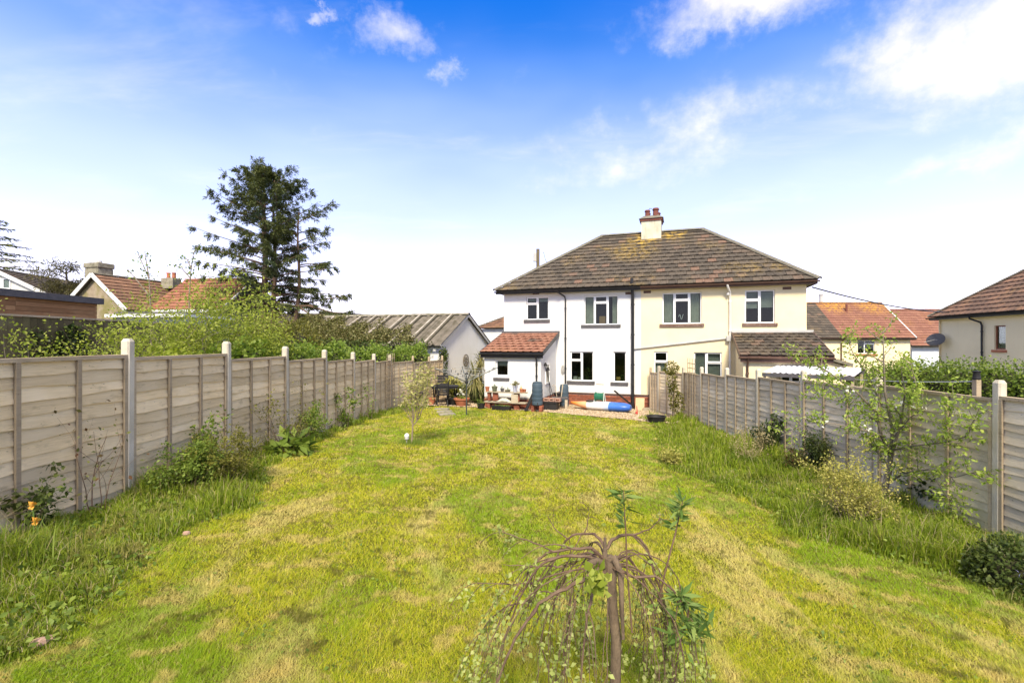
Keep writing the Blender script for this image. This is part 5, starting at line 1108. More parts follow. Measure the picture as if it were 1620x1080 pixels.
def dining():
    p = GP(703, 19.15); p.z += .02; rz = R(12); o = empty('garden_table', p, rz, 'black slatted garden table on the patio by the left fence end', 'table'); h = .70
    for k in range(8): bevel(MB().box(-.55, .55, -.40+.1*k, -.31+.1*k, h, h+.025).build('slat', M_BLK, o), .003)
    MB().box(-.50, .50, -.36, -.32, h-.07, h-.003).box(-.50, .50, .32, .36, h-.07, h-.003).box(-.50, -.46, -.319, .319, h-.07, h-.003).box(.46, .50, -.319, .319, h-.07, h-.003).build('apron', M_BLK, o)
    for x in (-.42, .42): MB().bar((x, -.34, 0), (x, .34, h-.07), .05).build('leg', M_BLK, o); MB().bar((x+.052, .34, 0), (x+.052, -.34, h-.07), .05).build('leg', M_BLK, o)
    lab = ['black slatted folding chair in front of the garden table, its back to the lawn', 'black high-backed chair behind the garden table', 'black chair at the left end of the garden table by the fence']
    for i, (dx, dy, a) in enumerate(((-.12, -.72, 180), (.0, .80, 0), (-.95, .0, 90))):
        c = Vector((dx, dy, 0)); c.rotate(Matrix.Rotation(rz, 3, 'Z')); ch = empty('garden_chair', (p.x+c.x, p.y+c.y, G(p.x+c.x, p.y+c.y)+.02), rz+R(a), lab[i], 'chair', 'black garden chairs')
        hb = .92 if i != 1 else 1.08
        for k in range(5): MB().box(-.22, .22, -.20+.085*k, -.125+.085*k, .43, .45).build('seat_slat', M_BLK, ch)
        for k in range(5): z = .52+(hb-.52)*k/5; MB().box(-.22, .22, .225+.03*k, .245+.03*k, z, z+(hb-.52)/5-.018).build('back_slat', M_BLK, ch)
        for x in (-.22, .22): MB().bar((x, -.20, 0), (x, .22, .44), .035).build('leg', M_BLK, ch); MB().bar((x*.88, .24, 0), (x*.88, -.18, .44), .035).build('leg', M_BLK, ch); MB().bar((x, .21, .40), (x, .40, hb+.02), .032).build('back_post', M_BLK, ch); MB().box(x-.025, x+.025, -.2, .26, .64, .665).bar((x, -.17, .44), (x, -.17, .64), .03).build('arm_rest', M_BLK, ch)
dining()
p = gz(GP(730.5, 18.6)); o = lathe_thing('terracotta_bowl_planter', p, [(.20, 0), (.29, .24), (.32, .25), (.32, .30), (.29, .30), (.27, .25), (.01, .24)], M_TERRA, 'wide terracotta planter with a white flower beside the washing line', 'planter')
leafobj('leaves', np.random.default_rng(3).normal(size=(70, 3))*np.array([.10, .10, .05])+np.array([0, 0, .32]), .14, .3, LEAF['mid'], o); leafobj('petals', np.random.default_rng(5).normal(size=(26, 3))*np.array([.06, .06, .06])+np.array([0, 0, .54]), .12, .6, LEAF['white'], o); MB().tube([(0, 0, .25), (.0, 0, .54)], .01, 5).build('flower_stem', pm('green_stem', (.12, .2, .04)), o)
lathe_thing('black_bowl_planter', gz(GP(716, 18.9)), [(.22, 0), (.30, .22), (.32, .24), (.28, .24), (.01, .18)], M_BLK, 'dark bowl planter between the garden table and terracotta planter', 'planter')
lathe_thing('small_terracotta_pot', gz(GP(683, 18.8)), [(.10, 0), (.14, .20), (.155, .21), (.155, .26), (.13, .26), (.01, .2)], M_TERRA, 'small terracotta pot left of the garden table at the fence', 'pot')
for i, (x, y) in enumerate(((699, 648), (703, 652), (707, 656))):
    q = hit(x, y); o = bevel(MB().box(-.26, .26, -.16, .16, -.03, .03).build('stepping_stone', M_STONE), .012); o.location = (q[0], q[1], G(*q)+.02); o.rotation_euler = (0, 0, .2*i); tag(o, ('farthest', 'middle', 'nearest')[i]+' of the grey stepping stones in the lawn near the patio', 'stone', 'stepping stones in the lawn')
# solar globe light
q = hit(643.5, 703); z0 = G(*q); o = empty('globe_light', (*q, z0), 0, 'small white globe garden light on a stake beside the sapling', 'garden light')
MB().tube([(0, 0, -.05), (0, 0, .14)], .012, 6).build('stake', M_GREYP, o); autosmooth(MB().lathe([(.015, .12), (.036, .135), (.05, .17), (.05, .19), (.036, .22), (.01, .235)], 16).build('globe', pm('frosted_white', (.72, .71, .66), None, 3, .3), o), 60); MB().lathe([(.03, .10), (.045, .12), (.04, .145)], 12).build('collar', M_GREYP, o)
# trellises
def trellis(name, a, b, z0, h, nx, lab):
    a, b = Vector(a), Vector(b); d = b-a; L = d.length; o = empty(name, (a.x, a.y, z0), math.atan2(d.y, d.x), lab, 'trellis')
    for k in range(nx+1): MB().box(L*k/nx-.012, L*k/nx+.012, -.012, .0, 0, h).build('upright_slat', M_BATT, o)
    n = int(h/.17)
    for k in range(n+1): MB().box(-.02, L+.02, .001, .013, .03+h*.97*k/(n+1), .055+h*.97*k/(n+1)).build('cross_slat', M_BATT, o)
trellis('trellis', (-4.49, 16.05, 0), (-4.49, 17.0, 0), G(-4.5, 16.5)+.02, 1.95, 4, 'square-lattice wooden trellis on the left fence, beyond the sapling')
trellis('trellis', (5.64, 15.9, 0), (5.66, 15.3, 0), G(5.65, 15.6)+.02, 2.05, 3, 'wooden trellis on the far right fence, rising above its panels')
# right neighbour garden: shelter of white sheets, clothes line post
def shelter():
    a = W(1206, 588, 14.2); c = W(1352, 590, 12.6); o = empty('sheet_shelter', (a.x, a.y, G(a.x, a.y)), 0, 'white corrugated sheet roof with orange streaks behind the right fence', 'shelter'); d = Vector((c.x-a.x, c.y-a.y, 0)); L = d.length; o.rotation_euler = (0, 0, math.atan2(d.y, d.x)); z = a.z-o.location.z
    wm = pm('white_streaked_sheet', (.74, .73, .76), (.62, .62, .66), 4, .6, stretch=(.4, 3, 1), streak=((.62, .26, .10), (.35, 7, 1), 1.6, .58, .68, .8))
    n = 60; vs = []; D = 1.4
    for j in range(2):
        for i in range(n+1): vs.append((L*i/n, D*j, z+.0+.14*j+.016*math.sin(i*1.57)))
    s = meshobj('roof_sheet', vs, [(i, i+1, n+2+i, n+1+i) for i in range(n)], wm, o); s.modifiers.new('t', 'SOLIDIFY').thickness = .012
    MB().box(0, L, -.03, .0, z-.13, z-.025).box(0, L, D, D+.03, z-.1, z+.1).build('rail', M_SILLG, o)
    for x in (.05, L/2, L-.05):
        for y in (.05, D-.05): MB().box(x-.03, x+.03, y-.03, y+.03, -.2, z-.03).build('post', M_BATT, o)
shelter()
w = W(1545, 592, 8.9); z0 = G(w.x, w.y); o = empty('line_post', (w.x, w.y, z0), 0, 'brown wooden clothes-line post in front of the right hedge', 'post'); MB().box(-.045, .045, -.045, .045, -.2, w.z-z0-.10).build('post', M_BATT, o); autosmooth(MB().lathe([(.05, 0), (.065, .02), (.05, .12), (.07, .16), (.02, .17)], 10, (0, 0, w.z-z0-.10)).build('cap', M_BLK, o))
b_ = W(1342, 599, 13.); tag(MB().tube([Vector((w.x, w.y, w.z-.13)).lerp(b_, i/10)-Vector((0, 0, .16*i/10*(1-i/10))) for i in range(11)], .006, 5).build('washing_line', M_UPVC), 'thin white washing line running from the brown post behind the right fence', 'washing line')
# outhouse beyond the right fence
Fo = Frame(*W(1290, 560, 15.6)[:2], R(-10), ZC-2.9); oh_ = Fo.root('outhouse', label='small cream outhouse with sloping grey roof between cream house and hedge', cat='outbuilding'); za = Fo.px(1288, 562)[1]; zb = Fo.px(1340, 577)[1]; L_ = Fo.px(1338, 570)[0]
MB().add([(0, 0, -.4), (L_, 0, -.4), (L_, 1.6, -.4), (0, 1.6, -.4), (0, 0, za-.05), (L_, 0, zb-.05), (L_, 1.6, zb-.05), (0, 1.6, za-.05)], [(0, 1, 5, 4), (1, 2, 6, 5), (2, 3, 7, 6), (3, 0, 4, 7), (4, 5, 6, 7)]).build('wall', M_CREAM, oh_); MB().bar((-.1, .8, za+.03), (L_+.15, .8, zb), 1.9, .09).build('roof', M_LEAD, oh_)
MB().box(L_+.001, L_+.03, .2, 1.3, -.3, zb-.25).build('door', M_BLK, oh_)
# ------------------------------------------------------------------ trees
def spruce():
    Y = 30.; b = W(425, 540, Y); z0 = G(b.x, b.y)-.3; o = empty('spruce_tree', (b.x, b.y, z0), 0, 'tall dark spruce with several bare trunks, standing behind the left shrubs', 'tree'); sd_ = random.Random(5); top = W(420, 268, Y).z-z0; base = W(425, 480, Y).z-z0
    mb = MB(); stems = [((0, 0), (-.35, .2), top, .30), ((.25, .2), (.35, .0), top-.7, .22), ((.9, .1), (1.75, .3), top-2.6, .18), ((-.2, -.1), (-.15, -.3), top-1.6, .17)]
    tr = MB(); paths = []
    for (a, e, h, r) in stems:
        pts = []
        for i in range(11):
            u = i/10; k = min(1, u*2.2)**.8; pts.append(Vector((a[0]*min(1, u*6)+(e[0]-a[0])*k+.06*math.sin(i*1.3), a[1]*min(1, u*6)+(e[1]-a[1])*k, h*u)))
        tr.tube(pts, [r*(1-.92*i/10)+.02 for i in range(11)], 8); paths.append((pts, h))
    tr.build('trunk', pm('reddish_conifer_bark', (.17, .105, .07), (.11, .075, .05), 6, .95, .5, 25, (1, 1, .3)), o)
    br = MB(); P = []; Dv = []
    def at(pts, h, z): i = min(9, max(0, int(z/h*10))); f = z/h*10-i; return pts[i].lerp(pts[i+1], f)
    def twigs(p, d, L, hang, n):
        for k in range(n):
            u = sd_.random(); side = d.cross(Vector((0, 0, 1))).normalized()*sd_.choice((-1, 1)); q = p; e = (d*.6+side*sd_.uniform(.2, .9)+Vector((0, 0, sd_.uniform(-hang, .15)))).normalized()
            l = L*sd_.uniform(.5, 1.)
            for j in range(26):
                w = sd_.random(); P.append(q+e*l*w+Vector((sd_.gauss(0, .045), sd_.gauss(0, .045), sd_.gauss(0, .045)-.10*w*hang))); Dv.append(e*.7+Vector((0, 0, -.25*hang)))
    def limb(p, a, L, rise, droop, tipup, r, dens=1.):
        d = Vector((math.cos(a), math.sin(a), 0)); pts = [p]; n = 9
        for i in range(1, n+1):
            u = i/n; q = p+d*L*u+Vector((0, 0, L*(rise*u-droop*u*u+tipup*u**3)))+Vector((-d.y, d.x, 0))*(.05*L*math.sin(u*3+a*5)); pts.append(q)
        br.tube(pts, [r*(1-.85*i/n)+.006 for i in range(n+1)], 5, False)
        for i in range(2, n+1):
            if i/n < .28: continue
            dd = (pts[i]-pts[i-1]).normalized(); m = int((3+3*i/n)*dens)
            if sd_.random() < .88: twigs(pts[i], dd, .46*(1-.35*i/n)+.16, .8, max(1, m))
    prof = lambda z: np.interp(z, [base-.3, base+1., base+3., base+5., top-2.2, top-.8, top], [4.2, 4.1, 3.7, 3.3, 2.7, 1.5, .2])
    pts0, h0 = paths[0]; z = base; ai = 0.
    while z < top-.15:
        which = paths[sd_.choices((0, 1, 2, 3), (5, 3, 2.4, 1))[0]]
        if z > which[1]-.25: which = paths[0]
        u = (z-base)/(top-base); R_ = prof(z)*sd_.choice((.55, .8, 1.0, 1.05))*sd_.uniform(.85, 1.05); ai += 2.4
        pz = at(which[0], which[1], min(max(z-R_*.10, .3), which[1]-.05)); off = math.hypot(pz.x, pz.y)*.4
        limb(pz, ai+sd_.uniform(-.4, .4), max(.3, R_-off), .22+.5*u, .42*(1-u)+.06, .20, .04*(1-u)+.013, .95 if u < .8 else .75)
        z += .062 if u < .75 else .06
    # the long low limb to the right and a few low ones
    p = at(pts0, h0, base-.15); limb(p, R(-8), 3.3, -.02, .02, .05, .17, .6); limb(p+Vector((2.9, -.3, .0)), R(-5), 2.6, -.25, .25, .35, .07, 1.2); limb(p+Vector((2.4, -.2, -.1)), R(-25), 2.3, -.5, .1, .25, .05, 1.2); limb(p+Vector((2.6, 0, .2)), R(25), 2.5, .25, .1, .1, .05, 1.0)
    limb(p, R(170), 3.6, .05, .35, .1, .08); limb(p+Vector((0, 0, .8)), R(185), 4.2, .0, .28, .1, .08); limb(p+Vector((0, 0, .5)), R(215), 3.4, .0, .3, .12, .07); limb(p+Vector((0, 0, -.2)), R(20), 2.8, .05, .3, .1, .08)
    br.build('limbs', MATS['reddish_conifer_bark'], o)
    leafobj('crown', np.array([p[:] for p in P]), .20, .22, LEAF['spruce'], o, dirs=np.array([d[:] for d in Dv]), seed=3, spread=.55, up=.6)
spruce()
def cedar():
    Y = 36.; b = W(-75, 540, Y); z0 = G(b.x, b.y); o = empty('cedar_tree', (b.x, b.y, z0), 0, 'layered cedar branches reaching in at the far left edge of the sky', 'tree'); sd_ = random.Random(8); top = W(0, 300, Y).z-z0
    MB().tube([(0, 0, -.2), (.1, 0, top*.5), (0, 0, top)], [.5, .3, .04], 9).build('trunk', BARK, o); br = MB(); P = []; D = []
    z = W(0, 432, Y).z-z0
    while z < top-.2:
        u = (z-(W(0, 432, Y).z-z0))/(top-(W(0, 432, Y).z-z0)); n = 6
        for k in range(n):
            a = 6.283*k/n+sd_.uniform(-.35, .35); L = (6.3*(1-u)**.85+.3)*sd_.uniform(.8, 1.05); d = Vector((math.cos(a), math.sin(a), 0)); pts = [Vector((0, 0, z))+d*L*(i/8)+Vector((0, 0, L*(.16*(i/8)-.17*(i/8)**2+.05*(i/8)**3))) for i in range(9)]
            br.tube(pts, [.07*(1-.9*i/8)+.008 for i in range(9)], 4, False)
            for i in range(2, 9):
                for j in range(18): q = pts[i-1].lerp(pts[i], sd_.random()); s = Vector((-d.y, d.x, 0))*sd_.gauss(0, .28*(1-i/12)); P.append(q+s+Vector((0, 0, sd_.gauss(-.03, .04)))); D.append(d*.6+s.normalized()*.5+Vector((0, 0, -.15)))
        z += .62
    br.build('limbs', BARK, o); leafobj('crown', np.array([p[:] for p in P]), .34, .22, LEAF['spruce'], o, dirs=np.array([d[:] for d in D]), seed=4, spread=.4)
cedar()
def pine(x, ytop, Y, label, seed, w=2.4):
    b = W(x, 540, Y); z0 = G(b.x, b.y); o = empty('pine_tree', (b.x, b.y, z0), 0, label, 'tree'); sd_ = random.Random(seed); top = W(x, ytop, Y).z-z0; mb = MB(); tips = []
    mb.tube([(0, 0, -.2), (.1, 0, top*.5), (-.05, 0, top*.93)], [.22, .15, .05], 7)
    for k in range(15):
        z = top*sd_.uniform(.55, .93); a = sd_.uniform(0, 6.28); L = w*sd_.uniform(.4, 1)*(1.15-(z/top-.5)); branch(mb, tips, Vector((0, 0, z)), Vector((math.cos(a), math.sin(a), .25)), L, .05, 1, sd_, .2, .1, 3, .45, 4)
    mb.build('trunk', BARKG, o); P = around(tips, 26, .17, seed, .55); leafobj('crown', P, .22, .22, LEAF['pine'], o, seed=seed, up=.6)
pine(106, 416, 33, 'small airy pine left of the cottage chimney', 2, 2.6); pine(62, 440, 34, 'low dark pine foliage between bungalow gable and small pine', 6, 2.4)

# ------------------------------------------------------------------ beyond the left fence
def gb(x, Y): p = GP(x, Y); return (p.x, p.y, p.z)
shrub('spring_shrub', gb(150, 8.6), 'loose yellow-green shrub behind the nearest left fence panels', 'shrub', h=2.2, spread=.7, nst=7, depth=2, leaf='bright', per=5, size=.055, rad=.08, seed=21, nsub=4, bark=BARKG)
shrub('spring_shrub', gb(255, 9.6), 'yellow-green leafy shrub in front of the cottage, behind the second left panel', 'shrub', h=2.75, spread=.6, nst=10, depth=2, leaf='bright', per=8, size=.056, rad=.09, seed=22, nsub=4, bark=BARKG)
shrub('spring_shrub', gb(345, 10.8), 'tallest dense yellow-green shrub in front of the spruce, left of the olive bush', 'shrub', h=3.0, spread=.65, nst=12, depth=2, leaf='bright', per=16, size=.066, rad=.13, seed=23, nsub=4, bark=BARKG)
def twiggy(name, Y, xb, paths, label, leaf, per, size, seed):
    p = GP(xb, Y); o = empty(name, (p.x, p.y, p.z), 0, label, 'sapling'); mb = MB(); P = []; sd_ = random.Random(seed)
    for path in paths:
        q = [W(x, y, Y+.1*i)-p for i, (x, y) in enumerate(path)]; mb.tube(q, [.016-.009*i/(len(q)-1) for i in range(len(q))], 5, False)
        for i in range(1, len(q)):
            for k in range(per):
                u = sd_.random(); c = q[i-1].lerp(q[i], u)
                if c.z+p.z > ZC+.75: P.append(c+Vector((sd_.gauss(0, .05), sd_.gauss(0, .05), sd_.gauss(0, .04))))
    mb.build('stems', BARKG, o); leafobj('foliage', np.array([v[:] for v in P]), size, .55, LEAF[leaf], o, seed=seed)
twiggy('tall_sapling', 10.5, 240, [[(240, 560), (238, 480), (236, 442), (226, 418), (219, 402)], [(236, 440), (232, 418), (229, 398)], [(238, 470), (214, 440), (200, 425)]], 'spindly grey sapling with sparse leaves rising above the cottage roof', 'mid', 16, .075, 31)
twiggy('tall_sapling', 11.5, 300, [[(300, 560), (299, 470), (302, 430), (306, 400), (318, 385)], [(301, 440), (288, 425), (272, 418)], [(303, 425), (296, 410), (285, 408)]], 'second spindly sapling with sparse leaves left of the spruce', 'mid', 16, .08, 35)
x, y, z = gb(425, 15.5); mass('olive_bush', (x, y, z), 'rounded olive-green bush in front of the spruce trunk', 'bush', [(0, 0, 1.7, (.95, .9, 1.65)), (.8, .2, 1.7, (.8, .8, 1.4)), (-.7, .1, 1.5, (.7, .8, 1.4)), (1.3, .3, 1.3, (.6, .7, 1.2))], 11000, .10, 'olive', .5, 41)
x, y, z = gb(450, 17.8); mass('ivy_bank', (x, y, z), 'dark ivy bank climbing over the outbuilding eaves behind the left fence', 'ivy', [(-1.5, 0, .9, (1.3, .8, 1.3)), (.3, .5, 1.0, (1.2, .8, 1.3)), (1.8, 1.0, .95, (1.2, .8, 1.25)), (3.2, 1.8, .9, (1.1, .8, 1.2)), (-3, 0, .6, (1.2, .9, 1.2))], 20000, .10, 'ivy', .8, 42)
# ivy creeping over the garage roof
F1 = Frame(-2.826-.3185*2.88-.948*10.2, 25.23-.948*2.88+.32*10.2, R(-18.57), ZC-2.9)
gi = np.random.default_rng(77); n = 52000; u = gi.random(n)*9.0-.3; v = gi.random(n); dens = np.clip(1.45-u/8.2-v*1.25+.30*np.sin(u*3.1)*np.sin(v*7+u), 0, 1); k = gi.random(n) < dens; u, v = u[k], v[k]
y_ = -.25+v*3.13; zz = 4.31-(3.13*(1-v))*(4.31-2.83)/2.88+.09+np.abs(gi.normal(size=len(u)))*.10
P = np.array([F1.o.x, F1.o.y, F1.zf])+u[:, None]*np.array(F1.d[:])+y_[:, None]*np.array(F1.n[:])+zz[:, None]*np.array([0, 0, 1.])
o = empty('roof_ivy', tuple(F1.w(3, -.2, 2.8)), 0, 'dry brownish-green ivy creeping over the left part of the outbuilding roof', 'ivy'); lo = leafobj('foliage', P-np.array(o.location[:]), .12, .8, LEAF['ivydry'], o, seed=6, up=1.0)
n = 17000; u = gi.random(n)*9.8; P = F1.o.to_tuple(); k = gi.random(n) < np.clip(1.15-u/10, .25, 1); u = u[k]; n = len(u)
P = np.array([F1.o.x, F1.o.y, F1.zf])+u[:, None]*np.array(F1.d[:])+(-.45+gi.normal(size=n)[:, None]*.26)*np.array(F1.n[:])+(1.2+gi.random(n)[:, None]*1.75)*np.array([0, 0, 1.])
o = empty('eaves_ivy', tuple(F1.w(5, -.45, 0)), 0, 'darker ivy hanging below the outbuilding gutter', 'ivy'); leafobj('foliage', P-np.array(o.location[:]), .12, .8, LEAF['ivy'], o, seed=7, up=.3)
# bright ground-elder growth along the back of the fence
for i, (x0, Y0, h, nn) in enumerate(((395, 10.6, 2.05, 4600), (470, 12.6, 2.10, 4600), (530, 14.8, 2.20, 4600), (592, 17.2, 2.25, 4600), (640, 19.2, 2.3, 4200), (672, 20.9, 2.4, 3600))):
    x, y, z = gb(x0, Y0); x = min(x, -5.0 if Y0 < 17 else -4.75 if Y0 < 20 else -4.45)
    mass('leafy_bank', (x, y, z), ['bright leafy growth above the third left fence panel, nearest of the bank', 'bright leafy growth above the fourth left fence panel', 'bright leafy growth above the fence left of the trellis', 'bright leafy growth behind the trellis top', 'bright leafy growth above the far left fence end', 'bright leafy growth beside the white gable corner'][i], 'bush',
         [(0, 0, h*.62, (.42, .8, h*.42)), (-.2, .9, h*.60, (.5, .8, h*.40)), (-.5, -.3, h*.6, (.6, .8, h*.38))], nn, .10, 'fresh', .8, 50+i, group='leafy bank behind the left fence')
x, y, z = gb(310, 8.4); mass('leafy_bank', (x-.3, y, z), 'bright leafy growth above the second left fence panel', 'bush', [(0, 0, .95, (.4, .9, .75)), (-.5, .6, 1.0, (.5, .9, .85))], 3200, .085, 'bright', .7, 60, group='leafy bank behind the left fence')
mass('dark_ivy_clump', (-10.42, 11.0, ZC-1.7), 'dark glossy ivy clump on the mossy board fence', 'ivy', [(.06, 0, 1.62, (.16, .34, .42)), (.05, .1, 1.2, (.14, .3, .4))], 900, .10, 'dark', .8, 61)
mass('dark_ivy_clump', (-10.42, 10.2, ZC-1.7), 'thin ivy trails left of the dark ivy clump', 'ivy', [(.04, 0, 1.5, (.06, .22, .5)), (.04, .3, 1.3, (.06, .16, .5))], 260, .09, 'dark', .8, 62, core=False)
# corner ivy at the garage gable
s = F1.w(10.25, .2, 1.9); mass('corner_ivy', (s.x, s.y, s.z-1.9), 'ivy trails at the corner of the white gable wall', 'ivy', [(0, -.25, 1.9, (.2, .3, .7)), (.05, .5, 2.3, (.05, .7, .3))], 700, .10, 'ivy', .8, 63, core=False)

# ------------------------------------------------------------------ inside the garden
def sapling():
    q = hit(651, 703); z0 = G(*q); o = empty('sapling', (*q, z0), 0, 'young forked tree with pale cream leaves in the left of the lawn', 'sapling'); sd_ = random.Random(3); mb = MB(); tips = []; Y = q[1]; k = Y/F
    P = lambda x, y, dy=0.: Vector(((x-651)*k, dy, (703-y)*k)); mb.tube([P(651, 705), P(652, 690), P(653, 670)], [.022, .019, .016], 6, False)
    for path in ([P(653, 672), P(646, 655), P(641, 645)], [P(653, 670), P(650, 645, .1), P(645, 622, .15), P(643, 600, .2)], [P(653, 670), P(656, 640, -.1), P(658, 615, -.1), P(662, 596, -.1)], [P(653, 674), P(664, 660), P(670, 640), P(670, 612), P(674, 592)], [P(653, 668), P(655, 640, .3), P(652, 610, .4)], [P(660, 664), P(668, 640, -.2), P(680, 612, -.25)]):
        mb.tube(path, [.013-.009*i/(len(path)-1) for i in range(len(path))], 5, False)
        for i in range(1, len(path)):
            for j in range(3): d = (path[i]-path[i-1]).normalized(); a = rotv(d.orthogonal().normalized(), d, sd_.uniform(0, 6.28)); branch(mb, tips, path[i-1].lerp(path[i], sd_.uniform(.3, 1)), (d+a*.7), .30, .006, 0, sd_, .2, .1, 0, .5, 4)
    mb.build('trunk', TWIGL, o); pts = around(tips, 6, .06, 4); pts = pts[pts[:, 2] > (703-640)*k]; leafobj('foliage', pts, .07, .6, LEAF['pale'], o, seed=5)
    n = 900; g = np.random.default_rng(8); blades('grass_tuft', np.c_[g.normal(size=n)*.16, g.normal(size=n)*.13], .12, .006, LEAF['fresh'], o, zfun=lambda X, Y: X*0)
def blades(name, XY, h, w, mat, parent=None, zfun=None, curve=.5, seed=1, hvar=.5, wfun=None, lean=None):
    """curved grass blades: 5 vertices, 3 triangles each"""
    g = np.random.default_rng(seed+len(XY)); n = len(XY); z = (zfun or Gn)(XY[:, 0], XY[:, 1]); B = np.c_[XY, z-.01]; a = g.uniform(0, 6.283, n); H = np.asarray(h)*g.uniform(1-hvar, 1+hvar*.6, n); wd = (wfun if wfun is not None else w)*np.ones(n)
    d = np.c_[np.cos(a), np.sin(a), np.zeros(n)]; s = np.c_[-np.sin(a), np.cos(a), np.zeros(n)]; a2 = g.uniform(0, 6.283, n); s = np.c_[np.cos(a2), np.sin(a2), np.zeros(n)]; up = np.array([0, 0, 1.])
    k = g.uniform(.1, 1., n)*curve
    if lean is not None: d = d+np.asarray(lean)
    m = B+up*(H*.6)[:, None]+d*(H*.25*k)[:, None]; t = B+up*(H*(1-.25*k))[:, None]+d*(H*.75*k)[:, None]; w2 = wd[:, None]*.5
    V = np.stack([B-s*w2, B+s*w2, m-s*w2*.8, m+s*w2*.8, t], 1)
    return npmesh(name, V, 5, mat, parent, [(0, 1, 3), (0, 3, 2), (2, 3, 4)])
sapling()

def willow():
    """weeping grafted willow in the foreground"""
    Y = 2.25; X = (962-CX)*Y/F; z0 = G(X, Y); o = empty('weeping_willow_shrub', (X, Y, z0), 0, 'small grafted weeping willow with arching bare branches in the lawn foreground', 'shrub'); sd_ = random.Random(12); k = Y/F
    P = lambda x, y, dy=0.: Vector((W(x, y, Y+dy).x-X, dy, W(x, y, Y+dy).z-z0))
    top = P(962, 876); tr = MB()
    tr.tube([Vector((.03, .02, -.05)), P(975, 1010), P(969, 960), P(967, 925), P(966, 900), P(962, 880)], [.027, .025, .024, .024, .031, .026], 10); tr.tube([P(962, 895), P(972, 883, -.02), P(982, 905, -.05), P(984, 960, -.06), P(986, 1010, -.06)], [.018, .02, .016, .010, .008], 7); tr.tube([P(960, 905), P(957, 880), P(957, 850)], [.018, .014, .006], 7); tr.tube([P(958, 895), P(944, 886, -.04), P(930, 892, -.08)], [.018, .016, .012], 7)
    autosmooth(tr.build('trunk', pm('knotty_willow_bark', (.20, .145, .09), (.12, .085, .055), 22, .9, .8, 60, (1, 1, .35)), o), 60); br = MB(); lv = []
    def arch(pts, r0, r1, sub=5, L=.35):
        pts = [Vector(p) for p in pts]; Q = []
        for i in range(len(pts)-1):
            p0, p1, p2, p3 = pts[max(i-1, 0)], pts[i], pts[i+1], pts[min(i+2, len(pts)-1)]
            for j in range(4): t = j/4; Q.append(.5*((2*p1)+(p2-p0)*t+(2*p0-5*p1+4*p2-p3)*t*t+(3*p1-p0-3*p2+p3)*t**3))
        Q.append(pts[-1]); Q = [Q[0]]+[q+Vector((sd_.gauss(0, .0022), sd_.gauss(0, .0022), sd_.gauss(0, .0022))) for q in Q[1:]]; m = len(Q); rad = [(r0+(r1-r0)*(i/(m-1))**.8)*sd_.uniform(.85, 1.15) for i in range(m)]; br.tube(Q, rad, 6, False)
        for i in range(m//3, m):
            if sd_.random() < .8: lv.append((Q[i], (Q[i]-Q[i-1]).normalized()))
        for q in range(sub):
            i = sd_.randint(m//3, m-2); d = (Q[i+1]-Q[i]).normalized(); d = (d+Vector((sd_.gauss(0, .45), sd_.gauss(0, .45), sd_.gauss(-.05, .3)))).normalized(); p = Q[i]; l = L*sd_.uniform(.5, 1.3); S = [p]
            for s in range(6): d = (d+Vector((sd_.gauss(0, .08), sd_.gauss(0, .08), -.22))).normalized(); p = p+d*l/6; S.append(p)
            br.tube(S, [max(.0016, rad[i]*.55*(1-.7*s/6)) for s in range(7)], 4, False)
            for s in range(1, 7): lv.append((S[s], d)); lv.append((S[s-1].lerp(S[s], .5), d))
    T = P(958, 885)
    # branches read off the photograph, with depth
    arch([P(958, 866), P(945, 848, .05), P(925, 844, .12), P(900, 850, .16), P(880, 880, .2), P(850, 930, .22), P(820, 985, .2)], .0085, .003)
    arch([P(958, 868), P(975, 850, .03), P(1000, 846, .06), P(1022, 866, .08), P(1035, 905, .1), P(1050, 960, .1), P(1062, 1040, .1)], .009, .003)
    arch([P(956, 885), P(935, 868, -.03), P(905, 868, -.02), P(870, 873, .0), P(845, 890, .02), P(828, 925, .03), P(800, 985, .03)], .010, .003)
    arch([P(950, 886), P(925, 880, -.05), P(885, 880, -.08), P(850, 900, -.1), P(820, 950, -.1), P(790, 1030, -.1)], .009, .003)
    arch([P(950, 890, -.03), P(930, 875, .06), P(915, 885, .12), P(890, 920, .16), P(870, 980, .18)], .008, .003)
    arch([P(946, 898, -.06), P(925, 915, -.14), P(895, 930, -.2), P(855, 955, -.24), P(815, 1010, -.26), P(790, 1070, -.26), P(770, 1130, -.26)], .0095, .004)
    arch([P(955, 905, -.04), P(940, 935, -.16), P(930, 975, -.22), P(922, 1040, -.24), P(918, 1120, -.24)], .008, .004)
    arch([P(968, 890, .02), P(990, 880, .04), P(1012, 905, .06), P(1030, 950, .05), P(1045, 1010, .04)], .008, .003)
    arch([P(972, 895, -.03), P(1000, 912, -.08), P(1035, 912, -.1), P(1065, 935, -.12), P(1090, 980, -.12), P(1105, 1050, -.12)], .0075, .003)
    arch([P(900, 852, .16), P(880, 838, .18), P(866, 815, .18)], .004, .0015, 1, .15); arch([P(880, 873, 0), P(845, 858, 0), P(800, 843, .02), P(785, 833, .02)], .0045, .0016, 4, .15); arch([P(1000, 846, .06), P(1025, 838, .06), P(1046, 820, .06)], .005, .002, 2, .12); arch([P(925, 844, .12), P(930, 825, .14), P(932, 808, .14)], .004, .0015, 2, .1)
    arch([P(890, 895, -.05), P(850, 895, -.05), P(795, 893, -.05)], .004, .0015, 3, .15); arch([P(850, 920), P(810, 923), P(755, 922)], .0035, .0014, 6, .2); arch([P(860, 950, .05), P(800, 960, .05), P(760, 1000, .05), P(735, 1060, .05)], .004, .0014, 8, .2); arch([P(1050, 930, .05), P(1080, 960, .05), P(1110, 1010, .05), P(1120, 1070, .05)], .004, .0014, 6, .2)
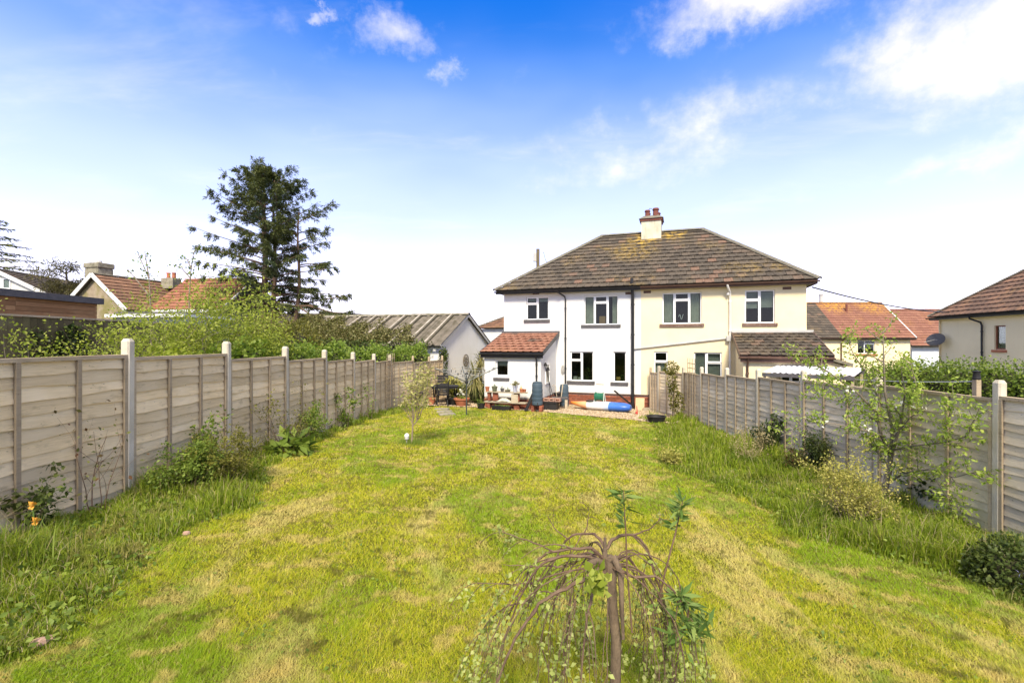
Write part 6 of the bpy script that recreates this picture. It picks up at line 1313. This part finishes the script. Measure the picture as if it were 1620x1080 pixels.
    for i in range(24):                                   # the rest of the umbrella, all round
        a = sd_.uniform(0, 6.283); R1 = sd_.uniform(.16, .55); h = sd_.uniform(-.02, .07); d = Vector((math.cos(a), math.sin(a), 0)); c = top+Vector((0, 0, -.06)); dz = sd_.uniform(.6, 1.0)
        arch([c, c+d*R1*.35+Vector((0, 0, h)), c+d*R1*.75+Vector((0, 0, h-.07)), c+d*R1+Vector((0, 0, -.25*dz)), c+d*R1*1.1+Vector((0, 0, -.55*dz)), c+d*R1*1.12+Vector((0, 0, -.85*dz))], sd_.uniform(.0028, .005), .0014, 9, .33)
    br.build('branches', pm('warm_brown_twig', (.11, .065, .042), (.18, .12, .075), 14, .75, .5, 60), o)
    pts = np.array([p[:] for p, d in lv]); g = np.random.default_rng(6); keep = (pts[:, 2] > .02); pts = pts[keep]; sel = g.random(len(pts)) < np.clip(.18+.75*(.75-pts[:, 2])+.8*(np.hypot(pts[:, 0], pts[:, 1])-.3), .12, .8); pts = pts[sel]
    pts = np.repeat(pts, 3, 0)+g.normal(size=(len(pts)*3, 3))*.006; leafobj('foliage', pts, .027, .66, LEAF['willow'], o, seed=9, up=.5)
    leafobj('bright_leaf_cluster', np.tile(np.array(P(944, 915, -.28)[:]), (60, 1))+g.normal(size=(60, 3))*np.array([.02, .02, .03]), .05, .7, LEAF['bright'], o, seed=4)
    # upright vigorous shoots with narrow leaves
    sh = MB(); L2 = []; D2 = []
    for path, r in (([P(1000, 1000, -.1), P(992, 900, -.1), P(990, 840, -.1), P(986, 775, -.08)], .0045), ([P(1040, 960, .05), P(1052, 905, .05), P(1068, 845, .06), P(1080, 792, .07)], .005), ([P(1062, 1110, -.12), P(1075, 1020, -.12), P(1090, 965, -.12), P(1078, 940, -.12)], .004)):
        sh.tube(path, [r, r*.9, r*.75, r*.4], 6, False); n = 46
        for i in range(n):
            u = 1-.30*sd_.random()**1.2 if path[0].z < 10 else 1; q = path[2].lerp(path[3], max(0, (u-.70)/.30)) ; a = sd_.uniform(0, 6.28); L2.append(q[:]); D2.append((math.cos(a), math.sin(a), sd_.uniform(-.25, .8)))
    sh.build('upright_shoots', BARKR, o); leafobj('shoot_leaves', np.array(L2), .085, .2, LEAF['bluegreen'], o, dirs=np.array(D2), seed=12, spread=.25)
    c = P(1090, 985, -.14); leafobj('shoot_leaves', np.tile(np.array(c[:]), (90, 1))+g.normal(size=(90, 3))*np.array([.04, .04, .05]), .085, .22, LEAF['bluegreen'], o, seed=13)
willow()

def apple():
    Y = 7.05; p = GP(1388, Y); o = empty('apple_tree', (p.x-.05, p.y, p.z), 0, 'young apple tree with fresh green leaves against the right fence', 'tree'); sd_ = random.Random(44); X0 = p.x-.05; z0 = p.z
    mb = MB()
    def P(x, y, dy=0.):                    # limbs are trained along the fence, never through it
        yy = min(Y+dy, 5.50*F/max(1., x-CX)); w = W(x, y, yy); return Vector((w.x-X0, yy-Y, w.z-z0))
    mb = MB(); tips = []
    mb.tube([P(1392, 815), P(1398, 780), P(1406, 745), P(1410, 715)], [.055, .045, .04, .032], 8, False)
    limbs = [([P(1410, 720), P(1395, 690), P(1385, 650), P(1355, 620), P(1320, 595), P(1290, 575), P(1262, 550)], .024), ([P(1408, 730), P(1412, 680), P(1400, 620, -.1), P(1398, 570, -.1), P(1397, 525, -.1)], .026), ([P(1412, 715), P(1425, 670), P(1432, 620, .2), P(1425, 580, .2)], .02), ([P(1402, 765), P(1430, 748, -.1), P(1470, 742, -.2), P(1510, 755, -.25), P(1545, 745, -.3)], .016), ([P(1412, 712), P(1445, 705, -.2), P(1490, 700, -.25), P(1530, 690, -.3), P(1552, 640, -.3)], .015), ([P(1400, 690), P(1365, 680, -.2), P(1320, 670, -.25), P(1280, 668, -.3), P(1235, 690, -.3)], .015),
             ([P(1395, 640), P(1370, 590, .1), P(1350, 560, .1), P(1340, 535, .1)], .014), ([P(1432, 640, .1), P(1450, 610, -.1), P(1440, 570, -.1)], .012), ([P(1405, 735), P(1375, 700, .2), P(1350, 660, .2), P(1335, 620, .2)], .014), ([P(1320, 595), P(1300, 600, -.1), P(1280, 620, -.1)], .008), ([P(1470, 742, -.2), P(1500, 790, -.25), P(1520, 805, -.25)], .008), ([P(1415, 690), P(1440, 660, -.15), P(1470, 640, -.2)], .012), ([P(1490, 700, -.25), P(1500, 660, -.25), P(1515, 620, -.25)], .008)]
    for path, r in limbs:
        mb.tube(path, [r*(1-.8*i/(len(path)-1)) for i in range(len(path))], 6, False)
        for i in range(1, len(path)):
            for j in range(5):
                d = (path[i]-path[i-1]).normalized(); a = rotv(d.orthogonal().normalized(), d, sd_.uniform(0, 6.28)); branch(mb, tips, path[i-1].lerp(path[i], sd_.uniform(.1, 1)), d*.6+a, .27*sd_.uniform(.6, 1.2), r*.3+.002, 0, sd_, .25, .2, 0, .5, 5)
    mb.build('trunk', BARKG, o); pts = around(tips, 5, .04, 6); leafobj('foliage', pts, .058, .48, LEAF['apple'], o, seed=7, up=.3)
    g = np.random.default_rng(3)
    for c in (P(1427, 641, -.3), P(1457, 639, -.3), P(1341, 617, -.1), P(1372, 677, -.2), P(1300, 668, -.2)): leafobj('blossom', np.tile(np.array(c[:]), (12, 1))+g.normal(size=(12, 3))*.03, .045, .8, LEAF['white'], o, seed=2)
apple()
def g2(x, y): q = hit(x, y); return (q[0], q[1], G(*q))
shrub('yellow_shrub', g2(1345, 828), 'yellow variegated shrub in front of the apple tree trunk', 'shrub', h=.85, spread=.45, nst=12, depth=2, leaf='yellow', per=4, size=.032, rad=.03, seed=71, r0=.008, bark=TWIGL, nsub=4, up=.2)
shrub('upright_shrub', g2(1290, 745), 'dark narrow-leaved shrub with reddish base against the right fence', 'shrub', h=.85, spread=.35, nst=10, depth=1, leaf='ivy', per=8, size=.07, aspect=.3, rad=.045, seed=72, r0=.008, nsub=4, up=.25)
shrub('upright_shrub', g2(1262, 742), 'reddish low shrub left of the dark narrow-leaved shrub', 'shrub', h=.40, spread=.6, nst=8, depth=1, leaf='red', per=6, size=.06, aspect=.4, rad=.04, seed=73, r0=.006, nsub=3)
x, y, z = g2(1462, 808); mass('bramble', (x+.25, y, z), 'dark bramble clump at the fence right of the apple trunk', 'shrub', [(0, 0, .32, (.20, .35, .22)), (.0, .3, .25, (.18, .3, .2))], 500, .085, 'dark', .8, 74, core=False)
x, y, z = g2(1205, 716); shrub('spiky_plant', (x+.2, y, z), 'dark spiky-leaved plant by the right fence, left of the apple tree', 'plant', h=.95, spread=.7, nst=9, depth=1, leaf='dark', per=7, size=.12, aspect=.25, rad=.05, seed=75, r0=.01, nsub=3)
shrub('dead_stalks', g2(1185, 726), 'straw-coloured dry stalks in the right bed', 'plant', h=.8, spread=.7, nst=16, depth=1, leaf='straw', per=2, size=.06, aspect=.2, rad=.05, seed=76, r0=.004, nsub=4, bark=LEAF['straw'])
shrub('rosette_shrub', g2(1062, 735), 'small yellowish bush at the left edge of the right bed', 'plant', h=.38, spread=.8, nst=10, depth=1, leaf='yellow', per=5, size=.05, rad=.04, seed=77, r0=.004, nsub=3)
# climber on the far right fence
x, y, z = gb(1062, 16.3); mass('fence_climber', (x, y, z), 'leafy climber hanging over the far right fence beside the house', 'climber', [(0, 0, 1.72, (.25, .28, .22)), (.02, -.05, 1.3, (.16, .2, .4)), (.05, -.1, .75, (.16, .2, .5)), (.18, -.3, .5, (.14, .16, .45))], 1500, .07, 'olive', .7, 78, core=False)
MB().tube([(x, y-.1, z), (x+.05, y-.1, z+.8), (x, y, z+1.75)], [.02, .015, .008], 6).build('climber_stem', BARK, bpy.data.objects['fence_climber']).location = (-x, -y, -z)
# wall plants on the left fence
shrub('fence_sapling', (-4.4, 11.95, G(-4.4, 11.95)), 'narrow leafy sapling against the left fence between fourth and fifth posts', 'sapling', h=1.5, spread=.14, nst=2, depth=1, leaf='mid', per=7, size=.075, rad=.05, seed=81, r0=.010, nsub=5, ratio=.25, bark=BARK)
shrub('fence_sapling', (-4.35, 13.7, G(-4.35, 13.7)), 'thin forked stem with a leafy tip against the left fence', 'sapling', h=1.35, spread=.3, nst=3, depth=1, leaf='fresh', per=2, size=.06, rad=.04, seed=82, r0=.009, nsub=3, ratio=.22, bark=BARK)
shrub('fence_bush', (-4.35, 9.95, G(-4.35, 9.95)), 'small bright bush at the left fence beyond the third post', 'bush', h=.85, spread=.28, nst=8, depth=1, leaf='fresh', per=9, size=.05, rad=.05, seed=83, r0=.006, nsub=4, ratio=.4)
shrub('twiggy_rose', (-4.2, 8.55, G(-4.2, 8.55)), 'bare twiggy rose bush with few leaves by the second left panel', 'bush', h=1.15, spread=.75, nst=9, depth=2, leaf='olive', per=1, size=.05, rad=.03, seed=84, r0=.008, nsub=3, bark=BARK)
x, y, z = (-4.05, 8.35, G(-4.05, 8.35)); mass('dock_clump', (x, y, z), 'dark broad-leaved weed clump below the twiggy rose', 'plant', [(0, 0, .10, (.30, .25, .22))], 160, .24, 'mid', .45, 85, core=False)
shrub('twiggy_rose', (-4.45, 5.0, G(-4.45, 5.0)), 'thin reddish rose stems on the nearest left fence panel', 'bush', h=1.15, spread=.25, nst=4, depth=1, leaf='red', per=1, size=.05, rad=.03, seed=86, r0=.006, nsub=3, bark=BARKR)
shrub('fence_bush', (-4.42, 6.7, G(-4.42, 6.7)), 'small leafy shoot at the left fence past the nearest post', 'bush', h=.75, spread=.4, nst=6, depth=1, leaf='mid', per=7, size=.06, rad=.05, seed=87, r0=.005, nsub=3)
shrub('yellow_bed_shrub', g2(360, 765), 'yellowish arching shrub in the left bed between first and second posts', 'shrub', h=.68, spread=1.0, nst=16, depth=2, leaf='olive', per=4, size=.035, rad=.03, seed=88, r0=.004, nsub=3, bark=TWIGL)
shrub('yellow_bed_shrub', g2(300, 775), 'lower yellow-green shrub in the left bed next to the nearest post', 'shrub', h=.60, spread=.9, nst=14, depth=2, leaf='mid', per=4, size=.04, rad=.03, seed=89, r0=.004, nsub=3)
shrub('fence_sapling', (-4.42, 4.35, G(-4.42, 4.35)), 'small dark leafy stem behind the daffodils at the left fence', 'sapling', h=.55, spread=.2, nst=3, depth=1, leaf='ivy', per=6, size=.06, rad=.035, seed=90, r0=.006, nsub=3)
def flower(x, y, Y, label, leaf, n=9, size=.05, group=None):
    w = W(x, y, Y); z0 = G(w.x, w.y); o = empty('flower', (w.x, w.y, z0), 0, label, 'flower', group); h = w.z-z0; MB().tube([(0, 0, 0), (.01, 0, h*.6), (0, 0, h)], .005, 5).build('stem', pm('green_stem', (.12, .2, .04)), o)
    g = np.random.default_rng(int(x)); a = np.linspace(0, 6.28, n, endpoint=False); d = np.c_[np.cos(a)*.8, np.sin(a)*.3-.5, np.sin(a)*.8]; leafobj('petals', np.tile([0, 0, h], (n, 1)), size, .7, LEAF[leaf], o, dirs=d, spread=.1, seed=2); MB().lathe([(.006, 0), (.014, .02), (.018, .035)], 8, (0, -.01, h-.01)).build('trumpet', LEAF['orange'], o); return o
flower(52, 800, 4.05, 'orange daffodil standing higher at the nearest left fence panel', 'orange', group='daffodils by the left fence'); flower(58, 825, 3.95, 'orange daffodil standing lower at the nearest left fence panel', 'orange', group='daffodils by the left fence')
x, y, z = g2(1598, 930); mass('dark_bed_bush', (x, y, z), 'dark green bush with violet flowers at the right picture edge', 'bush', [(0, 0, .16, (.32, .30, .22)), (.25, .2, .18, (.26, .26, .2)), (.42, -.15, .12, (.26, .26, .17))], 7000, .045, 'ivy', .6, 92)
gg = np.random.default_rng(5); leafobj('violet_flowers', np.c_[gg.normal(.0, .12, 90), -.33+gg.normal(0, .03, 90), .20+gg.normal(0, .04, 90)], .034, .7, LEAF['violet'], bpy.data.objects['dark_bed_bush'], seed=3)
# patio plants
def yucca(p, label, h, n, seed, L=.75):
    o = empty('yucca', p, 0, label, 'plant'); sd_ = np.random.default_rng(seed); MB().tube([(0, 0, 0), (.03, 0, h*.5), (0, .02, h)], [.06, .05, .045], 8).build('trunk', BARK, o); V = []
    for i in range(n):
        a = sd_.uniform(0, 6.28); e = sd_.uniform(-.9, 1.3); d = np.array([math.cos(a)*math.cos(e), math.sin(a)*math.cos(e), math.sin(e)]); l = L*sd_.uniform(.7, 1.1); s = np.array([-math.sin(a), math.cos(a), 0])*.018; b = np.array([0, 0, h*sd_.uniform(.75, 1.02)]); m = b+d*l*.55; t = b+d*l+np.array([0, 0, -.28*l*math.cos(e)]); V.append([b-s*.5, b+s*.5, m-s, m+s, t])
    npmesh('leaves', np.array(V), 5, LEAF['yucca'], o, [(0, 1, 3), (0, 3, 2), (2, 3, 4)])
yucca(gz(GP(752, 19.6)), 'tall spiky yucca with yellow-edged leaves in the gap beside the lean-to', 1.05, 240, 1, .95); yucca(gz(GP(760, 20.3)), 'taller grey-leaved yucca head behind the front yucca', 1.85, 120, 2, .62)
x, y, z = gz(GP(762, 19.4)); mass('dark_patio_shrub', (x, y, z), 'dark round shrub at the lean-to corner behind the gravel', 'shrub', [(0, 0, .45, (.35, .35, .5)), (-.3, .1, .3, (.35, .35, .35))], 1500, .07, 'ivy', .5, 95)
x, y, z = gz(GP(715, 20.2)); mass('yellow_patio_shrub', (x, y, z), 'yellow-leaved shrub behind the garden table', 'shrub', [(0, 0, .72, (.38, .35, .3)), (.1, 0, .4, (.3, .3, .35))], 900, .12, 'yellow', .4, 96)
x, y, z = gz(GP(727, 20.3)); mass('green_patio_shrub', (x, y, z), 'green shrub between yellow shrub and yucca', 'shrub', [(0, 0, .35, (.5, .35, .38))], 1200, .08, 'mid', .5, 97)
# right-hand gardens
for i, (X, Y, h, r) in enumerate(((13.0, 11.2, 1.95, 1.2), (13.1, 12.6, 1.95, 1.2), (13.2, 14.0, 1.98, 1.2), (13.35, 15.5, 2.0, 1.2), (13.5, 17.0, 1.95, 1.3), (13.0, 9.9, 1.95, 1.2))):
    z = G(X, Y); zt = ZC-.40-z-.012*(Y-10)*3
    mass('hedge_bush', (X, Y, z), ['hedge bush second from the right picture edge', 'hedge bush above the washing line post', 'hedge bush in the middle of the clipped hedge', 'hedge bush second from the hedge left end', 'hedge bush at the far left end of the hedge', 'hedge bush cut by the right picture edge'][i], 'hedge', [(0, 0, zt*.55, (.75, .95, zt*.47)), (-.15, .5, zt*.55, (.7, .7, zt*.45)), (.1, -.5, zt*.5, (.7, .7, zt*.46))], 5200, .085, 'mid', .7, 100+i, group='clipped hedge beyond the right fence')
x, y, z = gb(1322, 17.5); mass('grey_bush', (x, y, z), 'grey-green bush in front of the red-roofed house', 'bush', [(0, 0, 1.5, (.5, .5, .65)), (.4, .1, 1.2, (.5, .5, .8))], 1500, .08, 'ivy', .4, 110)
# ------------------------------------------------------------------ grass
def grassmat(name, stops, straw, patches, trans=.35):
    m, t, bs = principled(name); p = t.node('ShaderNodeNewGeometry').outputs['Position']; r = rand(t); c = ramp(t, r, stops)
    for (sc, col, lo, hi, am, st) in patches: c = t.mix(t.math('MULTIPLY', t.smooth(t.noise(t.mapping(p, st), sc, 5, .6, .3), lo, hi), am), c, col)
    c = t.mix(t.math('MULTIPLY', t.smooth(t.math('FRACT', t.math('MULTIPLY', r, 7.31)), straw, straw+.05), .85), c, (.50, .40, .20))
    t.put(bs.inputs['Base Color'], c); bs.inputs['Roughness'].default_value = .6; bs.inputs['Specular IOR Level'].default_value = .15
    tr = t.node('ShaderNodeBsdfTranslucent'); t.put(tr.inputs[0], c); mx = t.node('ShaderNodeMixShader'); mx.inputs[0].default_value = trans
    t.l.new(bs.outputs[0], mx.inputs[1]); t.l.new(tr.outputs[0], mx.inputs[2]); t.l.new(mx.outputs[0], t.n['Material Output'].inputs[0]); return m
GM = grassmat('lawn_grass_blade', [(0, (.14, .21, .010)), (.35, (.33, .38, .014)), (.75, (.53, .51, .022)), (1, (.70, .62, .08))], .92,
              [(1.15, (.70, .58, .22), .51, .63, .72, (1.5, .55, 1)), (.55, (.20, .34, .012), .46, .58, .75, (1, .6, 1)), (3.2, (.64, .50, .17), .54, .63, .7, (1, 1, 1)), (4.5, (.13, .13, .02), .58, .66, .8, (1, 1, 1)), (13., (.09, .11, .015), .60, .68, .75, (1, 1, 1)), (10., (.72, .60, .16), .60, .70, .6, (1, 1, 1))])
BM = grassmat('bed_grass_blade', [(0, (.13, .20, .012)), (.5, (.22, .30, .02)), (.85, (.32, .38, .035)), (1, (.42, .44, .07))], .92, [(1.6, (.36, .31, .10), .54, .68, .65, (1, 1, 1)), (.8, (.08, .14, .012), .5, .64, .6, (1, 1, 1))])
g = np.random.default_rng(2024)
def lawn_grass():
    N = 3200000; Y = 1.5+g.random(N)*17.4
    # density falls with the square of distance; sample Y accordingly
    u = g.random(N); Y = 1/((1/1.75)*(1-u)+(1/18.6)*u); hw = np.minimum(1.20*Y+.6, 5.5); X = g.uniform(-1, 1, N)*hw; acc = g.random(N) < hw/5.5*np.minimum(1, 1.6)
    k = acc & (X > xl(Y)-.03) & (X < xr(Y)+.03) & (Y < yg(X)); X, Y = X[k], Y[k]
    n = min(len(X), 780000); X, Y = X[:n], Y[:n]
    tuft = .5+.5*np.sin(X*9+3*np.sin(Y*5))*np.sin(Y*8+2*np.sin(X*6)); h = (.013+.015*tuft**2+g.random(n)**2*.020)*(1+.02*Y); w = np.maximum(.0034, .00135*Y)*g.uniform(.7, 1.3, n)
    a = g.uniform(0, 6.283, n); st = np.sign(np.sin((X+.12*np.sin(Y*.5))*6.283/1.05)); b = np.where(g.random(n) < .42+.16*st+.05*np.sin(X*1.7+Y*.6), 1.571+g.normal(size=n)*.8, g.uniform(0, 6.283, n)); ln = g.uniform(.35, 1.9, n); z = Gn(X, Y)+lump(X, Y)*.6
    B = np.c_[X, Y, z-.004]; s = np.c_[np.cos(a), np.sin(a), 0*a]*(w/2)[:, None]; T = B+np.c_[np.cos(b)*h*ln, np.sin(b)*h*ln, h]
    V = np.stack([B-s, B+s, T], 1); tag(npmesh('lawn_grass', V, 3, GM), 'short mown yellow-green lawn grass between the fences', 'grass', kind='stuff'); print('lawn blades', n)
lawn_grass()
def lawn_weeds():
    n = 9000; u = g.random(n); Y = 1/((1/2.2)*(1-u)+(1/15.)*u); X = g.uniform(-4.6, 5.2, n); k = (X > xl(Y)) & (X < xr(Y)) & (np.sin(X*2.3+1.7*np.sin(Y*1.9))*np.sin(Y*2.9+X) > .25); X, Y = X[k], Y[k]
    tag(leafobj('lawn_weeds', np.c_[X, Y, Gn(X, Y)+.012], .028, .75, LEAF['mid'], seed=9, up=1.5), 'small clover and daisy leaves scattered through the mown lawn', 'weeds', kind='stuff')
lawn_weeds()
def bed(name, side, n, label):
    u = g.random(n*3); Y = 1/((1/2.0)*(1-u)+(1/18.)*u)
    if side < 0: a, b = np.full_like(Y, XLF+.05), xl(Y)+.05; k = Y < 19
    else: a, b = xr(Y)-.05, np.full_like(Y, XRF-.05); k = (Y < 16.3)
    wd = np.maximum(b-a, 0); k &= (g.random(n*3) < wd/ (2.2 if side > 0 else 1.8)) | (wd > 1.9); X = a+(b-a)*g.random(n*3); X, Y, wd, a, b = X[k], Y[k], wd[k], a[k], b[k]; X, Y, wd, a, b = X[:n], Y[:n], wd[:n], a[:n], b[:n]; m = len(X)
    edge = np.minimum(X-a, b-X) if False else ((b-X) if side < 0 else (X-a)); cl = .5+.5*np.sin(X*4.1+2*np.sin(Y*2.7))*np.sin(Y*3.7+1.5*np.sin(X*3)); h = (.05+.25*cl**1.8)*g.uniform(.6, 1.25, m)*np.clip(.3+edge/.45, .3, 1.15)*np.clip(wd/.5, .45, 1)
    o = blades(name, np.c_[X, Y], h, .006, BM, curve=1.0, seed=3, wfun=np.maximum(.0045, .0014*Y)); tag(o, label, 'grass', kind='stuff')
    # broad-leaved weeds mixed in
    j = g.choice(m, m//30); P = np.c_[X[j], Y[j], Gn(X[j], Y[j])+.04+.5*h[j]*g.random(len(j))]; tag(leafobj(name.replace('grass', 'weeds'), P, .05, .6, LEAF['mid'], seed=5), label.replace('long uncut grass', 'low broad-leaved weeds'), 'weeds', kind='stuff')
    j = g.choice(m, m//22); o = blades(name.replace('grass', 'straw'), np.c_[X[j], Y[j]], h[j]*1.5, .004, LEAF['straw'], curve=1.4, seed=8); tag(o, label.replace('long uncut grass', 'dry straw stalks'), 'straw', kind='stuff')
bed('bed_grass', -1, 90000, 'long uncut grass in the bed along the left fence'); bed('bed_grass', 1, 120000, 'long uncut grass in the bed along the right fence')
# iris-like tall blades at the near left
n = 130; o = empty('iris_clump', (-3.95, 3.6, G(-3.95, 3.6)), 0, 'tall green daffodil leaves in the near left bed', 'plant'); blades('leaves', g.normal(size=(n, 2))*np.array([.17, .22]), .36, .010, LEAF['mid'], o, zfun=lambda X, Y: 0*X, curve=.5, seed=4, hvar=.35)
# stones in the lawn edge
for i, (x, y, s, lab) in enumerate(((62, 1022, .05, 'larger pinkish stone at the near left lawn edge'), (76, 1014, .035, 'smaller pinkish stone at the near left lawn edge'), (295, 846, .04, 'pale stone at the left bed edge'))):
    q = hit(x, y); m = MB(); vs = [(s*rnd.uniform(.8, 1.2)*math.cos(a)*math.sin(t), s*.8*math.sin(a)*math.sin(t), s*.6*math.cos(t)) for t in (.05, .8, 1.6, 2.4, 3.1) for a in np.linspace(0, 6.28, 8, endpoint=False)]; m.add(vs, [(j*8+k, (j+1)*8+k, (j+1)*8+(k+1) % 8, j*8+(k+1) % 8) for j in range(4) for k in range(8)]); o = m.build('stone', pm('pink_stone', (.42, .27, .20), (.34, .22, .17), 8, .9)); o.location = (*q, G(*q)+s*.4); tag(o, lab, 'stone')
